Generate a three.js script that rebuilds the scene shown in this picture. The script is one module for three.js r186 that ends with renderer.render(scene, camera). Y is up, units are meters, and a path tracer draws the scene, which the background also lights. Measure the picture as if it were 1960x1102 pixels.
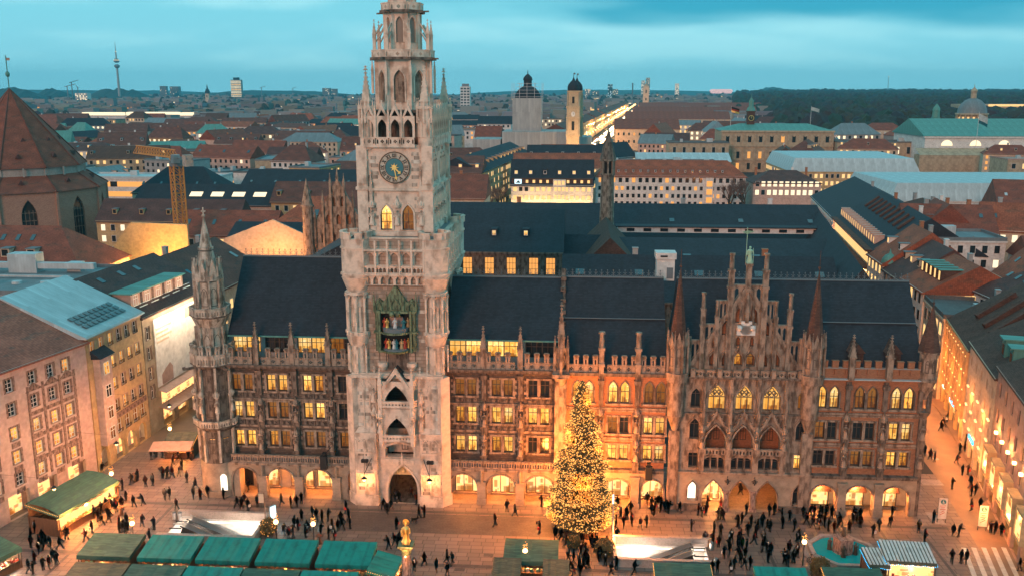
import * as THREE from 'three';
import { TextGeometry } from 'three/addons/geometries/TextGeometry.js';
import { FontLoader } from 'three/addons/loaders/FontLoader.js';
import { RectAreaLightUniformsLib } from 'three/addons/lights/RectAreaLightUniformsLib.js';

// ---------- camera, sky, sun, exposure ----------
RectAreaLightUniformsLib.init();
const renderer = new THREE.WebGLRenderer({ antialias: true });
renderer.toneMapping = THREE.LinearToneMapping;
renderer.toneMappingExposure = 1;
renderer.shadowMap.enabled = true;
const scene = new THREE.Scene();
const YAW = 3.99 * Math.PI / 180, PITCH = 12.22 * Math.PI / 180, EYE = new THREE.Vector3(0, 56, 117.5);
const camera = new THREE.PerspectiveCamera(34.95, 1960 / 1102, 1, 30000);
camera.position.copy(EYE);
camera.rotation.order = 'YXZ';
camera.rotation.set(-PITCH, YAW, 0);
camera.updateMatrixWorld();

function rng(seed) { let s = seed | 0; return () => { s = (s + 0x6d2b79f5) | 0; let t = Math.imul(s ^ (s >>> 15), 1 | s); t = (t + Math.imul(t ^ (t >>> 7), 61 | t)) ^ t; return ((t ^ (t >>> 14)) >>> 0) / 4294967296; }; }
const R0 = rng(7);
const rnd = (a = 1, b) => b === undefined ? R0() * a : a + R0() * (b - a);
const pick = (a, r = R0) => a[Math.floor(r() * a.length) % a.length];
const hash2 = (x, y, s) => { let h = Math.imul(x, 374761393) ^ Math.imul(y, 668265263) ^ Math.imul(s, 1442695041); h = Math.imul(h ^ (h >>> 13), 1274126177); return ((h ^ (h >>> 16)) >>> 0) / 4294967296; };
function vnoise(x, y, s, per = 0) {
  const xi = Math.floor(x), yi = Math.floor(y), fx = x - xi, fy = y - yi, u = fx * fx * (3 - 2 * fx), v = fy * fy * (3 - 2 * fy), w = (a) => per ? ((a % per) + per) % per : a;
  const a = hash2(w(xi), w(yi), s), b = hash2(w(xi + 1), w(yi), s), c = hash2(w(xi), w(yi + 1), s), d = hash2(w(xi + 1), w(yi + 1), s);
  return a + (b - a) * u + (c - a) * v + (a - b - c + d) * u * v;
}
function fbm(x, y, s, oct = 4, per = 0) { let v = 0, a = 0.5, n = 0; for (let i = 0; i < oct; i++) { v += a * vnoise(x, y, s + i, per); n += a; a *= 0.5; x *= 2; y *= 2; per *= 2; } return v / n; }
const smooth = (a, b, x) => { const t = Math.min(1, Math.max(0, (x - a) / (b - a))); return t * t * (3 - 2 * t); };

// dusk sky: pale teal at the horizon, streaky overcast above it
{
  const W = 2048, H = 1024, d = new Float32Array(W * H * 4);
  for (let j = 0; j < H; j++) {
    const el = ((j + 0.5) / H - 0.5) * Math.PI, y = Math.sin(el), c = Math.cos(el);
    for (let i = 0; i < W; i++) {
      const az = ((i + 0.5) / W - 0.5) * 2 * Math.PI, k = 1 / (Math.max(0, y) + 0.035), px = Math.cos(az) * c * k, pz = Math.sin(az) * c * k;
      const n = fbm(Math.cos(az) * 3 + 1708.1 + y * 4, Math.sin(az) * 3 + y * 26 + 4242.7, 5, 5), n2 = fbm(Math.cos(az) * 7 + 40 + y * 6, Math.sin(az) * 7 + y * 48 + 9, 11, 5);
      const up = smooth(0, 0.11, y), dark = smooth(0.46, 0.74, n * 0.9 + n2 * 0.1) * smooth(0.03, 0.072, y), light = smooth(0.42, 0.72, n2) * smooth(0.008, 0.035, y) * (1 - dark);
      const o = (j * W + i) * 4, mixc = (h, z, dk, lt) => { let v = h + (z - h) * up; v += (lt - v) * light; return v + (dk - v) * dark * 0.85; };
      d[o] = mixc(0.33, 0.24, 0.02, 0.42); d[o + 1] = mixc(0.8, 0.74, 0.38, 0.9); d[o + 2] = mixc(0.93, 0.88, 0.57, 1.0); d[o + 3] = 1;
    }
  }
  const t = new THREE.DataTexture(d, W, H, THREE.RGBAFormat, THREE.FloatType);
  t.mapping = THREE.EquirectangularReflectionMapping; t.magFilter = THREE.LinearFilter; t.needsUpdate = true;
  scene.background = t; scene.environment = t;
}
scene.fog = new THREE.FogExp2(0x52b6cc, 0.000065);
const sun = new THREE.DirectionalLight(0xffa474, 1.7);
sun.position.set(-60, 62, 160); sun.target.position.set(0, 10, 0);
sun.castShadow = true; sun.shadow.radius = 34; sun.shadow.mapSize.set(2048, 2048);
Object.assign(sun.shadow.camera, { left: -160, right: 160, top: 120, bottom: -120, near: 1, far: 700 });
scene.add(sun, sun.target);

// a place in the street plan: where the sight line through a spot of the survey photograph meets the height h
const surveyRay = (px, py) => new THREE.Vector3((px - 980) / 1750, -(py - 551) / 1750, -1).applyEuler(camera.rotation);
function at(px, py, h = 0) { const r = surveyRay(px, py), t = (h - EYE.y) / r.y; return [EYE.x + r.x * t, EYE.z + r.z * t]; }
function toPix(x, y, z) { const v = new THREE.Vector3(x, y, z).applyMatrix4(camera.matrixWorldInverse.copy(camera.matrixWorld).invert()); return [980 - 1750 * v.x / v.z, 551 + 1750 * v.y / v.z]; }

// ---------- things, parts, labels ----------
const used = {}, registry = [];
const numbered = (n) => { const k = used[n] = (used[n] ?? -1) + 1; return k ? n + '_' + String(k).padStart(3, '0') : n; };
function tag(o, label, category, group, kind) { o.userData = { label, category }; if (group) o.userData.group = group; if (kind) o.userData.kind = kind; registry.push(o); return o; }
function thing(name, label, category, [x, y, z] = [0, 0, 0], ry = 0, group) { const o = new THREE.Group(); o.name = numbered(name); o.position.set(x, y, z); o.rotation.y = ry; scene.add(o); return tag(o, label, category, group); }
function part(name, g, m, parent, label) {
  const o = new THREE.Mesh(Array.isArray(g) ? fin(g) : g, m); o.name = name; o.castShadow = o.receiveShadow = true;
  if (label) o.userData.label = label; parent.add(o); return o;
}
function stuffPart(name, g, m, parent) { if (Array.isArray(g) && !g.length) return null; const o = part(name, g, m, parent); o.userData.kind = 'stuff'; return o; }
function struct(name, g, m) { const o = part(numbered(name), g, m, scene); o.userData.kind = 'structure'; return o; }
function single(name, g, m, label, category, group) { return tag(part(numbered(name), g, m, scene), label, category, group); }
function copyOf(o, [x, y, z], ry, label) { const c = o.clone(); c.name = numbered(o.name.replace(/_\d{3}$/, '')); c.position.set(x, y, z); c.rotation.y = ry; c.userData = { ...o.userData }; if (label) c.userData.label = label; scene.add(c); registry.push(c); return c; }

// ---------- geometry ----------
const V = (x, y, z) => new THREE.Vector3(x, y, z), M4 = new THREE.Matrix4();
function raw(g) { const q = g.index ? g.toNonIndexed() : g; for (const k of Object.keys(q.attributes)) if (k !== 'position' && k !== 'normal' && k !== 'uv') q.deleteAttribute(k); return q; }
function mv(g, x = 0, y = 0, z = 0, ry = 0, rx = 0, rz = 0, s = 1) { g.applyMatrix4(M4.compose(V(x, y, z), new THREE.Quaternion().setFromEuler(new THREE.Euler(rx, ry, rz, 'YXZ')), typeof s === 'number' ? V(s, s, s) : V(...s))); return g; }
// joins geometries; uv in metres on the plane each face looks along, unless the piece brings its own
function fin(list) {
  let n = 0; const gs = list.flat(9).filter(Boolean).map(raw);
  for (const g of gs) n += g.attributes.position.count;
  const p = new Float32Array(n * 3), q = new Float32Array(n * 3), u = new Float32Array(n * 2); let o = 0;
  for (const g of gs) {
    const a = g.attributes.position.array, b = g.attributes.normal.array, c = g.userData?.uv && g.attributes.uv.array, m = g.attributes.position.count;
    p.set(a, o * 3); q.set(b, o * 3);
    if (c) u.set(c, o * 2); else for (let i = 0; i < m; i++) {
      const f = i - i % 3, nx = Math.abs(b[f * 3] + b[f * 3 + 3] + b[f * 3 + 6]), ny = Math.abs(b[f * 3 + 1] + b[f * 3 + 4] + b[f * 3 + 7]), nz = Math.abs(b[f * 3 + 2] + b[f * 3 + 5] + b[f * 3 + 8]), x = a[i * 3], y = a[i * 3 + 1], z = a[i * 3 + 2];
      if (ny > 2.7) { u[(o + i) * 2] = x; u[(o + i) * 2 + 1] = z; } else { const k = ny > 0.6 ? 1 / Math.max(0.3, Math.sqrt(Math.max(0.01, 1 - (ny / 3) ** 2))) : 1; u[(o + i) * 2] = nx > nz ? z : x; u[(o + i) * 2 + 1] = y * k; }
    }
    o += m;
  }
  const r = new THREE.BufferGeometry(); r.setAttribute('position', new THREE.BufferAttribute(p, 3)); r.setAttribute('normal', new THREE.BufferAttribute(q, 3)); r.setAttribute('uv', new THREE.BufferAttribute(u, 2));
  return r;
}
const box = (w, h, d, x = 0, y = 0, z = 0, ry = 0) => mv(raw(new THREE.BoxGeometry(w, h, d)), x, y + h / 2, z, ry);       // y is the foot
const bar = (x0, x1, y0, y1, z0, z1) => box(x1 - x0, y1 - y0, z1 - z0, (x0 + x1) / 2, y0, (z0 + z1) / 2);
const cyl = (r0, r1, h, n = 8, x = 0, y = 0, z = 0, ry = 0, open = false) => mv(raw(new THREE.CylinderGeometry(r1, r0, h, n, 1, open)), x, y + h / 2, z, ry);
const ball = (r, x, y, z, n = 8) => mv(raw(new THREE.SphereGeometry(r, n, Math.max(4, n * 0.7 | 0))), x, y, z);
const lathe = (pts, n = 12, x = 0, y = 0, z = 0) => mv(raw(new THREE.LatheGeometry(pts.map((p) => new THREE.Vector2(p[0], p[1])), n)), x, y, z);
const spire = (r, h, n, x, y, z, ry = 0) => { const g = raw(new THREE.ConeGeometry(r, h, n, 1)); g.computeVertexNormals(); return mv(g, x, y + h / 2, z, ry); };
function rod(a, b, r = 0.05, n = 5) { const A = V(...a), B = V(...b), d = B.clone().sub(A), g = raw(new THREE.CylinderGeometry(r, r, d.length(), n, 1)); g.applyMatrix4(new THREE.Matrix4().compose(A.add(B).multiplyScalar(0.5), new THREE.Quaternion().setFromUnitVectors(V(0, 1, 0), d.normalize()), V(1, 1, 1))); return g; }
// flat faces from vertex lists, outward by winding
function faces(vs, fs) {
  const p = []; for (const f of fs) for (let i = 1; i < f.length - 1; i++) p.push(...vs[f[0]], ...vs[f[i]], ...vs[f[i + 1]]);
  const g = new THREE.BufferGeometry(); g.setAttribute('position', new THREE.Float32BufferAttribute(p, 3)); g.computeVertexNormals(); return g;
}
// a roof w along x, d along z, rising h from y, its ridge shortened by hip at each end; closed below
function roof(w, d, h, y = 0, hip = 0, over = 0.4, t = 0.18) {
  const a = w / 2 + over, b = d / 2 + over, r = Math.max(0.01, w / 2 + (hip > 0 ? -hip : over)), k = -over * h / (d / 2), e = y + k * 0.7;
  const v = [[-a, e, b], [a, e, b], [a, e, -b], [-a, e, -b], [-r, y + h, 0], [r, y + h, 0], [-a, e - t, b], [a, e - t, b], [a, e - t, -b], [-a, e - t, -b]];
  return faces(v, [[0, 1, 5, 4], [2, 3, 4, 5], [1, 2, 5], [3, 0, 4], [6, 7, 1, 0], [7, 8, 2, 1], [8, 9, 3, 2], [9, 6, 0, 3], [9, 8, 7, 6]]);
}
const gableEnd = (d, h, y, x) => faces([[x, y, d / 2], [x, y, -d / 2], [x, y + h, 0], [x - 0.3 * Math.sign(x), y, d / 2], [x - 0.3 * Math.sign(x), y, -d / 2], [x - 0.3 * Math.sign(x), y + h, 0]], x > 0 ? [[0, 1, 2], [5, 4, 3]] : [[2, 1, 0], [3, 4, 5]]);
function archPath(P, x, y, w, h, kind) {                 // x centre, y foot
  const l = x - w / 2, r = x + w / 2;
  P.moveTo(l, y);
  if (kind === 'p') { const s = Math.max(0.02, h - w * 0.85); P.lineTo(r, y); P.lineTo(r, y + s); P.bezierCurveTo(r, y + s + w * 0.38, x + w * 0.22, y + s + w * 0.68, x, y + h); P.bezierCurveTo(x - w * 0.22, y + s + w * 0.68, l, y + s + w * 0.38, l, y + s); P.lineTo(l, y); }
  else if (kind === 'r') { const s = Math.max(0.02, h - w / 2); P.lineTo(r, y); P.lineTo(r, y + s); P.absarc(x, y + s, w / 2, 0, Math.PI, false); P.lineTo(l, y); }
  else if (kind === 's') { const s = h * 0.72; P.lineTo(r, y); P.lineTo(r, y + s); P.quadraticCurveTo(x, y + h * 1.28, l, y + s); P.lineTo(l, y); }
  else { P.lineTo(r, y); P.lineTo(r, y + h); P.lineTo(l, y + h); P.lineTo(l, y); }
  return P;
}
const ext = (shape, d, z = 0, seg = 5) => mv(raw(new THREE.ExtrudeGeometry(shape, { depth: d, bevelEnabled: false, curveSegments: seg })), 0, 0, z - d);     // front face at z
// a wall in the xy plane, front at z, with openings {x, y, w, h, k}
function wall(x0, x1, y0, y1, holes = [], th = 0.5, z = 0) {
  const s = new THREE.Shape(); s.moveTo(x0, y0); s.lineTo(x1, y0); s.lineTo(x1, y1); s.lineTo(x0, y1); s.lineTo(x0, y0);
  for (const o of holes) { if (o.x - o.w / 2 <= x0 + 0.01 || o.x + o.w / 2 >= x1 - 0.01) o.w = 2 * Math.min(o.x - x0, x1 - o.x) - 0.1; s.holes.push(archPath(new THREE.Path(), o.x, Math.max(o.y, y0 + 0.02), o.w, o.h, o.k)); }
  return ext(s, th, z);
}
function shapeOf(pts) { const s = new THREE.Shape(); pts.forEach((p, i) => i ? s.lineTo(p[0], p[1]) : s.moveTo(p[0], p[1])); s.closePath(); return s; }
// ring of an opening: band b wide round it, d deep, front at z
function surround(x, y, w, h, k, b = 0.2, d = 0.2, z = 0) { const s = new THREE.Shape(); archPath(s, x, y, w + 2 * b, h + b, k); s.holes.push(archPath(new THREE.Path(), x, y + 0.01, w, h, k)); return ext(s, d, z); }
function disc(r, d, x, y, z, n = 32, r1 = 0) { const s = new THREE.Shape(); s.absarc(x, y, r, 0, Math.PI * 2, false); if (r1) { const h = new THREE.Path(); h.absarc(x, y, r1, 0, Math.PI * 2, false); s.holes.push(h); } return ext(s, d, z, n); }
// ---------- materials: textures hold tone, grain and wear only; uv is in metres ----------
function noiseTex(size, fn, srgb = true, rep = 1) {
  const d = new Uint8Array(size * size * 4);
  for (let j = 0; j < size; j++) for (let i = 0; i < size; i++) { const c = fn(i / size, j / size), o = (j * size + i) * 4, e = (v) => Math.max(0, Math.min(255, Math.round(255 * (srgb ? Math.pow(Math.max(0, v), 1 / 2.2) : v)))); if (typeof c === 'number') d[o] = d[o + 1] = d[o + 2] = e(c); else for (let k = 0; k < 3; k++) d[o + k] = e(c[k]); d[o + 3] = 255; }
  const t = new THREE.DataTexture(d, size, size); t.wrapS = t.wrapT = THREE.RepeatWrapping; t.magFilter = THREE.LinearFilter; if (srgb) t.colorSpace = THREE.SRGBColorSpace; t.repeat.set(rep, rep); t.needsUpdate = true; return t;
}
const scaled = (t, a, b = a) => { const c = t.clone(); c.repeat.set(1 / a, 1 / b); c.needsUpdate = true; return c; };
const T = {};
T.stone = noiseTex(256, (u, v) => { const a = fbm(u * 6, v * 6, 3, 5, 6), b = fbm(u * 40, v * 40, 9, 2, 40), c = smooth(0.5, 0.75, fbm(u * 10, v * 3, 21, 3, 0 || 1)); return (0.5 + 0.62 * a + 0.16 * (b - 0.5)) * (1 - 0.0 * c); });
T.soot = noiseTex(256, (u, v) => { const a = fbm(u * 8, v * 4, 41, 5, 4), b = fbm(u * 24, v * 4, 43, 3, 4), k = smooth(0.42, 0.68, a * 0.6 + b * 0.4); return [1 - 0.66 * k, 1 - 0.69 * k, 1 - 0.71 * k].map((x) => x * (0.75 + 0.3 * fbm(u * 32, v * 32, 5, 2, 32))); });
T.sootL = noiseTex(256, (u, v) => { const a = fbm(u * 8, v * 4, 41, 5, 4), k = smooth(0.45, 0.75, a); return [1 - 0.45 * k, 1 - 0.48 * k, 1 - 0.5 * k].map((x) => x * (0.82 + 0.22 * fbm(u * 32, v * 32, 5, 2, 32))); });
T.grain = noiseTex(256, (u, v) => 0.62 + 0.4 * fbm(u * 24, v * 24, 77, 3, 24) + 0.22 * (fbm(u * 4, v * 4, 78, 3, 4) - 0.5));
T.brick = noiseTex(256, (u, v) => { const row = Math.floor(v * 32), x = u * 12 + (row % 2) * 0.5, bx = Math.floor(x), f = x - bx, g = v * 32 - row, m = (f < 0.06 || g < 0.16); const t = hash2(bx % 12, row, 4); return m ? [0.62, 0.55, 0.48] : [0.72 + 0.4 * t, 0.66 + 0.36 * t, 0.62 + 0.36 * t].map((q) => q * (0.8 + 0.3 * fbm(u * 4, v * 4, 6, 3, 4))); });
T.slate = noiseTex(256, (u, v) => { const row = Math.floor(v * 24), x = u * 16 + (row % 2) * 0.5, b = Math.floor(x), t = hash2(b % 16, row, 8), g = v * 24 - row, f = x - b; return (0.62 + 0.35 * t) * (g < 0.12 ? 0.55 : 1) * (f < 0.06 ? 0.75 : 1) * (0.5 + 0.95 * fbm(u * 3, v * 3, 12, 4, 3)); });
T.tiles = noiseTex(256, (u, v) => { const row = Math.floor(v * 20), x = u * 20, b = Math.floor(x), f = x - b, g = v * 20 - row, t = hash2(b, row, 18), w = fbm(u * 3, v * 3, 14, 4, 3), l = smooth(0.55, 0.8, fbm(u * 5, v * 5, 19, 4, 5)); const k = (0.68 + 0.34 * t) * (0.7 + 0.6 * w) * (g < 0.15 ? 0.5 : 1) * (0.8 + 0.2 * Math.sin(f * Math.PI)); return [k * (1 - 0.35 * l), k * (1 - 0.1 * l), k]; });
T.seam = noiseTex(256, (u, v) => { const f = (u * 8) % 1; return (f < 0.06 ? 0.6 : f < 0.12 ? 1.1 : 0.9) * (0.7 + 0.45 * fbm(u * 4, v * 4, 31, 4, 4)) * (0.9 + 0.2 * hash2(Math.floor(u * 8), Math.floor(v * 2), 3)); });
T.pave = noiseTex(512, (u, v) => { const row = Math.floor(v * 24), x = u * 14 + hash2(row, 1, 2) * 3, b = Math.floor(x), f = x - b, g = v * 24 - row, t = hash2(b, row, 28); return (0.72 + 0.3 * t) * ((g < 0.09 || f < 0.06) ? 0.45 : 1) * (0.68 + 0.55 * fbm(u * 4, v * 4, 33, 5, 4)); });
T.street = noiseTex(256, (u, v) => 0.6 + 0.5 * fbm(u * 5, v * 5, 51, 5, 5) + 0.15 * (hash2(Math.floor(u * 256), Math.floor(v * 256), 1) - 0.5));
T.canvas = noiseTex(256, (u, v) => 0.5 + 0.75 * fbm(u * 5, v * 3, 61, 5, 3) - 0.2 * smooth(0.9, 0.985, Math.abs(Math.sin(u * Math.PI * 3))) - 0.18 * smooth(0.6, 0.8, fbm(u * 9, v * 9, 64, 4, 9)));
T.worn = noiseTex(256, (u, v) => { const k = smooth(0.56, 0.66, fbm(u * 3 + v * 1.2, v * 22, 81, 3)), d = 0.55 + 0.6 * fbm(u * 5, v * 5, 83, 4, 5); return [d * 0.75 + 0.9 * k, d * 0.8 + 0.5 * k, d * 0.8 + 0.3 * k]; });
T.wood = noiseTex(128, (u, v) => { const b = Math.floor(u * 8), f = u * 8 - b; return (f < 0.07 ? 0.4 : 0.8 + 0.25 * hash2(b, 2, 2)) * (0.75 + 0.4 * fbm(u * 30, v * 4, 66, 3, 0)); });
T.bumpS = noiseTex(256, (u, v) => fbm(u * 12, v * 12, 3, 4, 12), false);
// rooms behind lit windows: ceiling lamps, shelves, people, curtains, as glow
function room(seed, shop) {
  const c = document.createElement('canvas'); c.width = c.height = 64; const x = c.getContext('2d'), r = rng(seed);
  x.fillStyle = shop ? '#ffe9c0' : '#f2c878'; x.fillRect(0, 0, 64, 64);
  for (let i = 0; i < 26; i++) { x.fillStyle = shop ? pick(['#ffffff', '#ffd890', '#e8a050', '#a05a30', '#fff4d8', '#704028', '#c8d8d8'], r) : pick(['#ffe8b0', '#e0a850', '#b07030', '#fff2c8', '#8a5a28', '#ffd888'], r); x.globalAlpha = 0.55; x.fillRect(r() * 64, 20 + r() * 44, 3 + r() * 12, 4 + r() * 20); }
  x.globalAlpha = 0.5; x.fillStyle = '#7a4a20'; for (let i = 0; i < 3; i++) x.fillRect(r() * 60, 44 + r() * 10, 8 + r() * 14, 20);
  x.globalAlpha = 0.55; if (!shop) { const cw = 4 + r() * 14; x.fillStyle = r() < 0.5 ? '#ffe2b0' : '#8a5426'; x.fillRect(0, 0, cw, 64); x.fillRect(64 - cw, 0, cw, 64); if (r() < 0.5) { x.fillStyle = '#ffe8c0'; x.fillRect(0, 0, 64, 10 + r() * 26); } } x.globalAlpha = 0.9; x.fillStyle = '#fffbe8'; for (let i = 0; i < 5; i++) x.fillRect(r() * 56, 2 + r() * 16, 4 + r() * 9, 2 + r() * 3);
  const t = new THREE.CanvasTexture(c); t.colorSpace = THREE.SRGBColorSpace; return t;
}
const mcache = {};
function mat(name, c, o = {}) { const m = new THREE.MeshStandardMaterial({ color: new THREE.Color().setRGB(...c), roughness: 0.85, ...o }); m.name = name; return m; }
const M = {
  towerStone: mat('tower_limestone', [0.78, 0.6, 0.475], { map: scaled(T.sootL, 9, 7), bumpMap: scaled(T.bumpS, 3), bumpScale: 0.04 }),
  trim: mat('wing_limestone', [0.35, 0.25, 0.185], { map: scaled(T.soot, 6, 5) }),
  trimLight: mat('pale_limestone', [0.58, 0.47, 0.375], { map: scaled(T.soot, 6, 5) }),
  trimDark: mat('weathered_limestone', [0.2, 0.148, 0.115], { map: scaled(T.soot, 5, 4) }),
  tuff: mat('dark_tuff', [0.15, 0.115, 0.092], { map: scaled(T.brick, 5.2, 9.6), bumpMap: scaled(T.bumpS, 2), bumpScale: 0.05 }),
  base: mat('arcade_limestone', [0.4, 0.3, 0.22], { map: scaled(T.stone, 5) }),
  brick: mat('red_brick', [0.42, 0.195, 0.105], { map: scaled(T.brick, 3, 2.6) }),
  slate: mat('slate', [0.022, 0.029, 0.04], { map: scaled(T.slate, 6, 6), roughness: 0.82 }),
  slateB: mat('slate_brown', [0.12, 0.062, 0.045], { map: scaled(T.slate, 5, 5), roughness: 1 }),
  tileA: mat('red_roof_tiles', [0.29, 0.08, 0.045], { map: scaled(T.tiles, 7, 5) }),
  tileB: mat('brown_roof_tiles', [0.19, 0.068, 0.046], { map: scaled(T.tiles, 7, 5) }),
  tileC: mat('bright_roof_tiles', [0.38, 0.105, 0.05], { map: scaled(T.tiles, 8, 6) }),
  tileRust: mat('rusty_roof_tiles', [0.5, 0.14, 0.085], { map: scaled(T.tiles, 9, 5) }),
  tileD: mat('old_roof_tiles', [0.13, 0.06, 0.05], { map: scaled(T.tiles, 7, 5) }),
  copper: mat('green_copper', [0.11, 0.3, 0.25], { map: scaled(T.seam, 5, 9), roughness: 0.6 }),
  zinc: mat('zinc_roof', [0.5, 0.57, 0.58], { map: scaled(T.seam, 5, 9), roughness: 0.5 }),
  zincD: mat('dull_sheet_roof', [0.19, 0.22, 0.23], { map: scaled(T.seam, 6, 10), roughness: 0.6 }),
  lead: mat('lead_grey', [0.14, 0.16, 0.17], { roughness: 0.55 }),
  flat: mat('gravel_roof', [0.13, 0.14, 0.14], { map: scaled(T.grain, 7) }),
  white: mat('white_render', [0.74, 0.71, 0.67], { map: scaled(T.grain, 11) }),
  cream: mat('cream_render', [0.62, 0.5, 0.37], { map: scaled(T.grain, 11) }),
  pink: mat('pink_render', [0.64, 0.45, 0.37], { map: scaled(T.grain, 11) }),
  rose: mat('rose_render', [0.46, 0.29, 0.23], { map: scaled(T.grain, 11) }),
  ochre: mat('ochre_render', [0.6, 0.4, 0.2], { map: scaled(T.grain, 11) }),
  towerYellow: mat('yellow_tower_render', [0.6, 0.44, 0.27], { map: scaled(T.grain, 11) }), wallFar: mat('far_walls', [0.23, 0.25, 0.25]),
  grey: mat('grey_render', [0.37, 0.37, 0.36], { map: scaled(T.grain, 11) }),
  sand: mat('sandstone', [0.47, 0.37, 0.25], { map: scaled(T.stone, 8) }),
  fresco: mat('painted_band', [0.36, 0.22, 0.165], { map: scaled(T.soot, 2.2, 1.6) }),
  churchBrick: mat('church_brick', [0.46, 0.27, 0.205], { map: scaled(T.brick, 4, 3.4) }),
  frame: mat('dark_window_frame', [0.07, 0.045, 0.03], { roughness: 0.6 }),
  frameW: mat('white_window_frame', [0.68, 0.65, 0.6], { roughness: 0.6 }),
  glass: mat('dark_window_glass', [0.02, 0.026, 0.03], { roughness: 0.08, metalness: 0 }),
  skyGlass: mat('roof_window_glass', [0.1, 0.13, 0.14], { roughness: 0.05, metalness: 0.6 }),
  iron: mat('black_iron', [0.03, 0.028, 0.027], { roughness: 0.5, metalness: 0.5 }),
  steel: mat('steel', [0.45, 0.45, 0.45], { roughness: 0.35, metalness: 0.8 }),
  crane: mat('orange_crane_steel', [0.62, 0.24, 0.05], { roughness: 0.55 }),
  pave: mat('paving', [0.235, 0.17, 0.138], { map: scaled(T.pave, 21, 23), roughness: 0.6 }),
  paveDark: mat('dark_paving', [0.1, 0.083, 0.074], { map: scaled(T.pave, 6, 6), roughness: 0.6 }),
  arcadeFloor: mat('arcade_floor', [0.3, 0.2, 0.12], { map: scaled(T.pave, 7, 7), roughness: 0.45 }),
  street: mat('street_paving', [0.27, 0.165, 0.1], { map: scaled(T.street, 9), roughness: 0.6 }),
  paint: mat('road_paint', [0.72, 0.66, 0.58], { map: scaled(T.street, 2.5) }),
  soil: mat('city_ground', [0.05, 0.05, 0.047], { map: scaled(T.street, 60) }),
  canvasTeal: mat('teal_canvas', [0.0, 0.235, 0.19], { map: scaled(T.canvas, 4.5, 3.5), roughness: 0.7 }),
  canvasGreen: mat('green_canvas', [0.05, 0.125, 0.085], { map: scaled(T.worn, 4.2, 3.4), roughness: 0.7 }),
  canvasOlive: mat('olive_canvas', [0.12, 0.105, 0.06], { map: scaled(T.worn, 3, 2.4), roughness: 0.7 }),
  wood: mat('brown_wood', [0.16, 0.075, 0.035], { map: scaled(T.wood, 1.6), roughness: 0.7 }),
  verdigris: mat('verdigris_bronze', [0.2, 0.26, 0.15], { map: scaled(T.soot, 3), roughness: 0.6, metalness: 0.2 }),
  bronzeDark: mat('dark_bronze', [0.09, 0.07, 0.05], { roughness: 0.45, metalness: 0.6 }),
  green: mat('light_verdigris', [0.32, 0.5, 0.36], { roughness: 0.6 }),
  gold: mat('gilding', [1, 0.62, 0.2], { roughness: 0.28, metalness: 0.9 }),
  marble: mat('red_marble', [0.42, 0.28, 0.23], { map: scaled(T.soot, 2), roughness: 0.35 }),
  concrete: mat('pale_granite', [0.4, 0.34, 0.3], { map: scaled(T.grain, 4) }),
  pool: new THREE.MeshPhysicalMaterial({ color: new THREE.Color(0.0, 0.36, 0.36), roughness: 0.12, name: 'basin_water' }),
  needles: mat('fir_needles', [0.12, 0.088, 0.03], { roughness: 0.8 }),
  bark: mat('bark', [0.06, 0.045, 0.032]),
  forest: mat('dark_wood', [0.026, 0.036, 0.03]),
  dialBlue: mat('clock_blue', [0.02, 0.16, 0.19], { roughness: 0.5 }),
  dial: mat('clock_ring', [0.6, 0.52, 0.42], { map: scaled(T.grain, 2) }),
  black: mat('black_paint', [0.012, 0.012, 0.012]),
  red: mat('red_paint', [0.45, 0.06, 0.03]),
  scaffold: mat('scaffold_sheet', [0.4, 0.41, 0.4], { map: scaled(T.seam, 9, 30), roughness: 0.7 }),
  banner: mat('white_banner', [0.8, 0.77, 0.72], { map: scaled(T.grain, 14) }),
  hill: mat('far_hill', [0.04, 0.07, 0.07]),
};
const glow = (name, c, k, o = {}) => { const m = new THREE.MeshStandardMaterial({ color: new THREE.Color(0.03, 0.025, 0.02), roughness: 0.25, emissive: new THREE.Color().setRGB(...c), emissiveIntensity: k, ...o }); m.name = name; return m; };
const LIT = [[0.72, 0.34, 1.5], [0.66, 0.27, 1.1], [0.8, 0.46, 1.7], [0.6, 0.2, 0.8], [0.74, 0.38, 1.3], [0.68, 0.3, 1.5], [0.84, 0.55, 1.2]].map(([g, b, k], s) => glow('lit_window', [1, g, b], k, { emissiveMap: room(s * 31 + 7) }));
const DIM = [1, 2].map((s) => glow('dim_window', [1, 0.5, 0.16], 0.3, { emissiveMap: room(s * 57) }));
const SHOP = [1, 2, 3, 4].map((s) => glow('shop_window', [1, 0.7, 0.36], 1.7, { emissiveMap: room(s * 91, true) }));
const shopTile = room(611, true); shopTile.wrapS = shopTile.wrapT = THREE.RepeatWrapping;
const E = {
  shopWall: glow('shop_glow', [1, 0.7, 0.38], 1.7, { emissiveMap: scaled(shopTile, 3.4, 3.2) }),
  warm: glow('warm_window', [1, 0.6, 0.22], 1.3), pale: glow('pale_window', [1, 0.8, 0.5], 1.5), amber: glow('amber_window', [1, 0.42, 0.1], 1.1), cool: glow('cool_light', [0.7, 0.95, 1], 1.6), blue: glow('blue_sign', [0.05, 0.55, 1], 2.4),
  lamp: glow('lamp_glow', [1, 0.6, 0.25], 7), bulb: glow('bulb_glow', [1, 0.42, 0.09], 1.9), white: glow('white_light', [1, 0.86, 0.66], 2.2), street: glow('street_glow', [1, 0.45, 0.12], 9), pinkwall: glow('arena_glow', [1, 0.55, 0.5], 1.1), headlight: glow('headlight', [1, 0.75, 0.45], 12),
};
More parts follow.
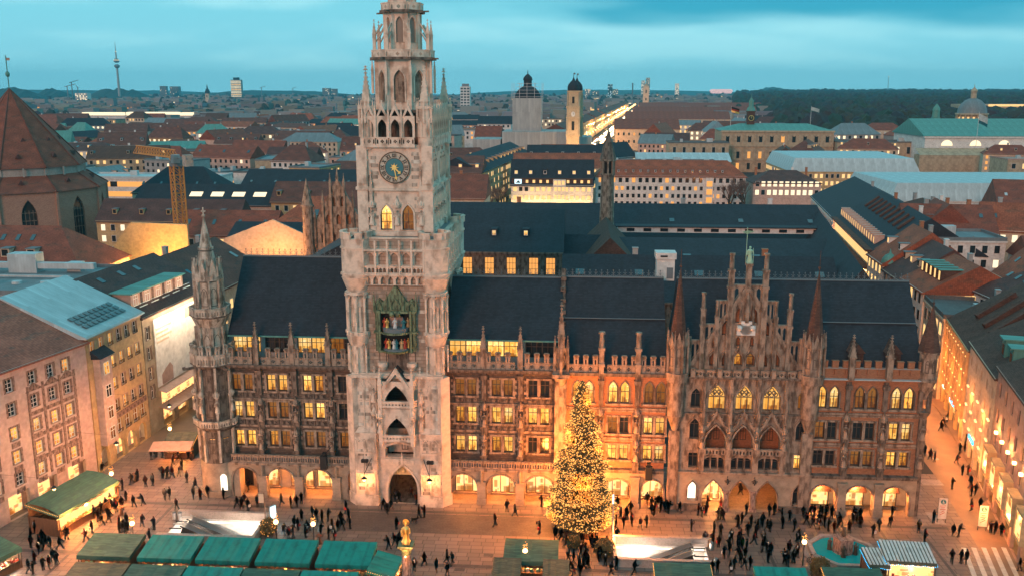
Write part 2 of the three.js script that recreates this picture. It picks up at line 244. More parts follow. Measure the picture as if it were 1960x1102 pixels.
// a real lamp just in front of a glowing face
const LAMPS = 2.7;
function lampLight(name, x, y, z, c, k, rad = 6) { const l = new THREE.PointLight(new THREE.Color().setRGB(...c), k); l.name = name; l.intensity = k * LAMPS; l.position.set(x, y, z); l.castShadow = true; l.shadow.radius = rad; scene.add(l); return l; }
const WARM = [1, 0.3, 0.065], SOFT = [1, 0.38, 0.11];
// windows: frame mesh with its pane as child
const wcache = {};
function winGeo(w, h, k = '', cols = 2, rows = [0.68], bw = 0.09, dep = 0.12) {
  const key = [w, h, k, cols, rows, bw].join();
  if (wcache[key]) return wcache[key];
  const g = [surround(0, 0, w - 2 * bw, h - bw, k, bw, dep, 0)];
  for (let i = 1; i < cols; i++) g.push(bar(-w / 2 + w * i / cols - bw * 0.45, -w / 2 + w * i / cols + bw * 0.45, 0.02, h * (k ? 0.8 : 1) - 0.03, -dep + 0.02, -0.012));
  for (const r of rows) g.push(bar(-w / 2 + 0.05, w / 2 - 0.05, h * r - bw * 0.45, h * r + bw * 0.45, -dep + 0.03, -0.018));
  g.push(bar(-w / 2, w / 2, 0, bw, -dep + 0.01, 0.02));
  const s = new THREE.Shape(); archPath(s, 0, 0.02, w - 0.04, h - 0.04, k); const pg = new THREE.ShapeGeometry(s, 5), u = pg.attributes.uv; for (let i = 0; i < u.count; i++) u.setXY(i, (u.getX(i) + w / 2) / w, u.getY(i) / h);
  pg.translate(0, 0, -dep + 0.04);
  return wcache[key] = { frame: fin(g), pane: pg };
}
function win(parent, x, y, z, w, h, o = {}) {
  const g = winGeo(w, h, o.k, o.cols, o.rows, o.bw), f = new THREE.Mesh(g.frame, o.frame || M.frame), st = o.lit ?? 0;
  f.name = o.name || 'window'; f.position.set(x, y, z); if (o.ry) f.rotation.y = o.ry; f.castShadow = f.receiveShadow = true;
  const p = new THREE.Mesh(g.pane, o.paneMat || (st === 1 ? pick(LIT) : st === 2 ? pick(DIM) : M.glass)); p.name = 'pane'; p.receiveShadow = true; f.add(p); parent.add(f); return f;
}
// one mesh shared at many places: parts that can be picked apart
function repeatPart(name, geo, m, parent, places) { const g = Array.isArray(geo) ? fin(geo) : geo; return places.map(([x, y, z, ry = 0, s = 1]) => { const o = part(name, g, Array.isArray(m) ? pick(m) : m, parent); o.position.set(x, y, z); o.rotation.y = ry; if (s !== 1) o.scale.setScalar(s); return o; }); }
// ---------- ground, streets, hills ----------
const PITS = [[-52, -40.2, 7.8, 14], [5.6, 16.8, 10.9, 16.2]];            // stairwells down to the underground: x0, x1, z0, z1
function sheet(pts, y) { const s = shapeOf(pts.map((p) => [p[0], -p[1]])); for (const [a, b, c, d] of PITS) { const h = new THREE.Path(); h.moveTo(a, -c); h.lineTo(b, -c); h.lineTo(b, -d); h.lineTo(a, -d); h.closePath(); s.holes.push(h); } return mv(raw(new THREE.ShapeGeometry(s)).rotateX(-Math.PI / 2), 0, y, 0); }
struct('ground', [sheet([[-9000, 400], [9000, 400], [9000, -11500], [-9000, -11500]], -0.02)], M.soil);
struct('plaza', [sheet([[-90, -14], [54, -14], [49.5, 20], [49.5, 130], [-90, 130]], 0)], M.pave);
for (const z of [3.2, 17.3, 24]) struct('paving_band', [bar(-72, 49.3, 0.002, 0.006, z, z + 0.75)], M.paveDark);
for (const x of [-62, -55, 19.2, 24.4, 29.6, 34.8, 40, 45.2]) struct('paving_band', [bar(x, x + 0.4, 0.007, 0.011, 3, 30)], M.paveDark);
struct('gate_apron', [bar(-30, -1, 0.003, 0.007, 4.2, 9.6)], M.paveDark);
struct('street', [faces([[53, -0.1, 18], [59, -0.1, -5], [70, -0.1, -62], [72, -0.1, -110], [60, -0.1, -110], [54, -0.1, -14], [49.5, -0.1, 20], [49.5, -0.1, 130], [60, -0.1, 130]].map((p) => [p[0], 0.004, p[2]]), [[0, 1, 2, 3, 4, 5, 6, 7, 8]])], M.street);
{ const line = [[50.5, 130], [53.9, 14], [58.2, -4.9], [65.1, -41.3], [74, -110]], g = []; for (let i = 0; i < line.length - 1; i++) { const [a, b] = [line[i], line[i + 1]]; g.push(faces([[a[0], 0.13, a[1]], [b[0], 0.13, b[1]], [b[0] + 9, 0.13, b[1]], [a[0] + 9, 0.13, a[1]], [a[0], 0, a[1]], [b[0], 0, b[1]]], [[3, 2, 1, 0], [0, 1, 5, 4]])); } struct('pavement', g, M.street); }
struct('side_street', [bar(-72, -52, 0.004, 0.008, -110, -14)], M.street);
for (let i = 0; i < 6; i++) { const z = 13.2 - i * 0.1, x = 47.6 + i * 1.25; struct('crossing_stripe', [mv(bar(-0.28, 0.28, 0.006, 0.012, -4.5, 4.5), x + 0.6, 0.004, z, -0.22)], M.paint); }
struct('drain_cover', [cyl(0.5, 0.5, 0.012, 14, 56.5, 0.006, -20)], M.concrete); struct('paving_patch', [bar(51, 54, 0.006, 0.012, -12, -10)], M.concrete); struct('paving_patch', [bar(48, 49.5, 0.006, 0.012, -1, 2.5)], M.concrete);
for (const [px, py] of [[838, 956], [1055, 1075], [880, 1090], [700, 986], [935, 1062]]) { const [x, z] = at(px, py); struct('drain_cover', [bar(x - 0.6, x + 0.6, 0.012, 0.018, z - 0.4, z + 0.4)], M.paveDark); }
function hill(px0, px1, D, h, seed) { const a = [0, 0]; const r = (px) => { const v = surveyRay(px, 172), k = D / Math.hypot(v.x, v.z); return [EYE.x + v.x * k, EYE.z + v.z * k]; }, A = r(px0), B = r(px1), n = 40, v = [], f = []; for (let i = 0; i <= n; i++) { const t = i / n, e = Math.pow(Math.sin(Math.PI * t), 0.55), y = h * e * (0.8 + 0.35 * fbm(t * 9, seed, 4, 3)); const x = A[0] + (B[0] - A[0]) * t, z = A[1] + (B[1] - A[1]) * t; v.push([x, -1, z + 160], [x, y, z], [x, -1, z - 260]); } for (let i = 0; i < n; i++) { const o = i * 3; f.push([o, o + 3, o + 4, o + 1], [o + 1, o + 4, o + 5, o + 2]); } struct('hill', [faces(v, f)], M.hill); }
hill(-60, 80, 4600, 66, 1); hill(60, 130, 5200, 60, 9); hill(160, 285, 4800, 64, 2); hill(1440, 1520, 8200, 78, 3); hill(1640, 1760, 9000, 66, 4); hill(1500, 2400, 9500, 58, 5); hill(330, 700, 7000, 54, 6); hill(880, 1460, 10500, 60, 7); hill(-500, 500, 9800, 58, 8);
// ---------- the town hall ----------
function pinnacle(x, y, z, w, hs, hp, n = 4) {
  const g = [box(w, hs, w, x, y, z), box(w * 1.3, w * 0.22, w * 1.3, x, y + hs, z), spire(w * 0.78, hp, 4, x, y + hs + w * 0.2, z, Math.PI / 4)];
  for (const [a, b] of [[1, 0], [-1, 0], [0, 1], [0, -1]]) g.push(faces([[-w * 0.5, 0, 0], [w * 0.5, 0, 0], [0, w * 1.3, 0], [0, w * 0.3, -w * 0.4]], [[0, 1, 2], [1, 3, 2], [0, 2, 3]]).rotateY(Math.atan2(a, b)).translate(x + a * w * 0.56, y + hs * 0.86, z + b * w * 0.56));
  for (let i = 1; i <= n; i++) { const t = i / (n + 1), r = w * 0.62 * (1 - t) + 0.05; for (const [a, b] of [[1, 1], [-1, 1], [1, -1], [-1, -1]]) g.push(box(w * 0.17, w * 0.2, w * 0.17, x + a * r * 0.72, y + hs + w * 0.2 + hp * t, z + b * r * 0.72)); }
  const t = y + hs + hp + w * 0.15;
  g.push(box(w * 0.5, w * 0.16, w * 0.5, x, t - w * 0.1, z), ball(w * 0.17, x, t + w * 0.15, z, 6), box(w * 0.45, w * 0.1, w * 0.1, x, t + w * 0.35, z), box(w * 0.1, w * 0.55, w * 0.1, x, t, z));
  return g;
}
const statueGeo = fin([lathe([[0.33, 0], [0.36, 0.08], [0.25, 0.55], [0.2, 0.95], [0.28, 1.3], [0.3, 1.42], [0.1, 1.52], [0.08, 1.58]], 9), ball(0.145, 0, 1.72, 0.02, 8), rod([-0.28, 1.38, 0], [-0.36, 0.95, 0.14], 0.075), rod([-0.36, 0.95, 0.14], [-0.1, 1.02, 0.3], 0.06), rod([0.28, 1.38, 0], [0.38, 1.0, 0.06], 0.075), rod([0.38, 1, 0.06], [0.3, 1.1, 0.32], 0.06), rod([0.34, 0, 0.34], [0.3, 1.7, 0.3], 0.03), box(0.6, 0.16, 0.5, 0, -0.14, 0), box(0.26, 0.6, 0.12, 0.02, 0.3, 0.22)]);
const canopyGeo = fin([cyl(0.42, 0.5, 0.3, 6), spire(0.42, 1.3, 6, 0, 0.3, 0), ...[0, 1, 2, 3, 4].map((i) => spire(0.12, 0.5, 4, Math.cos(i * Math.PI / 4 - Math.PI / 2 + Math.PI / 2) * 0.44, 0.28, Math.sin(i * Math.PI / 4) * 0.44))]);
const merlonGeo = fin([wall(-0.34, 0.34, 0, 1.15, [{ x: 0, y: 0.12, w: 0.2, h: 0.72, k: 'p' }], 0.34, 0.17), box(0.8, 0.18, 0.5, 0, 1.15, 0), box(0.62, 0.1, 0.42, 0, 1.33, 0)]);
function tracery(w, h) { const s = shapeOf([[-w / 2, 0], [w / 2, 0], [w / 2, h], [-w / 2, h]]), r = h * 0.2, c = h * 0.5; for (const [a, b] of [[0.8, 0], [-0.8, 0], [0, 0.8], [0, -0.8]]) { const p = new THREE.Path(); p.absarc(a * r, c + b * r, r * 0.62, 0, Math.PI * 2, false); s.holes.push(p); } for (const k of [-1, 1]) if (w > 1.2) s.holes.push(archPath(new THREE.Path(), k * (w * 0.5 - 0.18), h * 0.15, 0.2, h * 0.68, 'p')); return fin([ext(s, 0.16, 0.08, 4), bar(-w / 2, w / 2, h, h + 0.12, -0.14, 0.14)]); }
const panelGeo = tracery(0.66, 0.95);
const balusterGeo = fin([wall(-0.5, 0.5, 0, 0.95, [-0.33, 0, 0.33].map((x) => ({ x, y: 0.14, w: 0.2, h: 0.62, k: 'p' })), 0.2, 0.1), bar(-0.5, 0.5, 0.95, 1.1, -0.16, 0.16)]);
const fleurGeo = fin([rod([0, 0, 0], [0, 0.9, 0], 0.035, 4), ball(0.09, 0, 0.95, 0, 5), rod([0, 0.45, 0], [0.26, 0.66, 0], 0.03, 4), rod([0, 0.45, 0], [-0.26, 0.66, 0], 0.03, 4), rod([-0.4, 0.1, 0], [0, 0.42, 0], 0.025, 4), rod([0.4, 0.1, 0], [0, 0.42, 0], 0.025, 4)]);
function cresting(x0, x1, y, z) { const g = []; for (let x = x0 + 0.4; x < x1; x += 0.82) g.push(mv(fleurGeo.clone(), x, y, z)); g.push(bar(x0, x1, y + 0.05, y + 0.12, z - 0.03, z + 0.03), bar(x0, x1, y - 0.1, y + 0.02, z - 0.15, z + 0.15)); return g; }
// slate roof strip between x0 and x1: eave (ye, ze), ridge (yr, zr), back eave
function slope(x0, x1, ye, ze, yr, zr, yb, zb) { const v = [[x0, ye, ze], [x1, ye, ze], [x1, yr, zr], [x0, yr, zr], [x0, yb, zb], [x1, yb, zb]]; return faces(v, [[0, 1, 2, 3], [3, 2, 5, 4], [1, 5, 2], [0, 3, 4], [4, 5, 1, 0]]); }
const gutter = (x0, x1, y, z) => [bar(x0, x1, y - 0.12, y + 0.06, z - 0.1, z + 0.14)];
// shops under the arcade: a lit shop front at the back of each bay
function shopFront(t, x, z, w, h, seed, o = {}) {
  const s = win(t, x, 0.25, z, w, h, { k: o.k || '', cols: o.cols || 2, rows: [0.8], bw: 0.12, paneMat: o.pane || SHOP[seed % 4], name: 'shop_window', frame: o.frame || M.wood });
  if (o.sill !== 0) part('shop_sill', [bar(x - w / 2 - 0.15, x + w / 2 + 0.15, 0, 0.26, z - 0.1, z + 0.3)], M.base, t);
  return s;
}
function arcade(t, cx, x0, x1, xs, zf, h, w, ah, k, floorY = 5.15) {
  const holes = xs.map((x) => ({ x: x - cx, y: 0, w, h: ah, k }));
  part('arcade_wall', [wall(x0 - cx, x1 - cx, 0, h, holes, 0.9, zf)], M.base, t);
  for (const q of holes) part('arch_moulding', [surround(q.x, 0, q.w, q.h, k, 0.24, 0.3, zf + 0.14), surround(q.x, 0, q.w - 0.04, q.h - 0.02, k, 0.1, 0.5, zf + 0.02)], M.trim, t);
  part('arcade_back_wall', [wall(x0 - cx, x1 - cx, 0, 5.0, [], 0.3, zf - 3.3)], M.cream, t);
  part('arcade_ceiling', [bar(x0 - cx, x1 - cx, 4.95, 5.12, zf - 3.6, zf - 0.9)], M.cream, t);
  part('arcade_floor', [bar(x0 - cx, x1 - cx, 0.008, 0.014, zf - 3.3, zf + 0.2)], M.arcadeFloor, t);
}
function pierStack(t, x, z, o = {}) {                        // buttress with a statue niche between two bays, foot to pinnacle
  const m = o.m || M.trim;
  part('buttress', [bar(x - 0.42, x + 0.42, o.y0 ?? 6, 10.2, z - 0.1, z + 0.35), bar(x - 0.5, x + 0.5, 10.2, 10.8, z - 0.1, z + 0.55), bar(x - 0.55, x - 0.36, 10.8, 13.6, z - 0.1, z + 0.42), bar(x + 0.36, x + 0.55, 10.8, 13.6, z - 0.1, z + 0.42), bar(x - 0.3, x + 0.3, 14.6, 19.1, z - 0.1, z + 0.4), bar(x - 0.42, x + 0.42, 17.6, 18.2, z - 0.1, z + 0.6)], o.dark || M.trimDark, t);
  part('niche', [bar(x - 0.36, x + 0.36, 10.8, 13.6, z - 0.08, z + 0.03)], M.tuff, t);
  const s = part('statue', statueGeo, m, t); s.position.set(x, 10.9, z + 0.35);
  const c = part('statue_canopy', canopyGeo, m, t); c.position.set(x, 13.2, z + 0.32);
  if (o.pedestal) { part('pedestal', [box(0.8, 1.5, 0.8, x, 5.2, o.pedestal), box(0.95, 0.2, 0.95, x, 6.6, o.pedestal), box(0.6, 1.9, 0.5, x, 6.8, o.pedestal - 0.45)], M.trimDark, t); const q = part('statue', statueGeo, m, t); q.position.set(x, 6.9, o.pedestal + 0.1); const e = part('statue_canopy', canopyGeo, m, t); e.position.set(x, 8.85, o.pedestal - 0.05); }
  if (o.plain) part('pinnacle', [box(0.66, 3.2, 0.66, x, 19.2, z + 0.55), box(0.9, 0.35, 0.9, x, 22.4, z + 0.55), cyl(0.38, 0.3, 1.9, 8, x, 22.7, z + 0.55), cyl(0.46, 0.46, 0.3, 8, x, 24.6, z + 0.55), box(0.92, 0.4, 0.92, x, 20.2, z + 0.55)], m, t);
  else part('pinnacle', pinnacle(x, 19.1, z + 0.75, 0.72, 3, 2.6), m, t);
}
function parapet(t, x0, x1, y, z, m, skip = []) {
  const n = Math.max(1, Math.round((x1 - x0) / 1.3)), p = (x1 - x0) / n;
  const ok = (x, d) => skip.every((s) => Math.abs(x - s) > d);
  part('cornice', [bar(x0, x1, y - 0.5, y - 0.22, z - 0.7, z + 0.3), bar(x0, x1, y - 0.22, y + 0.02, z - 0.7, z + 0.5)], M.trimDark, t);
  repeatPart('merlon', merlonGeo, m, t, [...Array(n)].map((_, i) => [x0 + p * (i + 0.5), y + 0.95, z]).filter((q) => ok(q[0], 0.55)));
  repeatPart('parapet_panel', panelGeo, m, t, [...Array(n + 1)].map((_, i) => [x0 + p * i, y, z]).filter((q) => q[0] > x0 + 0.2 && q[0] < x1 - 0.2 && ok(q[0], 0.4)));
  repeatPart('parapet_post', [bar(-0.34, 0.34, 0, 0.97, -0.15, 0.15)], m, t, [...Array(n)].map((_, i) => [x0 + p * (i + 0.5), y, z]).filter((q) => ok(q[0], 0.5)));
}
function limestoneWing(name, label, x0, x1, bays, lit, ridge, attic, arches, shops, nb) {
  const cx = (x0 + x1) / 2, t = thing(name, label, 'town hall', [cx, 0, 0]), a = x0 - cx, b = x1 - cx, ZW = -1.2;
  const rows = [[7.0, 2.3], [11.2, 2.35], [15.15, 2.35]], holes = [];
  for (const x of bays) for (const r of rows) for (const s of [-0.82, 0.82]) holes.push({ x: x - cx + s, y: r[0], w: 1.25, h: r[1] });
  part('wall', [wall(a, b, 5.1, 19, holes, 0.6, ZW)], M.tuff, t);
  part('inner_wall', [bar(a, b, 5, 19, ZW - 1.8, ZW - 1.5)], M.tuff, t);
  bays.forEach((x, i) => rows.forEach((r, j) => {
    const X = x - cx, L = lit[j][i];
    [-0.82, 0.82].forEach((s, k) => win(t, X + s, r[0], ZW - 0.22, 1.25, r[1], { lit: +L[k], cols: 2, rows: [0.66] }));
    part('window_surround', [bar(X - 1.75, X - 1.45, r[0] - 0.1, r[0] + r[1], ZW - 0.3, ZW + 0.16), bar(X + 1.45, X + 1.75, r[0] - 0.1, r[0] + r[1], ZW - 0.3, ZW + 0.16), bar(X - 0.2, X + 0.2, r[0] - 0.1, r[0] + r[1], ZW - 0.3, ZW + 0.2), bar(X - 1.75, X + 1.75, r[0] + r[1], r[0] + r[1] + 0.28, ZW - 0.3, ZW + 0.22), bar(X - 1.85, X + 1.85, r[0] - 0.25, r[0], ZW - 0.3, ZW + 0.28), ...[0, 1, 2].map((q) => box(0.35, 0.4, 0.14, X - 1.88, r[0] + 0.3 + q * 0.8, ZW + 0.05)), ...[0, 1, 2].map((q) => box(0.35, 0.4, 0.14, X + 1.88, r[0] + 0.3 + q * 0.8, ZW + 0.05))], M.trim, t);
    if (j) part('window_apron', [bar(X - 1.6, X - 0.15, r[0] - 1.05, r[0] - 0.32, ZW - 0.1, ZW + 0.1), bar(X + 0.15, X + 1.6, r[0] - 1.05, r[0] - 0.32, ZW - 0.1, ZW + 0.1), ...[-1.2, -0.55, 0.55, 1.2].map((q) => cyl(0.22, 0.22, 0.12, 8).rotateX(Math.PI / 2).translate(X + q, r[0] - 0.68, ZW + 0.13)), box(0.14, 1, 0.2, X, r[0] - 1.15, ZW + 0.1)], M.trimDark, t);
  }));
  for (const y of [10.05, 13.95]) part('string_course', [bar(a, b, y, y + 0.16, ZW - 0.1, ZW + 0.3), bar(a, b, y - 0.2, y, ZW - 0.1, ZW + 0.16)], M.trim, t);
  const between = []; for (let i = 0; i < bays.length - 1; i++) between.push((bays[i] + bays[i + 1]) / 2);
  for (const x of between) pierStack(t, x - cx, ZW, { pedestal: -0.35 });
  parapet(t, a, b, 19.2, -0.35, M.trim, between.map((x) => x - cx));
  // attic storey with its long window strips
  part('attic_wall', [bar(a, b, 19, 20.4, -2.6, -2.2), bar(a, b, 22.6, 23, -2.6, -2.2), bar(a, b, 18.9, 19.15, -2.7, -0.4), ...attic.map((_, i) => bar(a + (b - a) * i / attic.length - 0.3, a + (b - a) * i / attic.length + 0.3, 20.4, 22.6, -2.6, -2.2)), bar(b - 0.3, b, 20.4, 22.6, -2.6, -2.2)], M.grey, t);
  attic.forEach((L, i) => { const n = 2, sw = (b - a) / attic.length - 0.7; for (let k = 0; k < n; k++) win(t, a + (b - a) * (i + 0.5) / attic.length + (k - 0.5) * sw / 2, 20.4, -2.3, sw / 2, 2.2, { lit: +L[k], cols: 3, rows: [0.68], bw: 0.08 }); });
  part('eave', [...gutter(a, b, 22.98, -1.25), bar(a, b, 22.9, 23.04, -2.6, -1.3)], M.copper, t);
  part('roof', [slope(a, b, 23.05, -1.3, ridge, -9, 21, -17.5)], M.slate, t);
  part('ridge_cresting', cresting(a, b, ridge, -9), M.lead, t);
  arcade(t, cx, x0, x1, arches, 0.5, 5.15, 4.05, 4.3, 'r');
  part('terrace', [bar(a, b, 5.12, 5.2, ZW - 0.5, 0.45)], M.lead, t);
  repeatPart('balustrade_panel', balusterGeo, M.trim, t, [...Array(nb)].map((_, i) => [a + (b - a) * (i + 0.5) / nb, 5.2, 0.42]));
  part('cornice', [bar(a, b, 4.85, 5.12, 0.3, 0.85), bar(a, b, 5.1, 5.2, 0.2, 0.7)], M.trim, t);
  repeatPart('arcade_pillar', [box(1.15, 3.2, 0.5, 0, 0, 0.15), box(1.3, 0.8, 0.7, 0, 0, 0.15), box(1.25, 0.25, 0.6, 0, 3.1, 0.15), cyl(0.22, 0.22, 1.7, 8, 0, 3.3, 0.3)], M.base, t, [...arches.map((x) => [x - cx + 2.62, 0, 0.5])].filter((q) => q[0] < b - 0.4));
  shops.forEach(([x, w, h, k, n, pl], i) => { if (pl !== 'dark') shopFront(t, x - cx, -2.7, w, h, i + (name.length % 3), { k: k === 'r' ? 'r' : '', cols: n }); else win(t, x - cx, 0.2, -2.7, w, h, { cols: n, rows: [0.8] }); });
  return t;
}
const west = limestoneWing('town_hall_wing', 'dark stone town hall wing with four window bays between round corner tower and clock tower', -47.6, -29.3, [-46.0, -41.1, -36.0, -31.0].map((x) => x + 0.1), [['11', '12', '22', '20'], ['11', '22', '11', '00'], ['22', '11', '11', '00']], 32.7, ['11', '00', '11', '20'], [-45.9, -40.75, -35.4, -30.3].map((x) => x + 0.1), [[-46.6, 1.6, 3.4, '', 1, 'dark'], [-43.6, 3.2, 3.3, '', 2], [-38.6, 3.4, 3.3, '', 1], [-34.6, 3.6, 3.6, '', 2], [-30.8, 1.5, 3.6, '', 1], [-32.2, 1.1, 3, '', 1, 'dark']], 18);
const middle = limestoneWing('town_hall_wing', 'stone town hall wing of three lit bays between clock tower and christmas tree', -17.3, -1.6, [-14.6, -9.6, -4.6], [['11', '11', '00'], ['11', '11', '11'], ['22', '22', '00']], 30.2, ['11', '11', '00'], [-15.0, -9.7, -4.4], [[-14.6, 3.7, 3.8, 'r', 3], [-9.4, 3.7, 3.8, 'r', 3], [-4.4, 3.9, 3.9, '', 3]], 15);
// ---- brick wings ----
function brickWing(name, label, x0, x1, bays, lit, o) {
  const cx = (x0 + x1) / 2, t = thing(name, label, 'town hall', [cx, 0, 0]), a = x0 - cx, b = x1 - cx, Z = -0.1;
  const rows = [[6.85, 2.1], [10.6, 2.35], [14.9, 3.0]], holes = [];
  for (const x of bays) rows.forEach((r, j) => [-0.8, 0.8].forEach((s) => holes.push({ x: x - cx + s, y: r[0], w: 1.22, h: r[1], k: j === 2 ? 'p' : '' })));
  part('wall', [wall(a, b, 5.5, 19.1, holes, 0.6, Z)], M.brick, t);
  part('inner_wall', [bar(a, b, 5, 19, Z - 1.8, Z - 1.5)], M.tuff, t);
  bays.forEach((x, i) => rows.forEach((r, j) => {
    const X = x - cx, L = lit[j][i], k = j === 2 ? 'p' : '';
    [-0.8, 0.8].forEach((s, q) => { win(t, X + s, r[0], Z - 0.22, 1.22, r[1], { k, lit: +L[q], cols: 2, rows: [j === 2 ? 0.52 : 0.68], bw: 0.1 }); if (j === 2) part('window_surround', [surround(X + s, r[0], 1.22, r[1], 'p', 0.2, 0.4, Z + 0.1)], M.trimDark, t); });
    if (j < 2) part('window_surround', [bar(X - 1.7, X - 1.42, r[0], r[0] + r[1], Z - 0.3, Z + 0.1), bar(X + 1.42, X + 1.7, r[0], r[0] + r[1], Z - 0.3, Z + 0.1), bar(X - 0.19, X + 0.19, r[0], r[0] + r[1], Z - 0.3, Z + 0.14), bar(X - 1.7, X + 1.7, r[0] + r[1], r[0] + r[1] + 0.25, Z - 0.3, Z + 0.16)], M.trim, t);
    part('window_sill', [bar(X - 1.8, X + 1.8, r[0] - 0.28, r[0], Z - 0.3, Z + 0.3)], M.trim, t);
  }));
  for (const y of [9.75, 14.0]) part('string_course', [bar(a, b, y, y + 0.3, Z - 0.1, Z + 0.22), bar(a, b, y - 0.3, y - 0.1, Z - 0.1, Z + 0.1)], M.trim, t);
  part('ledge', [bar(a, b, 5.35, 5.62, -0.6, 0.75), bar(a, b, 5.1, 5.35, -0.6, 0.5)], M.trimDark, t);
  const between = o.piers || bays.slice(0, -1).map((x, i) => (x + bays[i + 1]) / 2);
  for (const x of between) pierStack(t, x - cx, Z, { pedestal: 0.4, plain: o.plain, m: M.trim });
  if (!o.merlons) parapet(t, a, b, 19.25, 0.15, M.trim, between.map((x) => x - cx));
  else {
    const n = Math.round((b - a) / 1.34), p = (b - a) / n;
    part('parapet', [bar(a, b, 19.05, 20.45, -0.2, 0.2), bar(a, b, 18.8, 19.0, -0.3, 0.5)], M.brick, t);
    part('lead_ledge', [bar(a, b, 19.02, 19.14, 0.2, 0.75)], M.zinc, t);
    part('coping', [bar(a, b, 20.45, 20.55, -0.28, 0.28)], M.concrete, t);
    repeatPart('merlon', [bar(-0.4, 0.4, 0, 0.85, -0.2, 0.2), bar(-0.45, 0.45, 0.85, 0.95, -0.26, 0.26)], M.brick, t, [...Array(n)].map((_, i) => [a + p * (i + 0.5), 20.55, 0]));
    repeatPart('parapet_corbel', [bar(-0.1, 0.1, 0, 0.7, 0, 0.28)], M.brick, t, [...Array(n)].map((_, i) => [a + p * (i + 0.5), 19.7, 0.2]));
  }
  part('roof', [slope(a, b, 19.6, -0.75, 30.3, -9.2, 20, -17.8)], M.slate, t);
  part('roof_seam', [mv(bar(a, b, 0, 0.08, -0.1, 0.14), 0, 25.3, -5.1)], M.lead, t);
  part('ridge_cresting', cresting(a, b, 30.3, -9.2), M.lead, t);
  arcade(t, cx, x0, x1, o.arches, 0.45, 5.4, 3.75, 4.15, 'r');
  repeatPart('arcade_pillar', [box(1.1, 4.6, 0.7, 0, 0, 0.2), box(1.35, 0.9, 0.95, 0, 0, 0.2), box(1.3, 0.3, 0.9, 0, 4.4, 0.2)], M.base, t, between.map((x) => [x - cx, 0, 0.45]));
  o.shops.forEach(([x, w, h, n], i) => { shopFront(t, x - cx, -1.75 + (o.deep || 0), w, h, i + 1, { cols: n }); if (o.awning) part('awning', [faces([[x - cx - w / 2 - 0.1, h + 0.3, -1.85], [x - cx + w / 2 + 0.1, h + 0.3, -1.85], [x - cx + w / 2 + 0.1, h - 0.5, -0.9], [x - cx - w / 2 - 0.1, h - 0.5, -0.9], [x - cx - w / 2 + 0.4, h + 0.9, -1.85], [x - cx + w / 2 - 0.4, h + 0.9, -1.85]], [[3, 2, 1, 0], [3, 2, 5, 4], [0, 3, 4], [2, 1, 5], [1, 0, 4, 5]])], M.tileD, t); });
  for (const [x, l] of o.dormers || []) { const X = x - cx; part('dormer', [bar(X - 0.9, X + 0.9, 20.2, 22.1, -3.2, -1.6), faces([[X - 1.1, 22.1, -1.3], [X + 1.1, 22.1, -1.3], [X, 23.4, -1.3], [X - 1.1, 22.1, -4], [X + 1.1, 22.1, -4], [X, 23.6, -4.4]], [[0, 1, 2], [1, 4, 5, 2], [3, 0, 2, 5]])], M.slateB, t); win(t, X, 20.6, -1.55, 0.9, 1.2, { lit: l }); }
  return t;
}
const brickA = brickWing('brick_town_hall', 'orange brick town hall wing lit up behind the christmas tree', -1.5, 12.5, [1.6, 6.4, 11.2].map((x) => x - 0.2), [['11', '11', '11'], ['11', '20', '11'], ['11', '11', '22']], { plain: true, arches: [1.6, 6.5, 11.2].map((x) => x - 0.2), shops: [[1.4, 3.2, 3.4, 3], [6.3, 3.4, 3.5, 3], [11, 3.4, 3.6, 2]], deep: -0.85, piers: [3.75, 8.6] });
const brickB = brickWing('brick_town_hall', 'brick town hall wing with brick battlements at the lit street corner', 32.2, 46.0, [33.7, 38.6, 43.3], [['00', '22', '11'], ['20', '00', '11'], ['11', '22', '11']], { merlons: true, arches: [33.9, 38.6, 43.3], shops: [[33.7, 3.1, 3.1, 1], [38.4, 3.1, 3.1, 1], [42.8, 3.1, 3.1, 2]], awning: true, piers: [36.2, 41.0], dormers: [[37.4, 0], [42.2, 1]] });
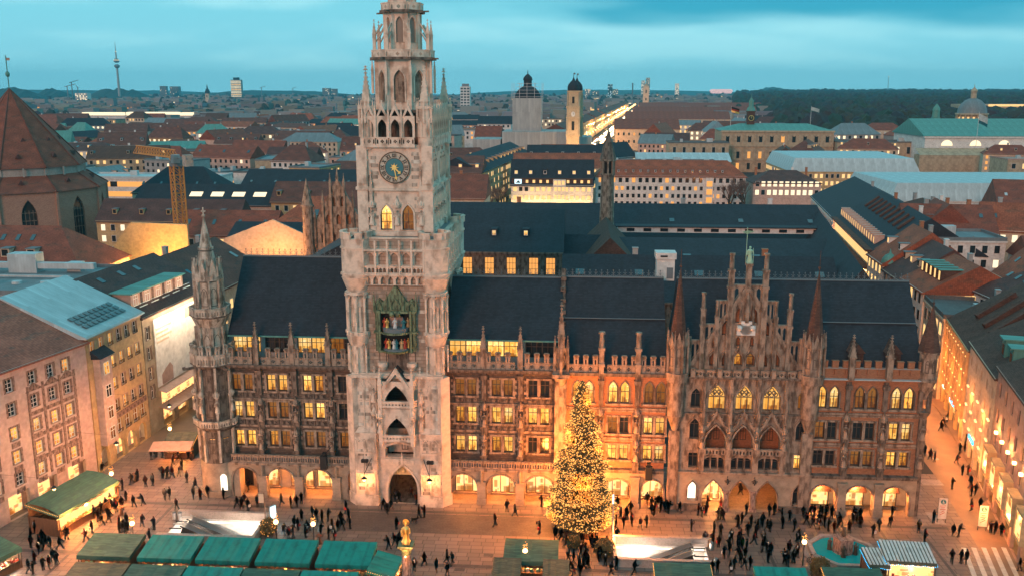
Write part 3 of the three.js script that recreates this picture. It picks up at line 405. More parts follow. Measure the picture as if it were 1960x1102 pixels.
// ---- gabled centre of the brick part ----
const gableHall = (() => {
  const C = 22.5, t = thing('gabled_town_hall', 'town hall front with stepped gable, three glowing tracery windows and tall spired turrets', 'town hall', [C, 0, 0]), L = -8.2, R = 9.7, m = M.trim;
  const A = [-3.3, 0.3, 3.9];
  const holes = [...A.map((x) => ({ x, y: 0, w: 2.95, h: 4.35, k: 'p' })), { x: -6.1, y: 1.4, w: 1.25, h: 2.7, k: 'p' }, { x: 8, y: 1.2, w: 1.3, h: 2.7, k: 'p' }];
  part('arcade_wall', [wall(L, R, 0, 5.4, holes, 0.8, 0.4)], M.base, t);
  for (const q of holes) part('arch_moulding', [surround(q.x, q.y, q.w, q.h, 'p', 0.2, 0.3, 0.52)], m, t);
  win(t, -6.1, 1.4, 0, 1.25, 2.7, { k: 'p', paneMat: E.white, cols: 1, rows: [] }); win(t, 8, 1.2, 0, 1.3, 2.7, { k: 'p', lit: 0, cols: 1, rows: [0.6] });
  part('plinth', [bar(L, A[0] - 1.6, 0, 0.9, 0.3, 0.75), bar(A[2] + 1.6, R, 0, 0.9, 0.3, 0.75)], M.trimDark, t);
  repeatPart('column', [cyl(0.42, 0.36, 2.2, 10, 0, 0.5, 0), box(1.0, 0.5, 1.0, 0, 0, 0), box(1.0, 0.35, 1.0, 0, 2.6, 0)], M.marble, t, [[-1.5, 0, 0.15], [2.1, 0, 0.15]]);
  part('passage_walls', [bar(L, L + 0.3, 0, 5.2, -9, -0.4), bar(R - 0.3, R, 0, 5.2, -9, -0.4), bar(L, R, 0, 5.2, -9.3, -9), bar(L, R, 5.2, 5.4, -9.3, -0.4)], M.cream, t);
  part('passage_floor', [bar(L + 0.3, R - 0.3, 0.008, 0.014, -9, 0.3)], M.arcadeFloor, t);
  const sh = shopFront(t, -3.2, -2.6, 2.4, 3.0, 2, { cols: 2 }); sh.name = 'shop_door';
  part('shop_porch', [wall(-4.9, -1.5, 0, 4.4, [{ x: -3.2, y: 0.1, w: 2.5, h: 3.2 }], 0.3, -2.35)], M.cream, t);
  part('lantern_garland', [...Array(26)].map((_, i) => ball(0.075, -3.2 + (i < 8 ? -1.35 : i > 17 ? 1.35 : (i - 12.5) * 0.27), i < 8 ? 0.6 + i * 0.4 : i > 17 ? 0.6 + (i - 18) * 0.4 : 3.75 + 0.2 * Math.sin(i), -2.25, 5)), E.bulb, t);
  repeatPart('iron_bracket_lamp', [cyl(0.3, 0.12, 0.5, 6, 0, 0, 0), rod([0, 0.5, -0.4], [0, 0.9, 0], 0.05), ball(0.12, 0, -0.2, 0, 6), rod([-0.4, 0.25, 0], [0.4, 0.25, 0], 0.07)], M.iron, t, [[-1.5, 4.3, 0.9], [2.1, 4.3, 0.9]]);
  part('ledge', [bar(L, R, 5.4, 5.65, -0.2, 0.75)], m, t);
  // upper wall with loggia and tracery windows
  const up = []; const lw = [-0.95, 0, 0.95];
  for (const x of A) { for (const s of lw) up.push({ x: x + s, y: 5.95, w: 0.78, h: 1.6, k: s ? '' : '' }); up.push({ x, y: 8.1, w: 2.75, h: 4.1, k: 'p' }, { x, y: 14.3, w: 2.35, h: 3.5, k: 'p' }); }
  for (const x of [-6.1, 7.9]) up.push({ x, y: 6.1, w: 1.3, h: 2.1 }, { x, y: 10.2, w: 1.35, h: 2.9, k: 'p' }, { x, y: 14.6, w: 1.3, h: 2.7, k: 'p' });
  part('wall', [wall(L, R, 5.5, 19, up, 0.8, 0.1)], M.trim, t);
  part('loggia_wall', [bar(-5.2, 5.8, 8, 13, -2.6, -2.4), bar(-5.2, 5.8, 7.9, 8.1, -2.5, -0.6), bar(-5.2, 5.8, 13, 13.2, -2.5, -0.6)], M.brick, t);
  part('inner_wall', [bar(L, R, 5, 19, -3.2, -2.9)], M.tuff, t);
  for (const x of A) {
    for (const s of lw) win(t, x + s, 5.95, -0.3, 0.78, 1.6, { lit: 0, cols: 1, rows: [0.7] });
    part('window_surround', [surround(x, 5.8, 2.8, 2.0, 's', 0.25, 0.2, 0.22)], m, t);
    const w = win(t, x, 14.3, -0.3, 2.35, 3.5, { k: 'p', cols: 3, rows: [0.5], bw: 0.13, paneMat: LIT[1], frame: M.trimDark, name: 'tracery_window' });
    part('tracery', [...[[-0.6, 0.62], [0.6, 0.62], [0, 0.8], [-0.35, 0.68], [0.35, 0.68], [0, 0.6]].map(([q, h]) => disc(0.3, 0.08, q * 0.9, 3.5 * h, -0.02, 10, 0.2))], M.trimDark, w);
    part('window_surround', [surround(x, 14.2, 2.4, 3.6, 'p', 0.3, 0.3, 0.3)], m, t);
    part('loggia_arch', [surround(x, 8.1, 2.75, 4.1, 'p', 0.26, 0.5, 0.6), ext(shapeOf([[x - 1.75, 11.3], [x - 1.5, 11.2], [x, 13.75], [x + 1.5, 11.2], [x + 1.75, 11.3], [x, 14.4]]), 0.5, 0.6), ball(0.22, x, 14.4, 0.4, 6), ...[0.2, 0.4, 0.6, 0.8].flatMap((k) => [-1, 1].map((s) => box(0.2, 0.24, 0.3, x + s * 1.72 * (1 - k), 11.35 + 3 * k, 0.45)))], m, t);
    repeatPart('balustrade_panel', [...balusterPanel(2.6)], m, t, [[x, 8.15, 0.55]]);
    for (const s of [-0.55, 0.55]) win(t, x + s, 9.2, -2.35, 0.8, 1.9, { lit: s > 0 && x === A[2] ? 1 : 2, cols: 2 });
  }
  for (const x of [-6.1, 7.9]) { win(t, x, 6.1, -0.3, 1.3, 2.1, { lit: x > 0 ? 1 : 0 }); win(t, x, 10.2, -0.3, 1.35, 2.9, { k: 'p', lit: 0 }); win(t, x, 14.6, -0.3, 1.3, 2.7, { k: 'p', lit: x > 0 ? 2 : 0 }); for (const g of [surround(x, 10.2, 1.35, 2.9, 'p', 0.22, 0.3, 0.3), ext(shapeOf([[x - 1.1, 12.3], [x, 14.1], [x + 1.1, 12.3], [x, 13.6]]), 0.3, 0.3), surround(x, 14.6, 1.3, 2.7, 'p', 0.2, 0.2, 0.22), surround(x, 6.1, 1.3, 2.1, '', 0.22, 0.2, 0.22)]) part('window_surround', [g], m, t); }
  const PX = [-5.1, -1.5, 2.1, 5.7];
  for (const x of PX) {
    part('buttress', [bar(x - 0.38, x + 0.38, 5.6, 8.2, 0, 0.55), bar(x - 0.5, x + 0.5, 8.2, 9, 0, 0.8), bar(x - 0.26, x + 0.26, 11.5, 19, 0, 0.5), bar(x - 0.4, x + 0.4, 13.4, 14, 0, 0.7), bar(x - 0.34, x + 0.34, 9, 11.5, 0, 0.35)], m, t);
    repeatPart('statue', statueGeo, m, t, [[x, 9.1, 0.65]]); repeatPart('statue_canopy', canopyGeo, m, t, [[x, 11.3, 0.5]]);
    part('pinnacle', pinnacle(x, 12.6, 0.75, 0.34, 2.2, 1.9, 3), m, t);
  }
  for (const y of [13.75]) part('string_course', [bar(L, R, y, y + 0.2, -0.1, 0.45)], M.trimDark, t);
  part('cornice', [bar(L, R, 18.75, 19.05, -0.8, 0.7)], M.trimDark, t);
  repeatPart('parapet_panel', tracery(1.3, 0.85), m, t, [-5.7, -4.25, -2.2, -0.75, 1.35, 2.8, 4.85, 6.3].map((x) => [x, 19.05, 0.5]));
  repeatPart('parapet_post', [bar(-0.3, 0.3, 0, 1.15, -0.25, 0.25)], m, t, [-6.7, -3.2, 0.3, 3.8, 7.3].map((x) => [x, 19.05, 0.5]));
  // gable: front wall with niches, steps of openwork and shafts
  const gx = 0.05, ap = 31;
  const nic = [-5.6, -4.0, -2.35, -0.75, 0.85, 2.45, 4.05, 5.65].map((x) => ({ x: x + 0.05, y: 20.3, w: 1.15, h: 1.85, k: 'p' }));
  const g2 = [[-3.9, 22.6], [-2.2, 23], [-0.85, 23], [0.95, 23], [2.3, 23], [4, 22.6]].map(([x, y]) => ({ x, y, w: 0.5, h: 1.3, k: 'p' }));
  const g3 = [{ x: -2.55, y: 24.5, w: 0.95, h: 1.9, k: 'p' }, { x: 2.65, y: 24.5, w: 0.95, h: 1.9, k: 'p' }, { x: -0.95, y: 26.2, w: 0.8, h: 1.9, k: 'p' }, { x: 1.05, y: 26.2, w: 0.8, h: 1.9, k: 'p' }];
  const tri = shapeOf([[-6.9, 19], [7.0, 19], [7.0, 20.2], [gx + 0.2, ap], [gx - 0.2, ap], [-6.9, 20.2]]);
  for (const q of [...nic.slice(1, 7), ...g2, ...g3]) tri.holes.push(archPath(new THREE.Path(), q.x, q.y, q.w, q.h, q.k));
  part('gable_wall', [ext(tri, 0.7, -0.5)], m, t);
  part('gable_backing', [ext(shapeOf([[-6.5, 19], [6.6, 19], [6.6, 20], [gx, ap - 0.5], [-6.5, 20]]), 0.2, -1.25)], M.brick, t);
  nic.slice(1, 7).forEach((q, i) => { if (i === 2 || i === 3) win(t, q.x, q.y, -1.15, 1.0, 1.7, { k: 'p', lit: i === 2 ? 1 : 2, cols: 1 }); part('niche_arch', [surround(q.x, q.y, q.w, q.h, 'p', 0.15, 0.3, -0.3), ext(shapeOf([[q.x - 0.75, 21.7], [q.x, 23.1], [q.x + 0.75, 21.7], [q.x, 22.7]]), 0.3, -0.25)], m, t); });
  for (const [x, top, w] of [[-5.55, 30.2, 0.62], [-3.75, 29.2, 0.5], [-2.15, 35.4, 0.72], [2.25, 35.4, 0.72], [3.85, 29.2, 0.5], [5.65, 30.2, 0.62], [-7.2, 24.2, 0.5], [7.3, 24.2, 0.5]]) part('gable_shaft', [bar(x - w / 2, x + w / 2, 19.2, top - 2.2, -0.75, -0.1), box(w * 1.3, 0.3, w * 1.3, x, top - 4.6, -0.42), cyl(w * 0.46, w * 0.4, 2.0, 8, x, top - 2.2, -0.42), box(w * 1.2, 0.3, w * 1.2, x, top - 2.4, -0.42), cyl(w * 0.55, w * 0.55, 0.28, 8, x, top - 0.25, -0.42)], m, t);
  for (const [x0, x1, y0, y1] of [[-1.8, 0, 28.6, 31.1], [0.1, 1.9, 28.6, 31.1], [-3.5, -2.5, 26.5, 29], [2.6, 3.6, 26.5, 29], [-5.3, -4, 23.6, 25.8], [4.1, 5.4, 23.6, 25.8], [-7, -5.8, 20.6, 23.6], [5.9, 7.1, 20.6, 23.6]]) { const n = 2, p = (x1 - x0) / n; part('openwork_step', [wall(x0, x1, y0, y1, [...Array(n)].map((_, i) => ({ x: x0 + p * (i + 0.5), y: y0 + 0.3, w: p * 0.55, h: (y1 - y0) * 0.78, k: 'p' })), 0.25, -0.45), bar(x0 - 0.1, x1 + 0.1, y1, y1 + 0.2, -0.85, -0.3)], m, t); }
  for (const s of [-1, 1]) part('gable_coping', [mv(bar(-0.25, 0.25, 0, 13.0, -0.5, 0.5), gx + s * 7.1, 20.1, -0.75, 0, 0, s * 0.573)], m, t);
  part('coat_of_arms', [disc(0.8, 0.3, 0.05, 25.4, -0.1, 6), box(2.4, 1.3, 0.3, 0.05, 24.6, -0.25), ball(0.4, -0.8, 25.6, -0.1, 6), ball(0.4, 0.9, 25.6, -0.1, 6), box(1.4, 0.4, 0.4, 0.05, 26.1, -0.2)], M.white, t);
  part('gable_canopy', [...pinnacle(0.05, 26.3, -0.2, 0.5, 1.4, 3.2), ...pinnacle(-0.75, 26.2, -0.25, 0.3, 0.8, 1.8), ...pinnacle(0.85, 26.2, -0.25, 0.3, 0.8, 1.8)], m, t);
  part('statue_column', [bar(-0.3, 0.4, 30.6, 33.8, -0.75, -0.2), box(0.9, 0.3, 0.8, 0.05, 33.8, -0.45)], m, t);
  const st = part('bronze_figure', [mv(statueGeo.clone(), 0, 0, 0, 0, 0, 0, 1.15), rod([-0.5, 0, 0.2], [-0.5, 4.6, 0.2], 0.04), faces([[-0.5, 4.2, 0.2], [-0.5, 3.7, 0.2], [0.4, 4.1, 0.25], [-1.2, 4, 0.22]], [[0, 1, 2], [2, 1, 0], [0, 3, 1], [1, 3, 0]])], M.green, t); st.position.set(0.05, 34.2, -0.45);
  part('roof', [slope(L, R, 19.6, -0.9, 30.3, -9.2, 20, -17.8), faces([[-6.9, 19.5, -0.8], [7, 19.5, -0.8], [gx, ap - 0.8, -0.9], [gx, ap - 0.8, -9.4]], [[1, 3, 2], [3, 0, 2]])], M.slate, t);
  part('ridge_cresting', cresting(L, R, 30.3, -9.2), M.lead, t);
  // two stair turrets with slate spires
  for (const x of [-8.8, 8.75]) {
    part('turret', [cyl(1.15, 1.25, 5.2, 8, x, 13.6, 0.3, Math.PI / 8), cyl(0.3, 1.2, 2.4, 8, x, 11.2, 0.2, Math.PI / 8), cyl(1.45, 1.6, 1.3, 8, x, 18.4, 0.5, Math.PI / 8), cyl(1.25, 1.25, 4.6, 8, x, 19.7, 0.5, Math.PI / 8), bar(x - 0.7, x + 0.7, 0, 11.4, -0.2, 0.6)], m, t);
    for (let i = -2; i <= 2; i++) { const q = i * Math.PI / 4, sx = x + Math.sin(q) * 1.2, sz = 0.5 + Math.cos(q) * 1.2; win(t, sx, 20.6, sz, 0.62, 2.6, { k: 'p', ry: q, cols: 1, rows: [0.5], paneMat: x > 0 && i === -1 ? E.amber : M.glass, frame: M.trimDark, bw: 0.1 }); part('turret_gable', [mv(ext(shapeOf([[-0.52, 0], [0.52, 0], [0, 1.9]]), 0.2, 0.1), x + Math.sin(q) * 1.25, 23.4, 0.5 + Math.cos(q) * 1.25, q)], m, t); }
    for (let i = -2; i <= 3; i++) { const q = (i - 0.5) * Math.PI / 4; part('turret_pinnacle', pinnacle(x + Math.sin(q) * 1.4, 19.5, 0.5 + Math.cos(q) * 1.4, 0.24, 4.2, 1.7, 2), m, t); }
    part('turret_spire', [spire(1.15, 9.6, 8, x, 24.2, 0.5, Math.PI / 8), ball(0.2, x, 33.8, 0.5, 7), rod([x, 33.6, 0.5], [x, 36, 0.5], 0.04)], M.slateB, t);
  }
  return t;
})();
function balusterPanel(w) { const n = Math.round(w / 0.42); return [wall(-w / 2, w / 2, 0, 0.8, [...Array(n)].map((_, i) => ({ x: -w / 2 + w * (i + 0.5) / n, y: 0.12, w: 0.2, h: 0.52, k: 'p' })), 0.18, 0.09), bar(-w / 2, w / 2, 0.8, 0.95, -0.15, 0.15)]; }
// small openwork turret between the limestone and the brick front
{
  const t = thing('stair_turret', 'pale openwork stone turret with cross where dark roof meets blue roof behind the tree top', 'turret', [-1.6, 0, 0.2]);
  part('shaft', [box(1.6, 19, 1.2, 0, 0, 0), box(2.3, 0.5, 1.8, 0, 18.6, 0.2), cyl(0.5, 1.1, 1.2, 6, 0, 17.4, 0.3)], M.trim, t);
  part('lantern', [...[-0.85, 0, 0.85].flatMap((x) => pinnacle(x, 19, x ? 0.3 : 0.9, 0.34, 3.6, 1.5, 2)), wall(-0.85, 0.85, 19.1, 22.6, [{ x: -0.42, y: 19.6, w: 0.5, h: 2.3, k: 'p' }, { x: 0.42, y: 19.6, w: 0.5, h: 2.3, k: 'p' }], 0.3, 0.35), box(1.3, 3.4, 0.8, 0, 19.1, -0.3)], M.trim, t);
  part('spire', pinnacle(0, 22.4, 0, 0.85, 1.6, 4.2, 6), M.trim, t);
  part('fire_wall', [faces([[-0.2, 19, -1.4], [0.4, 19, -1.4], [0.4, 31.4, -9.4], [-0.2, 31.4, -9.4], [-0.2, 18, -2.2], [0.4, 18, -2.2], [0.4, 30.3, -9.6], [-0.2, 30.3, -9.6]], [[0, 1, 2, 3], [1, 5, 6, 2], [4, 0, 3, 7], [3, 2, 6, 7], [4, 5, 1, 0]]), ...[0, 1, 2, 3, 4, 5, 6, 7].map((i) => box(0.75, 0.5, 0.6, 0.1, 20.2 + i * 1.4, -2 - i * 0.92))], M.trimDark, t);
}
// round corner tower at the left end
{
  const X = -49.9, t = thing('corner_tower', 'pale round corner tower with balconies and stone spire left of the town hall', 'tower', [X, 0, -1.4]), m = M.trimLight, n8 = Math.PI / 8;
  part('lower_wall', [cyl(2.9, 2.75, 4.9, 8, 0, 5, 0, n8), cyl(2.75, 2.75, 9.2, 8, 0, 9.9, 0, n8), bar(1.2, 3, 5, 19, -3, -0.4)], M.trimDark, t); part('wall', [cyl(2.5, 2.75, 1.2, 8, 0, 19, 0, n8), cyl(2.15, 2.15, 4.2, 8, 0, 20.2, 0, n8), cyl(2.15, 2.9, 1.5, 8, 0, 24.4, 0, n8), cyl(1.95, 1.95, 4.7, 8, 0, 25.9, 0, n8)], m, t);
  part('arcade_pier', [cyl(3, 3, 5, 8, 0, 0, 0, n8), cyl(3.3, 3.3, 0.9, 8, 0, 0, 0, n8), box(2.6, 5, 2, 2.4, 0, 1)], M.base, t);
  part('shop_vitrine', [cyl(0.5, 0.5, 0.15, 12).rotateX(Math.PI / 2).translate(1.5, 3.1, 3.0), box(1.0, 1.9, 0.15, 1.5, 1.2, 3.0)], E.white, t);
  const gal = (y, r, h) => { for (let i = 0; i < 8; i++) { const q = i * Math.PI / 4, w = 2 * r * Math.tan(Math.PI / 8); const o = part('balcony_panel', balusterPanel(+w.toFixed(2)), m, t); o.position.set(Math.sin(q) * r, y, Math.cos(q) * r); o.rotation.y = q; if (h) o.scale.y = h; } part('balcony_floor', [cyl(r * 0.8, r * 1.09, 0.9, 8, 0, y - 0.95, 0, n8), cyl(r * 1.12, r * 1.12, 0.14, 8, 0, y - 0.1, 0, n8)], M.trimDark, t); };
  gal(10.4, 3.3); gal(19.2, 3.1, 1.7); gal(26, 2.75, 1.25);
  for (const [y, h, r, lit] of [[6.4, 2.3, 2.66, 1], [11.7, 2.4, 2.55, 1], [15.4, 2.4, 2.55, 0], [21, 2.4, 1.99, 0], [27.3, 2.5, 1.81, 0]]) for (let i = -2; i <= 2; i++) { const q = i * Math.PI / 4; win(t, Math.sin(q) * r, y, Math.cos(q) * r, 1.05, h, { ry: q, lit: lit && i >= 0 ? 1 : 0, k: y > 20 ? 's' : '' }); }
  for (const [y0, y1, r] of [[5.2, 19, 2.95], [20.4, 24.4, 2.3], [26, 31, 2.1]]) for (let i = -2; i <= 2; i++) { const q = (i + 0.5) * Math.PI / 4; part('corner_shaft', [mv(box(0.36, y1 - y0, 0.36), Math.sin(q) * r, y0, Math.cos(q) * r, q)], m, t); if (y0 < 10) { repeatPart('statue', statueGeo, m, t, [[Math.sin(q) * 3.2, 12.6, Math.cos(q) * 3.2, q]]); repeatPart('statue_canopy', canopyGeo, m, t, [[Math.sin(q) * 3.1, 14.7, Math.cos(q) * 3.1, q]]); } }
  for (let i = 0; i < 8; i++) { const q = i * Math.PI / 4; repeatPart('merlon', merlonGeo, m, t, [[Math.sin(q + 0.2) * 3.1, 20.6, Math.cos(q + 0.2) * 3.1, q], [Math.sin(q - 0.2) * 3.1, 20.6, Math.cos(q - 0.2) * 3.1, q]]); if (i % 2) part('gargoyle', [mv(box(0.25, 0.3, 1.6), Math.sin(q) * 3.9, 18.7, Math.cos(q) * 3.9, q), mv(box(0.35, 0.4, 0.4), Math.sin(q) * 4.7, 18.75, Math.cos(q) * 4.7, q)], M.trimDark, t); }
  part('spire', [cyl(2.3, 2.3, 0.6, 8, 0, 30.8, 0, n8), cyl(1.8, 1.05, 3.4, 8, 0, 31.3, 0, n8), cyl(1.15, 1.15, 0.35, 8, 0, 34.9, 0, n8), spire(0.95, 4.7, 8, 0, 35.1, 0, n8), box(0.7, 0.16, 0.16, 0, 40, 0), box(0.16, 1.1, 0.16, 0, 39.5, 0), box(0.4, 0.3, 0.4, 0, 39.3, 0)], m, t);
  for (let i = 0; i < 8; i++) { const q = (i + 0.5) * Math.PI / 4; part('spire_gable', [mv(ext(shapeOf([[-0.8, 0], [0.8, 0], [0, 2.5]]), 0.25, 0.1), Math.sin(q - n8) * 1.95, 31.2, Math.cos(q - n8) * 1.95, q - n8), ...pinnacle(Math.sin(q) * 2.05, 30.6, Math.cos(q) * 2.05, 0.3, 1.6, 1.5, 2)], m, t); }
}
scene.getObjectByName('corner_tower').scale.set(0.9, 1, 0.9);
// slim corner turret at the right end
{
  const t = thing('corner_turret', 'small pale corner turret with pointed slate cap at the right street corner', 'turret', [46.1, 0, -0.2]);
  part('wall', [cyl(0.35, 1.3, 2.6, 8, 0, 16.4, 0), cyl(1.15, 1.15, 4, 8, 0, 18.9, 0), cyl(1.35, 1.35, 0.3, 8, 0, 19, 0), cyl(1.4, 1.4, 0.3, 8, 0, 22.7, 0)], M.trim, t);
  part('corbel', [cyl(0.3, 1, 1.4, 8, 0, 13.4, 0), cyl(0.35, 0.35, 3, 8, -0.6, 14.6, 0.3), cyl(0.35, 0.35, 3, 8, 0.5, 14.6, 0.3), bar(-0.5, 0.4, 0, 14, -0.4, 0.5)], M.trimDark, t);
  part('cap', [spire(1.45, 6.2, 8, 0, 23, 0), ball(0.18, 0, 29.3, 0), rod([0, 29, 0], [0, 30.6, 0], 0.04)], M.slateB, t);
  for (let i = -2; i <= 2; i++) { const q = i * Math.PI / 4 + 0.39; win(t, Math.sin(q) * 1.1, 20.2, Math.cos(q) * 1.1, 0.5, 1.7, { k: 'p', ry: q, cols: 1, lit: i === 1 ? 1 : 0 }); }
  repeatPart('statue', statueGeo, M.trim, t, [[0, 7, 0.6], [0, 11, 0.6]]);
}
// ---------- clock tower ----------
const font = await new FontLoader().loadAsync('fonts/droid/droid_serif_bold.typeface.json');
{
  const t = thing('clock_tower', 'tall pale gothic town hall tower with blue clock dial and green figure stage', 'tower', [-23.6, 0, 0]), m = M.towerStone, tr = M.towerStone;
  const blockMats = [[0.66, 0.56, 0.46], [0.5, 0.41, 0.33], [0.36, 0.28, 0.22], [0.74, 0.65, 0.55], [0.43, 0.34, 0.27]].map((c, i) => mat('ashlar', c, { map: scaled(T.soot, 5 + i, 4 + i) }));
  const blockGeo = [0.7, 0.95, 1.2].map((w) => fin([bar(-w / 2, w / 2, 0.02, 0.47, -0.1, 0.045)]));
  const blocks = (x0, x1, y0, y1, z, keep, ry = 0, ox = 0) => { const r = rng(Math.round(y0 * 10 + x0)); for (let y = y0, k = 0; y < y1 - 0.4; y += 0.5, k++) for (let x = x0 + (k % 2) * 0.35; x < x1 - 0.3;) { const i = Math.floor(r() * 3), w = [0.7, 0.95, 1.2][i]; if (x + w <= x1 + 0.01 && r() < keep) { const o = part('stone_block', blockGeo[i], pick(blockMats, r), t); const X = x + w / 2; if (ry) { o.position.set(z, y, X); o.rotation.y = ry; } else o.position.set(X, y, z); } x += w + 0.04; } };
  // foot with gateway
  part('foot', [wall(-6, 6, 0, 18.5, [{ x: 0.35, y: 0, w: 4.2, h: 5.6, k: 'p' }, { x: 0, y: 6.75, w: 3.9, h: 1.95, k: 's' }, { x: 0, y: 9.6, w: 3.6, h: 3.3, k: 'p' }, { x: 0, y: 14.5, w: 3.7, h: 2.95, k: 'p' }], 1.2, 1), bar(-6, -5.4, 0, 18.5, -16, -0.2), bar(5.4, 6, 0, 18.5, -16, -0.2), bar(-6, 6, 0, 18.5, -16.5, -16)], m, t);
  for (const s of [-1, 1]) { part('corner_buttress', [bar(s * 4.5 - 1.5, s * 4.5 + 1.5, 0, 10.4, 0.9, 2.0), faces([[s * 4.5 - 1.5, 10.4, 2], [s * 4.5 + 1.5, 10.4, 2], [s * 4.5 + 1.5, 11.2, 1.5], [s * 4.5 - 1.5, 11.2, 1.5]], [[0, 1, 2, 3]]), bar(s * 4.5 - 1.45, s * 4.5 + 1.45, 10.4, 18.5, 0.9, 1.5), bar(s * 4.5 - 1.62, s * 4.5 + 1.62, 0, 1.5, 0.9, 2.25), mv(box(1.5, 18.4, 1.5), s * 6, 0, 1.0, 0.785), mv(box(1.75, 1.6, 1.75), s * 6, 0, 1.0, 0.785), bar(s * 4.5 - 1.6, s * 4.5 + 1.6, 10.3, 10.55, 0.9, 2.1)], m, t); part('buttress_rib', [-1.32, -0.1, 1.18].flatMap((q) => [bar(s * 4.5 + q - 0.09, s * 4.5 + q + 0.09, 1.6, 9.6, 1.95, 2.14), bar(s * 4.5 + q - 0.08, s * 4.5 + q + 0.08, 11.2, 18, 1.45, 1.62)]), m, t); part('buttress_panel', [4.6, 7.6].map((y) => bar(s * 4.5 - 1.5, s * 4.5 + 1.5, y, y + 0.2, 1.95, 2.2)), m, t); for (const q of [-0.7, 0.55]) { part('blind_arch', [surround(s * 4.5 + q, 7.9, 0.8, 1.7, 'p', 0.14, 0.16, 2.12)], m, t); part('blind_arch', [surround(s * 4.5 + q, 15, 0.8, 2.6, 'p', 0.12, 0.14, 1.6)], m, t); } blocks(s * 4.5 - 1.4, s * 4.5 + 1.4, 1.7, 10, 1.99, 0.42); blocks(s * 4.5 - 1.35, s * 4.5 + 1.35, 11.3, 18, 1.48, 0.42); }
  part('gate_arch', [surround(0.35, 0, 4.2, 5.6, 'p', 0.35, 0.5, 1.25), surround(0.35, 0, 4.0, 5.5, 'p', 0.2, 0.8, 1.05), ext(shapeOf([[-2.6, 5.7], [3.3, 5.7], [3.3, 6.6], [-2.6, 6.6]]), 0.3, 1.3), ...[0, 1, 2, 3, 4, 5].map((i) => box(0.5, 0.6, 0.25, -2.2 + i, 5.85, 1.3)), ...pinnacle(0.35, 5.8, 1.35, 0.3, 0.6, 1.0, 2)], m, t);
  part('gate_passage', [bar(-1.75, 2.45, 0.01, 0.03, -15, 1), bar(-1.9, -1.75, 0, 5.6, -15, -0.1), bar(2.45, 2.6, 0, 5.6, -15, -0.1), bar(-1.9, 2.6, 5.6, 5.8, -15, -0.2), bar(-1.9, 2.6, 0, 5.6, -15.2, -15)], M.trimDark, t);
  part('iron_gate', [...[0, 1, 2, 3, 4, 5].map((i) => rod([-1.7, 0, 0.6 - i * 0.3], [-1.7, 4, 0.6 - i * 0.3], 0.05)), ...[0, 1, 2, 3].map((i) => rod([-1.7, 0.8 + i, 0.7], [-1.7, 0.8 + i, -1], 0.05))], M.iron, t);
  part('gate_relief', [ext(shapeOf([[-1.2, 3.9], [1.9, 3.9], [1.6, 4.8], [0.35, 5.3], [-0.9, 4.8]]), 0.2, 0.4), ball(0.3, -0.5, 4.4, 0.4), ball(0.35, 0.35, 4.5, 0.4), ball(0.3, 1.2, 4.4, 0.4)], mat('gilded_relief', [0.75, 0.5, 0.24]), t);
  part('lower_opening', [surround(0, 6.75, 3.9, 1.95, 's', 0.3, 0.3, 1.15), bar(-2, 2, 6.5, 10, -1.6, -1.4)], m, t); win(t, 0.3, 6.9, -1.35, 0.9, 1.3, { lit: 0 });
  // balcony oriel
  const oriel = (y0, y1, r) => [[0, 0, 2.05], [-0.9, -1, 1.4], [0.9, 1, 1.4]];
  for (const [y, bh] of [[9.2, 1.1], [14.0, 0.9]]) { part('balcony_floor', [ext(shapeOf([[-3.1, 1], [-2, 2.6], [2, 2.6], [3.1, 1]]), 0.35).rotateX(Math.PI / 2).translate(0, y + 0.35, 0)].map((g) => { g.scale(1, 1, 1); return g; }), m, t); const p = part('balcony_panel', balusterPanel(3.9), m, t); p.position.set(0, y + 0.35, 2.5); for (const s of [-1, 1]) { const q = part('balcony_panel', balusterPanel(1.7), m, t); q.position.set(s * 2.52, y + 0.35, 1.75); q.rotation.y = s * 0.97; } }
  part('loggia_front', [wall(-2.1, 2.1, 9.5, 14.2, [{ x: 0, y: 9.5, w: 3.3, h: 3.35, k: 'p' }], 0.35, 2.4), wall(-2.1, 2.1, 14.3, 18, [{ x: 0, y: 14.3, w: 3.4, h: 3.1, k: 'p' }], 0.35, 2.4), ext(shapeOf([[-2.3, 16.6], [-1.95, 16.6], [0, 19.1], [1.95, 16.6], [2.3, 16.6], [0, 20]]), 0.4, 2.6)], m, t);
  for (const s of [-1, 1]) {
    part('loggia_side', [mv(wall(-0.85, 0.85, 9.5, 14.2, [{ x: 0, y: 9.7, w: 1.05, h: 2.9, k: 'p' }], 0.3, 0), s * 2.55, 0, 1.75, s * 0.97), mv(wall(-0.85, 0.85, 14.3, 17.2, [{ x: 0, y: 14.4, w: 1.05, h: 2.4, k: 'p' }], 0.3, 0), s * 2.55, 0, 1.75, s * 0.97), mv(ext(shapeOf([[-0.85, 16.9], [0.85, 16.9], [0, 18.8]]), 0.3), s * 2.55, 0, 1.75, s * 0.97)], m, t);
    part('oriel_pinnacle', [...pinnacle(s * 2.15, 9, 2.5, 0.5, 8.6, 2, 4), ...pinnacle(s * 3.1, 9, 1.3, 0.55, 8.4, 2, 4), ...pinnacle(s * 3.5, 8, 1.3, 0.4, 7, 1.6, 3)], m, t);
    repeatPart('statue', statueGeo, tr, t, [[s * 2.2, 11, 2.85], [s * 3.2, 11, 1.75], [s * 3.25, 15, 1.7]]); repeatPart('statue_canopy', canopyGeo, tr, t, [[s * 2.2, 13, 2.8], [s * 3.2, 13, 1.7]]);
  }
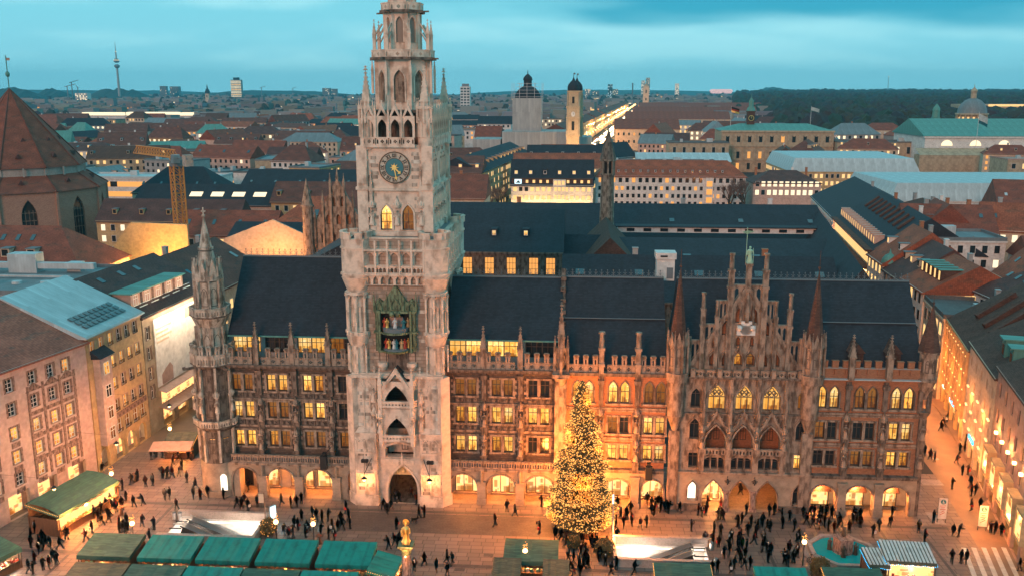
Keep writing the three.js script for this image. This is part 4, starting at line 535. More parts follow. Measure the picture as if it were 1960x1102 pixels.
  part('oriel_roof', [faces([[-2.1, 17.4, 2.3], [0, 19.9, 2.3], [0, 19.9, 0.6], [-2.1, 17.4, 0.6], [2.1, 17.4, 2.3], [2.1, 17.4, 0.6]], [[0, 1, 2, 3], [1, 4, 5, 2]])], M.slate, t);
  part('loggia_room', [bar(-2.4, 2.4, 9.3, 18, -2.6, -2.4), bar(-2.4, 2.4, 14, 14.3, -2.5, 1)], M.tuff, t); for (const s of [-1.1, 0.3, 1.2]) win(t, s, 10.4, -2.3, 0.8, 1.7, { lit: 0 });
  // hanging lamps on the buttresses
  for (const s of [-1, 1]) { const x = s * 4.5 - 0.1; part('bracket', [rod([x - 0.9 * s, 6.9, 2.1], [x, 4.9, 3], 0.05), rod([x, 7.0, 2], [x + 0.1, 9.4, 2.1], 0.03), rod([x - 0.5, 6.6, 2.3], [x + 0.5, 6.6, 2.6], 0.08), box(0.9, 0.4, 0.5, x, 6.4, 2.3), rod([x, 6.6, 2.5], [x, 4.6, 3], 0.03), spire(0.42, 0.4, 8, x, 4.3, 3)], M.iron, t); part('lamp_globe', [ball(0.24, x, 4.15, 3, 8)], E.lamp, t); lampLight('tower_lamp', -23.6 + x, 4.1, 3.02, SOFT, 20, 12); }
  // middle stage
  part('ledge', [bar(-6.3, 6.3, 18.3, 18.7, -16.3, 1.9), bar(-6.1, 6.1, 18.7, 18.9, -16.2, 1.6)], m, t);
  part('shaft_wall', [bar(-5.8, 5.8, 18.7, 31, -16.2, 0.7), bar(-5.9, 5.9, 31, 37, -16.2, 0.9)], mat('shaft_stone', [0.47, 0.37, 0.3], { map: scaled(T.brick, 7, 16), bumpMap: scaled(T.brick, 7, 16), bumpScale: 0.03 }), t);
  blocks(-4.2, -3, 19, 30, 0.72, 0.55); blocks(3, 4.1, 19, 30, 0.72, 0.55);
  for (const s of [-1, 1]) for (const z of [0.2, -15.6]) {
    const x = s * 5.2;
    part('corner_turret', [cyl(1.25, 1.25, 12, 8, x, 18.8, z, 0.39), cyl(1.3, 1.75, 1.4, 8, x, 22.6, z, 0.39), cyl(1.7, 1.7, 0.5, 8, x, 24, z, 0.39), cyl(1.75, 1.75, 0.3, 8, x, 29.6, z, 0.39), cyl(1.35, 2.1, 2, 8, x, 29.9, z, 0.39), cyl(2.0, 2.0, 5.2, 8, x, 31.8, z, 0.39), cyl(2.2, 2.2, 0.3, 8, x, 32.2, z, 0.39), cyl(2.15, 2.15, 0.25, 8, x, 35.7, z, 0.39)], m, t);
    repeatPart('column', [cyl(0.17, 0.17, 5.2, 6, 0, 24.4, 0), box(0.5, 0.4, 0.5, 0, 29.2, 0), box(0.5, 0.4, 0.5, 0, 24.2, 0), cyl(0.15, 0.15, 3.7, 6, 0, 18.9, 0)], m, t, [0, 1, 2, 3, 4, 5, 6, 7].map((i) => [x + Math.sin(i * 0.785) * 1.55, 0, z + Math.cos(i * 0.785) * 1.55, i * 0.785]));
    for (let i = 0; i < 8; i++) { const q = i * 0.785 + 0.39; part('turret_merlon', [mv(box(1.0, 0.8, 0.35), x + Math.sin(q) * 1.9, 37, z + Math.cos(q) * 1.9, q), mv(box(1.1, 0.14, 0.45), x + Math.sin(q) * 1.9, 37.8, z + Math.cos(q) * 1.9, q)], m, t); if (z > 0 || s > 0) { win(t, x + Math.sin(q) * 1.87, 33.4, z + Math.cos(q) * 1.87, 0.5, 1.8, { ry: q, lit: 0, cols: 1, rows: [] }); win(t, x + Math.sin(q) * 1.17, 25.2, z + Math.cos(q) * 1.17, 0.5, 3, { ry: q, lit: 0, cols: 1, rows: [], k: 'p' }); part('turret_tracery', [mv(surround(0, 35.2, 0.6, 1.1, 'p', 0.12, 0.1), x + Math.sin(q) * 1.9, 0, z + Math.cos(q) * 1.9, q)], m, t); part('blind_arch', [mv(surround(0, 28, 0.8, 1.5, 'p', 0.14, 0.2), x + Math.sin(q) * 1.55, 0, z + Math.cos(q) * 1.55, q)], m, t); } }
  }
  // corbelled gallery, front and right side
  const galleryRun = (len, n, place) => {
    const g = [], o = [];
    part('corbel_table', [place(wall(-len / 2, len / 2, 30.9, 32.2, [...Array(n)].map((_, i) => ({ x: -len / 2 + len * (i + 0.5) / n, y: 30.95, w: len / n * 0.66, h: 1.1, k: 'p' })), 0.5, 1.35))], m, t);
    part('gallery_rail', [place(bar(-len / 2, len / 2, 32.2, 32.45, 0.6, 1.75)), place(wall(-len / 2, len / 2, 32.45, 33.4, [...Array(n * 2)].map((_, i) => ({ x: -len / 2 + len * (i + 0.5) / n / 2, y: 32.6, w: 0.42, h: 0.62, k: 's' })), 0.25, 1.6)), place(bar(-len / 2, len / 2, 33.4, 33.55, 1.25, 1.7))], m, t);
    part('gallery_arches', [place(wall(-len / 2, len / 2, 33.5, 35.5, [...Array(5)].map((_, i) => ({ x: -len / 2 + len * (i + 0.5) / 5, y: 33.6, w: len / 5 * 0.62, h: 1.55, k: 's' })), 0.4, 1.2)), place(bar(-len / 2, len / 2, 35.45, 35.7, 0.5, 1.75))], m, t);
    part('gallery_parapet', [place(wall(-len / 2, len / 2, 35.7, 37, [...Array(8)].map((_, i) => ({ x: -len / 2 + len * (i + 0.5) / 8, y: 35.85, w: len / 8 * 0.55, h: 0.95, k: '' })), 0.3, 0.85)), place(bar(-len / 2, len / 2, 36.95, 37.15, 0.4, 1.0))], m, t);
    for (let i = 0; i <= 5; i++) part('gallery_post', [place(box(0.22, 4.6, 0.22, -len / 2 + len * i / 5, 32.3, 1.7))], m, t);
  };
  galleryRun(8.0, 8, (g) => g); galleryRun(12.4, 12, (g) => mv(g, 5.1, 0, -7.7, Math.PI / 2));
  part('gallery_back', [bar(-4.4, 4.4, 33.4, 37, 0.5, 0.55)], M.lead, t); part('gallery_roof', [bar(-5.6, 5.6, 36.9, 37.05, -16, 0.5)], M.lead, t);
  for (let i = 0; i < 5; i++) if (i === 2) win(t, 0, 33.7, 0.72, 1, 1.4, { lit: 2 });
  for (const z of [-4.5, -10]) { win(t, 5.85, 25, z, 1.1, 3.4, { ry: Math.PI / 2, k: 'p', lit: 0 }); win(t, 5.85, 20, z, 1.1, 2.4, { ry: Math.PI / 2, k: 'p', lit: 0 }); part('string_course', [bar(5.8, 6.1, 24.3, 24.5, -15, -0.6)], m, t); }
  // upper shaft
  const gw = [{ x: -1.3, y: 37.9, w: 1.5, h: 3.3, k: 'p' }, { x: 1.6, y: 37.9, w: 1.5, h: 3.3, k: 'p' }];
  part('upper_shaft', [wall(-4.5, 4.5, 37, 49, gw, 0.6, -1), bar(-4.5, -4, 37, 49, -17, -1.6), mv(wall(-8, 8, 37, 49, [...[-5, -2.6, 2.6, 5].map((x) => ({ x, y: 44, w: 1.2, h: 3.4, k: 'p' })), ...[-5, -2.5, 0, 2.5, 5].map((x) => ({ x, y: 38.2, w: 1.2, h: 3, k: 'p' }))], 0.6), 4.5, 0, -9, Math.PI / 2), bar(-4.5, 4.5, 37, 49, -17, -16.4)], m, t);
  part('shaft_core', [bar(-3.8, 3.7, 37, 49, -16.3, -2.2)], M.tuff, t);
  gw.forEach((q, i) => { win(t, q.x, q.y, -1.3, q.w, q.h, { k: 'p', cols: 2, rows: [0.3, 0.62], paneMat: i ? DIM[0] : LIT[2], frame: M.trimDark }); part('window_surround', [surround(q.x, q.y, q.w, q.h, 'p', 0.25, 0.3, -0.8), surround(q.x, q.y, q.w, q.h, 'p', 0.1, 0.4, -0.85)], m, t); });
  for (const z of [-4, -6.4, -11.6, -14]) { win(t, 4.2, 44, z, 1.2, 3.4, { k: 'p', ry: Math.PI / 2, lit: 0, frame: M.trimDark }); } for (const z of [-4, -6.5, -9, -11.5, -14]) { win(t, 4.2, 38.2, z, 1.2, 3, { k: 'p', ry: Math.PI / 2, lit: 0, frame: M.trimDark }); repeatPart('statue', statueGeo, m, t, [[4.75, 38.6, z + 1.2, Math.PI / 2]]); repeatPart('statue_canopy', canopyGeo, m, t, [[4.65, 40.8, z + 1.2, Math.PI / 2]]); }
  part('window_surround', [-4, -6.4, -11.6, -14].map((z) => mv(surround(0, 44, 1.2, 3.4, 'p', 0.25, 0.3), 4.7, 0, z, Math.PI / 2)), m, t);
  for (const x of [-3.2, 0.15, 3.4]) { repeatPart('statue', statueGeo, m, t, [[x, 38.7, -0.7]]); repeatPart('statue_canopy', canopyGeo, m, t, [[x, 40.9, -0.75]]); }
  for (const x of [-3.2, 3.4]) part('shaft_pinnacle', pinnacle(x, 41.2, -0.75, 0.4, 1.8, 2.6, 4), m, t);
  for (const [x, z] of [[-4.3, -1.1], [4.3, -1.1], [4.3, -16.8], [-4.3, -16.8]]) part('corner_pilaster', [box(1.4, 11.8, 1.0, x, 37.1, z), box(1.7, 0.4, 1.3, x, 43.2, z), box(1.2, 2, 0.9, x, 44, z + 0.2)], m, t);
  part('ledge', [bar(-4.9, 4.9, 43.1, 43.4, -17.4, -0.55), bar(-4.7, 4.7, 37.1, 37.7, -17.2, -0.6)], m, t);
  blocks(-3.5, -2.2, 43.6, 48.6, -0.98, 0.6); blocks(2.2, 3.5, 43.6, 48.6, -0.98, 0.6); blocks(-3.6, -2.3, 37.8, 43, -0.98, 0.6); blocks(2.5, 3.6, 37.8, 43, -0.98, 0.6); blocks(-15.5, -1.8, 42, 43, 4.52, 0.5, Math.PI / 2); blocks(-15.5, -1.8, 47.7, 48.9, 4.52, 0.4, Math.PI / 2);
  // clock
  const ck = part('clock_dial', [disc(2.0, 0.2, 0, 0, 0, 40, 0)], M.dial, t); ck.position.set(0, 46.1, -0.72);
  part('dial_rim', [disc(2.06, 0.12, 0, 0, 0.05, 40, 1.92), disc(1.24, 0.1, 0, 0, 0.06, 40, 1.18)], M.bronzeDark, ck); part('dial_centre', [disc(1.18, 0.1, 0, 0, 0.04, 40)], M.dialBlue, ck);
  ['XII', 'I', 'II', 'III', 'IV', 'V', 'VI', 'VII', 'VIII', 'IX', 'X', 'XI'].forEach((s, i) => { const g = new TextGeometry(s, { font, size: 0.46, depth: 0.05, curveSegments: 3 }); g.computeBoundingBox(); const w = g.boundingBox.max.x; g.translate(-w / 2, -0.23, 0); g.scale(Math.min(1, 0.62 / w), 1, 1); const a = i * Math.PI / 6; part('numeral', [mv(raw(g), Math.sin(a) * 1.57, Math.cos(a) * 1.57, 0.02, 0, 0, -a)], M.black, ck); });
  const hand = (n, a, L, w) => part(n, [mv(ext(shapeOf([[-w / 2, -0.35], [w / 2, -0.35], [w * 0.4, L * 0.7], [w * 1.3, L * 0.75], [0, L], [-w * 1.3, L * 0.75], [-w * 0.4, L * 0.7]]), 0.05, 0), 0, 0, 0.16, 0, 0, -a)], M.gold, ck);
  hand('hour_hand', 4.48 * Math.PI / 6, 1.15, 0.2); hand('minute_hand', 28.5 * Math.PI / 30, 1.7, 0.15); part('sun_boss', [disc(0.3, 0.06, 0, 0, 0.2, 12), ...[0, 1, 2, 3, 4, 5, 6, 7].map((i) => mv(ext(shapeOf([[-0.09, 0.2], [0.09, 0.2], [0, 0.6]]), 0.04, 0.1), 0, 0, 0, 0, 0, i * 0.785))], M.gold, ck);
  // open gallery above the clock
  const galleryTop = (len, n, place) => {
    part('gallery_floor', [place(bar(-len / 2, len / 2, 48.7, 49.05, -0.8, 0.55))], m, t);
    for (let i = 0; i < n; i++) { const x = -len / 2 + len * (i + 0.5) / n, w = len / n; part('gallery_bay', [place(mv(wall(-w / 2, w / 2, 49.95, 52.7, [{ x: 0, y: 50, w: w * 0.66, h: 2.3, k: 'p' }], 0.35, 0.45), x)), place(mv(ext(shapeOf([[-w / 2, 52.3], [0, 54.3], [w / 2, 52.3], [w / 2 - 0.14, 52.2], [0, 53.5], [-w / 2 + 0.14, 52.2]]), 0.4, 0.5), x)), place(box(0.2, 0.5, 0.2, x, 54.2, 0.3)), ...pinnacle(0, 49.9, 0.55, 0.24, 3, 1.4, 2).map((g) => place(mv(g, x - w / 2)))], m, t); const tp = part('gallery_tracery', [place(mv(tracery(+(w * 0.92).toFixed(2), 0.85), x, 49.05, 0.5))], m, t); }
  };
  galleryTop(6.8, 4, (g) => mv(g, -0.6, 0, -1)); galleryTop(13.6, 7, (g) => mv(g, 4.5, 0, -9, Math.PI / 2));
  part('gallery_core', [bar(-3.3, 3.2, 48.9, 53.2, -15.8, -3), bar(-4.6, 4.6, 53.1, 53.4, -17, -1)], M.trimDark, t);
  for (const [x, z] of [[-3.6, -1.6], [4.0, -1.6], [4.4, -16.4], [-3.6, -16.4]]) { part('corner_tower', [cyl(1.0, 1.0, 5.6, 8, x, 48.4, z, 0.39), cyl(1.2, 1.2, 0.4, 8, x, 53.6, z, 0.39)], m, t); for (let i = 0; i < 6; i++) { const q = i * 1.047; part('corner_gable', [mv(surround(0, 50, 0.5, 2.5, 'p', 0.12, 0.2), x + Math.sin(q) * 1.05, 0, z + Math.cos(q) * 1.05, q), ...pinnacle(x + Math.sin(q) * 1.05, 51.8, z + Math.cos(q) * 1.05, 0.26, 1.7, 1.3, 2)], m, t); } part('corner_pinnacle', pinnacle(x, 53.6, z, 0.95, 0.9, 3.9, 6), m, t); }
  // octagon stages
  const oct = (y0, y1, r, wy, wh, ww, lit) => { const n8 = Math.PI / 8; part('octagon', [cyl(r * 0.93, r * 0.93, y1 - y0, 8, 0, y0, -9, n8)], lit ? mat('bell_stage', [0.28, 0.22, 0.18]) : M.trim, t); for (let i = 0; i < 8; i++) { const q = i * Math.PI / 4, a = r * Math.cos(n8), sw = 2 * r * Math.sin(n8); part('octagon_face', [mv(wall(-sw / 2, sw / 2, y0, y1, [{ x: 0, y: wy, w: ww, h: wh, k: 'p' }], 0.3), Math.sin(q) * a, 0, -9 + Math.cos(q) * a, q), mv(surround(0, wy, ww, wh, 'p', 0.2, 0.25, 0.15), Math.sin(q) * a, 0, -9 + Math.cos(q) * a, q)], m, t); if (Math.cos(q) > -0.3) win(t, Math.sin(q) * (a - 0.22), wy, -9 + Math.cos(q) * (a - 0.22), ww, wh, { ry: q, k: 'p', cols: 2, rows: [0.25, 0.5, 0.72], frame: M.trim, bw: 0.08, paneMat: lit ? M.glass : mat('old_glass', [0.14, 0.1, 0.05], { roughness: 0.2 }) }); part('octagon_shaft', [mv(box(0.42, y1 - y0, 0.42), Math.sin(q + n8) * r, y0, -9 + Math.cos(q + n8) * r, q)], m, t); } };
  oct(53.2, 60.2, 3.75, 54.4, 4.2, 1.45, 0); oct(60.4, 66.3, 2.4, 62.2, 3.3, 0.95, 1); oct(66.5, 73, 1.7, 68, 3, 0.6, 1);
  for (const [y, r, w] of [[60.2, 3.95, 0.9], [66.3, 2.6, 0.9]]) for (let i = 0; i < 8; i++) { const q = i * Math.PI / 4, sw = 2 * r * Math.tan(Math.PI / 8); const p = part('octagon_rail', tracery(+sw.toFixed(2), w), m, t); p.position.set(Math.sin(q) * r, y, -9 + Math.cos(q) * r); p.rotation.y = q; part('octagon_cornice', [mv(box(sw * 1.05, 0.35, 0.6), Math.sin(q) * r, y - 0.3, -9 + Math.cos(q) * r, q), ...(i % 2 ? [mv(box(0.2, 0.2, 1.5), Math.sin(q + 0.39) * (r + 0.8), y - 0.25, -9 + Math.cos(q + 0.39) * (r + 0.8), q + 0.39)] : [])], M.trimDark, t); }
  for (let i = 0; i < 8; i++) { const q = i * Math.PI / 4 + Math.PI / 8, x = Math.sin(q) * 3.9, z = -9 + Math.cos(q) * 3.9; part('flying_pinnacle', [...pinnacle(x, 60.3, z, 0.42, 2.9, 1.7, 3), rod([x, 63, z], [Math.sin(q) * 2.8, 64.6, -9 + Math.cos(q) * 2.8], 0.14, 4), rod([x, 62, z], [Math.sin(q) * 2.8, 63.6, -9 + Math.cos(q) * 2.8], 0.1, 4)], m, t); part('octagon_pinnacle', pinnacle(Math.sin(q) * 4.3, 55.5, -9 + Math.cos(q) * 4.3, 0.3, 3, 1.6, 2), m, t); }
  part('top_spire', [spire(1.9, 9, 8, 0, 73, -9)], M.copper, t);
  // figure stage
  const gs = M.verdigris, gl = part('figure_stage', [bar(-2.7, -2.35, 22, 27.6, 0.7, 1.5), bar(2.3, 2.65, 22, 27.6, 0.7, 1.5), bar(-2.9, 2.9, 24.5, 24.75, 0.7, 1.9), bar(-2.3, 2.3, 21.9, 22.15, 0.7, 1.9), bar(-2.2, -1.95, 22.1, 27.6, 1.4, 1.9), bar(1.95, 2.2, 22.1, 27.6, 1.4, 1.9), cyl(2.2, 2.2, 0.25, 16, 0, 24.5, 0.7), cyl(2.0, 2.2, 0.3, 16, 0, 21.9, 0.7), ext(shapeOf([[-2.9, 27.4], [-2.9, 28.2], [-2.2, 29.1], [-1.6, 28.6], [-1, 29.4], [0, 31], [1, 29.4], [1.6, 28.6], [2.2, 29.1], [2.9, 28.2], [2.9, 27.4]]), 0.7, 1.3), surround(0, 27.7, 0.9, 1.3, 'p', 0.2, 0.3, 1.55), surround(-2.2, 27.5, 0.6, 1.1, 'p', 0.15, 0.3, 1.55), surround(2.2, 27.5, 0.6, 1.1, 'p', 0.15, 0.3, 1.55), ball(0.45, -0.4, 27.1, 1.6, 7), ball(0.45, 0.4, 27.1, 1.6, 7), bar(-2.75, 2.75, 27.2, 27.5, 0.7, 1.7), ...[-2.8, -1.1, 1.1, 2.8].flatMap((x) => pinnacle(x, 27.4, 1.4, 0.24, 1.3, 1.2, 2))], gs, t);
  part('stage_niche', [bar(-2.3, 2.3, 22, 27.4, 0.68, 0.78)], M.black, gl); part('stage_backdrop', [bar(-0.9, 0.9, 25, 26.6, 0.78, 0.85)], M.rose, gl);
  part('stage_floor', [cyl(1.85, 1.85, 0.3, 16, 0, 22.1, 0.75), cyl(1.9, 1.9, 0.5, 16, 0, 24.75, 0.75)], M.lead, gl);
  const figs = [[-1.5, 25.2], [-1.1, 25.2], [0, 25.3], [1.1, 25.2], [1.6, 25.2], [-1.3, 22.4], [-0.9, 22.4], [-0.2, 22.4], [0.1, 22.4], [0.8, 22.4], [1.2, 22.4], [1.6, 22.4]], cl = [M.red, M.gold, M.white, M.dialBlue, M.ochre]; figs.forEach(([x, y], i) => { const f = part('stage_figure', statueGeo, i === 2 ? M.white : cl[i % 5], gl); f.position.set(x, y, 0.9 + Math.sqrt(Math.max(0, 2.6 - x * x)) * 0.55); f.scale.setScalar(0.72); });
  for (const s of [-1.95, 2.0]) { part('small_balcony', [cyl(0.4, 0.75, 0.6, 6, s, 19.2, 0.9), cyl(0.75, 0.75, 0.5, 6, s, 19.8, 0.9)], m, t); win(t, s, 19.9, 0.74, 1, 2.2, { k: 'r', lit: 0, cols: 1, rows: [] }); }
  part('stone_panel', [bar(-1.3, 1.4, 19.2, 21.8, 0.6, 0.8)], M.trimDark, t);
}
// ---------- houses ----------
// a house with its front along +x from its left end, depth towards -z, turned by ry
function farWindows(rows, len, z, o) {                          // small windows of buildings far off, joined
  const fr = [], lit = [], dark = [], r = o.r || R0;
  for (const q of rows) { const n = q.n || Math.max(1, Math.round(len / (q.p || 3.1))), p = (len - (q.m || 1)) / n; for (let i = 0; i < n; i++) { const x = (q.m || 1) / 2 + p * (i + 0.5), w = q.w || 1.2, h = q.h || 1.8; fr.push(bar(x - w / 2 - 0.12, x + w / 2 + 0.12, q.y - 0.12, q.y + h + 0.12, z - 0.05, z + 0.05)); (r() < (q.lit ?? 0.3) ? lit : dark).push(bar(x - w / 2, x + w / 2, q.y, q.y + h, z - 0.02, z + 0.09)); } }
  return [fr, lit, dark];
}
function house(o) {
  const { len, d = 14, h = 18, rise = 6 } = o, t = thing(o.name || 'house', o.label, o.cat || 'house', [o.p[0], 0, o.p[1]], o.ry || 0, o.group), wm = o.wm || M.cream, rm = o.rm || M.tileA, near = o.near;
  const holes = [];
  if (near) for (const q of o.rows) q.xs.forEach((x) => holes.push({ x, y: q.y, w: q.w, h: q.h, k: q.k }));
  if (o.arches) for (const x of o.arches.xs) holes.push({ x, y: 0, w: o.arches.w, h: o.arches.h, k: o.arches.k ?? 'r' });
  if (near) { part('front_wall', [wall(0, len, 0, h, holes, 0.45, 0)], wm, t); part('wall', [bar(0, len, 0, h, -d, -d + 0.4), bar(0, 0.4, 0, h, -d, -0.45), bar(len - 0.4, len, 0, h, -d, -0.45), bar(0.4, len - 0.4, 0, h, -1.8, -1.5)], o.sideM || wm, t); }
  else part('wall', [bar(0, len, 0, h, -d, 0)], wm, t);
  const mid = len / 2, sh = (g) => mv(g, mid, 0, -d / 2);
  if (o.roof === 'flat') { part('roof', [bar(-0.15, len + 0.15, h, h + 0.12, -d - 0.15, 0.15), bar(-0.15, len + 0.15, h + 0.12, h + 0.8, -0.1, 0.15), bar(-0.15, len + 0.15, h + 0.12, h + 0.8, -d - 0.15, -d + 0.1), bar(-0.15, 0.1, h + 0.12, h + 0.8, -d, 0), bar(len - 0.1, len + 0.15, h + 0.12, h + 0.8, -d, 0)], rm, t); for (let i = 0; i < (o.boxes ?? 2); i++) { const bw = rnd(1.5, 4), bx = rnd(3, len - 3), bz = -rnd(3, d - 3); part('roof_plant', [bar(bx - bw / 2, bx + bw / 2, h + 0.1, h + rnd(1.4, 2.6), bz - 1, bz + 1)], M.zinc, t); } }
  else if (o.roof === 'mansard') part('roof', [sh(faces(mansard(len, d, h, rise), [[0, 1, 5, 4], [1, 2, 6, 5], [2, 3, 7, 6], [3, 0, 4, 7], [4, 5, 6, 7], [3, 2, 1, 0]]))], rm, t);
  else { part('roof', [sh(roof(len, d, rise, h, o.roof === 'hip' ? d * 0.45 : 0, o.over ?? 0.5))], rm, t); if (o.roof !== 'hip') part('gable', [sh(gableEnd(d, rise * 0.985, h, len / 2)), sh(gableEnd(d, rise * 0.985, h, -len / 2))], o.sideM || wm, t); }
  part('eave', [bar(-0.2, len + 0.2, h - 0.45, h - 0.05, -0.1, 0.32)], o.eaveM || wm, t);
  if (near) for (const q of o.rows) q.xs.forEach((x, i) => { const L = q.lits ? +q.lits[i] : (rnd() < (q.lit ?? 0.4) ? 1 : 0); win(t, x, q.y, -0.22, q.w, q.h, { k: q.k, lit: L, cols: q.cols || 2, rows: q.bars || [0.6], frame: q.frame || M.frameW, bw: q.bw || 0.08, paneMat: q.pane }); if (q.sur) part('window_surround', [surround(x, q.y, q.w, q.h, q.k || '', q.sur, 0.1, 0.05)], q.surM || M.rose, t); if (q.sill) part('window_sill', [bar(x - q.w / 2 - 0.2, x + q.w / 2 + 0.2, q.y - 0.16, q.y, -0.1, 0.22)], M.concrete, t); if (q.box) part('window_rail', [bar(x - q.w / 2, x + q.w / 2, q.y + 0.5, q.y + 0.58, 0.05, 0.12), ...[0, 1, 2, 3, 4].map((k) => bar(x - q.w / 2 + q.w * k / 4 - 0.03, x - q.w / 2 + q.w * k / 4 + 0.03, q.y, q.y + 0.5, 0.05, 0.1))], M.iron, t); if (q.apron) part('painted_panel', [bar(x - q.w / 2 - 0.1, x + q.w / 2 + 0.1, q.y - 1.05, q.y - 0.3, -0.1, 0.03)], q.surM || M.fresco, t); });
  else { const lit = [], dark = [], fr = []; const add = (a, pl) => { [fr, lit, dark].forEach((l, i) => l.push(...a[i].map(pl))); }; add(farWindows(o.rows, len, 0, o), (g) => g); if (o.sides) { const q = o.rows.map((w) => ({ ...w, n: 0 })); add(farWindows(q, d, 0, o), (g) => mv(g, len, 0, 0, Math.PI / 2)); add(farWindows(q, d, 0, o), (g) => mv(g, 0, 0, -d, -Math.PI / 2)); } if (o.frames !== 0) stuffPart('window_frames', fr, o.frameM || M.white, t); stuffPart('lit_windows', lit, o.litM || pick([E.warm, E.pale, E.amber]), t); stuffPart('dark_windows', dark, M.glass, t); }
  if (o.dormers) { const q = o.dormers; for (let i = 0; i < q.n; i++) { const x = (q.x0 ?? 2) + (len - 2 * (q.x0 ?? 2)) * (q.n > 1 ? i / (q.n - 1) : 0.5), f = q.f ?? 0.35, y = h + rise * f, z = -d / 2 * f, w = q.w || 1.3, H = q.h || 1.5; part('dormer', [bar(x - w / 2, x + w / 2, y - 0.3, y + H, z - H * d / 2 / rise - 0.3, z + 0.15)], q.wallM || wm, t); part('dormer_roof', [bar(x - w / 2 - 0.15, x + w / 2 + 0.15, y + H, y + H + 0.15, z - H * d / 2 / rise - 0.6, z + 0.4)], q.m || M.lead, t); const L = rnd() < (q.lit ?? 0.3); if (near) win(t, x, y + 0.15, z + 0.3, w * 0.75, H * 0.8, { lit: L ? 1 : 0, frame: M.frameW, rows: [] }); else part('dormer_window', [bar(x - w * 0.36, x + w * 0.36, y + 0.2, y + H - 0.2, z, z + 0.2)], L ? E.warm : M.glass, t); } }
  for (let i = 0; i < (o.chimneys ?? 0); i++) { const x = len * (i + 0.5) / o.chimneys + rnd(-1, 1); part('chimney', [bar(x - 0.5, x + 0.5, h + rise * 0.5, h + rise + 1.1, -d * 0.55, -d * 0.55 + 0.8), bar(x - 0.58, x + 0.58, h + rise + 1.1, h + rise + 1.25, -d * 0.55 - 0.08, -d * 0.55 + 0.88)], pick([M.white, M.brick, M.grey]), t); }
  if (o.skylights) { const q = o.skylights, a = Math.atan2(rise, d / 2); for (let i = 0; i < q.n; i++) { const x = (q.x0 ?? 3) + (len - 2 * (q.x0 ?? 3)) * (q.n > 1 ? i / (q.n - 1) : 0.5), f = q.f ?? 0.6; part('skylight', [mv(box(q.w || 0.9, 0.12, q.h || 1.4), x, h + rise * f + 0.03, -d / 2 * f, 0, a)], q.m || M.skyGlass, t); } }
  return t;
}
function mansard(len, d, h, rise) { const a = len / 2 + 0.3, b = d / 2 + 0.3, k = rise * 0.42; return [[-a, h, b], [a, h, b], [a, h, -b], [-a, h, -b], [-a + k, h + rise, b - k], [a - k, h + rise, b - k], [a - k, h + rise, -b + k], [-a + k, h + rise, -b + k]]; }
const seq = (a, b, n) => [...Array(n)].map((_, i) => a + (b - a) * (n > 1 ? i / (n - 1) : 0.5));
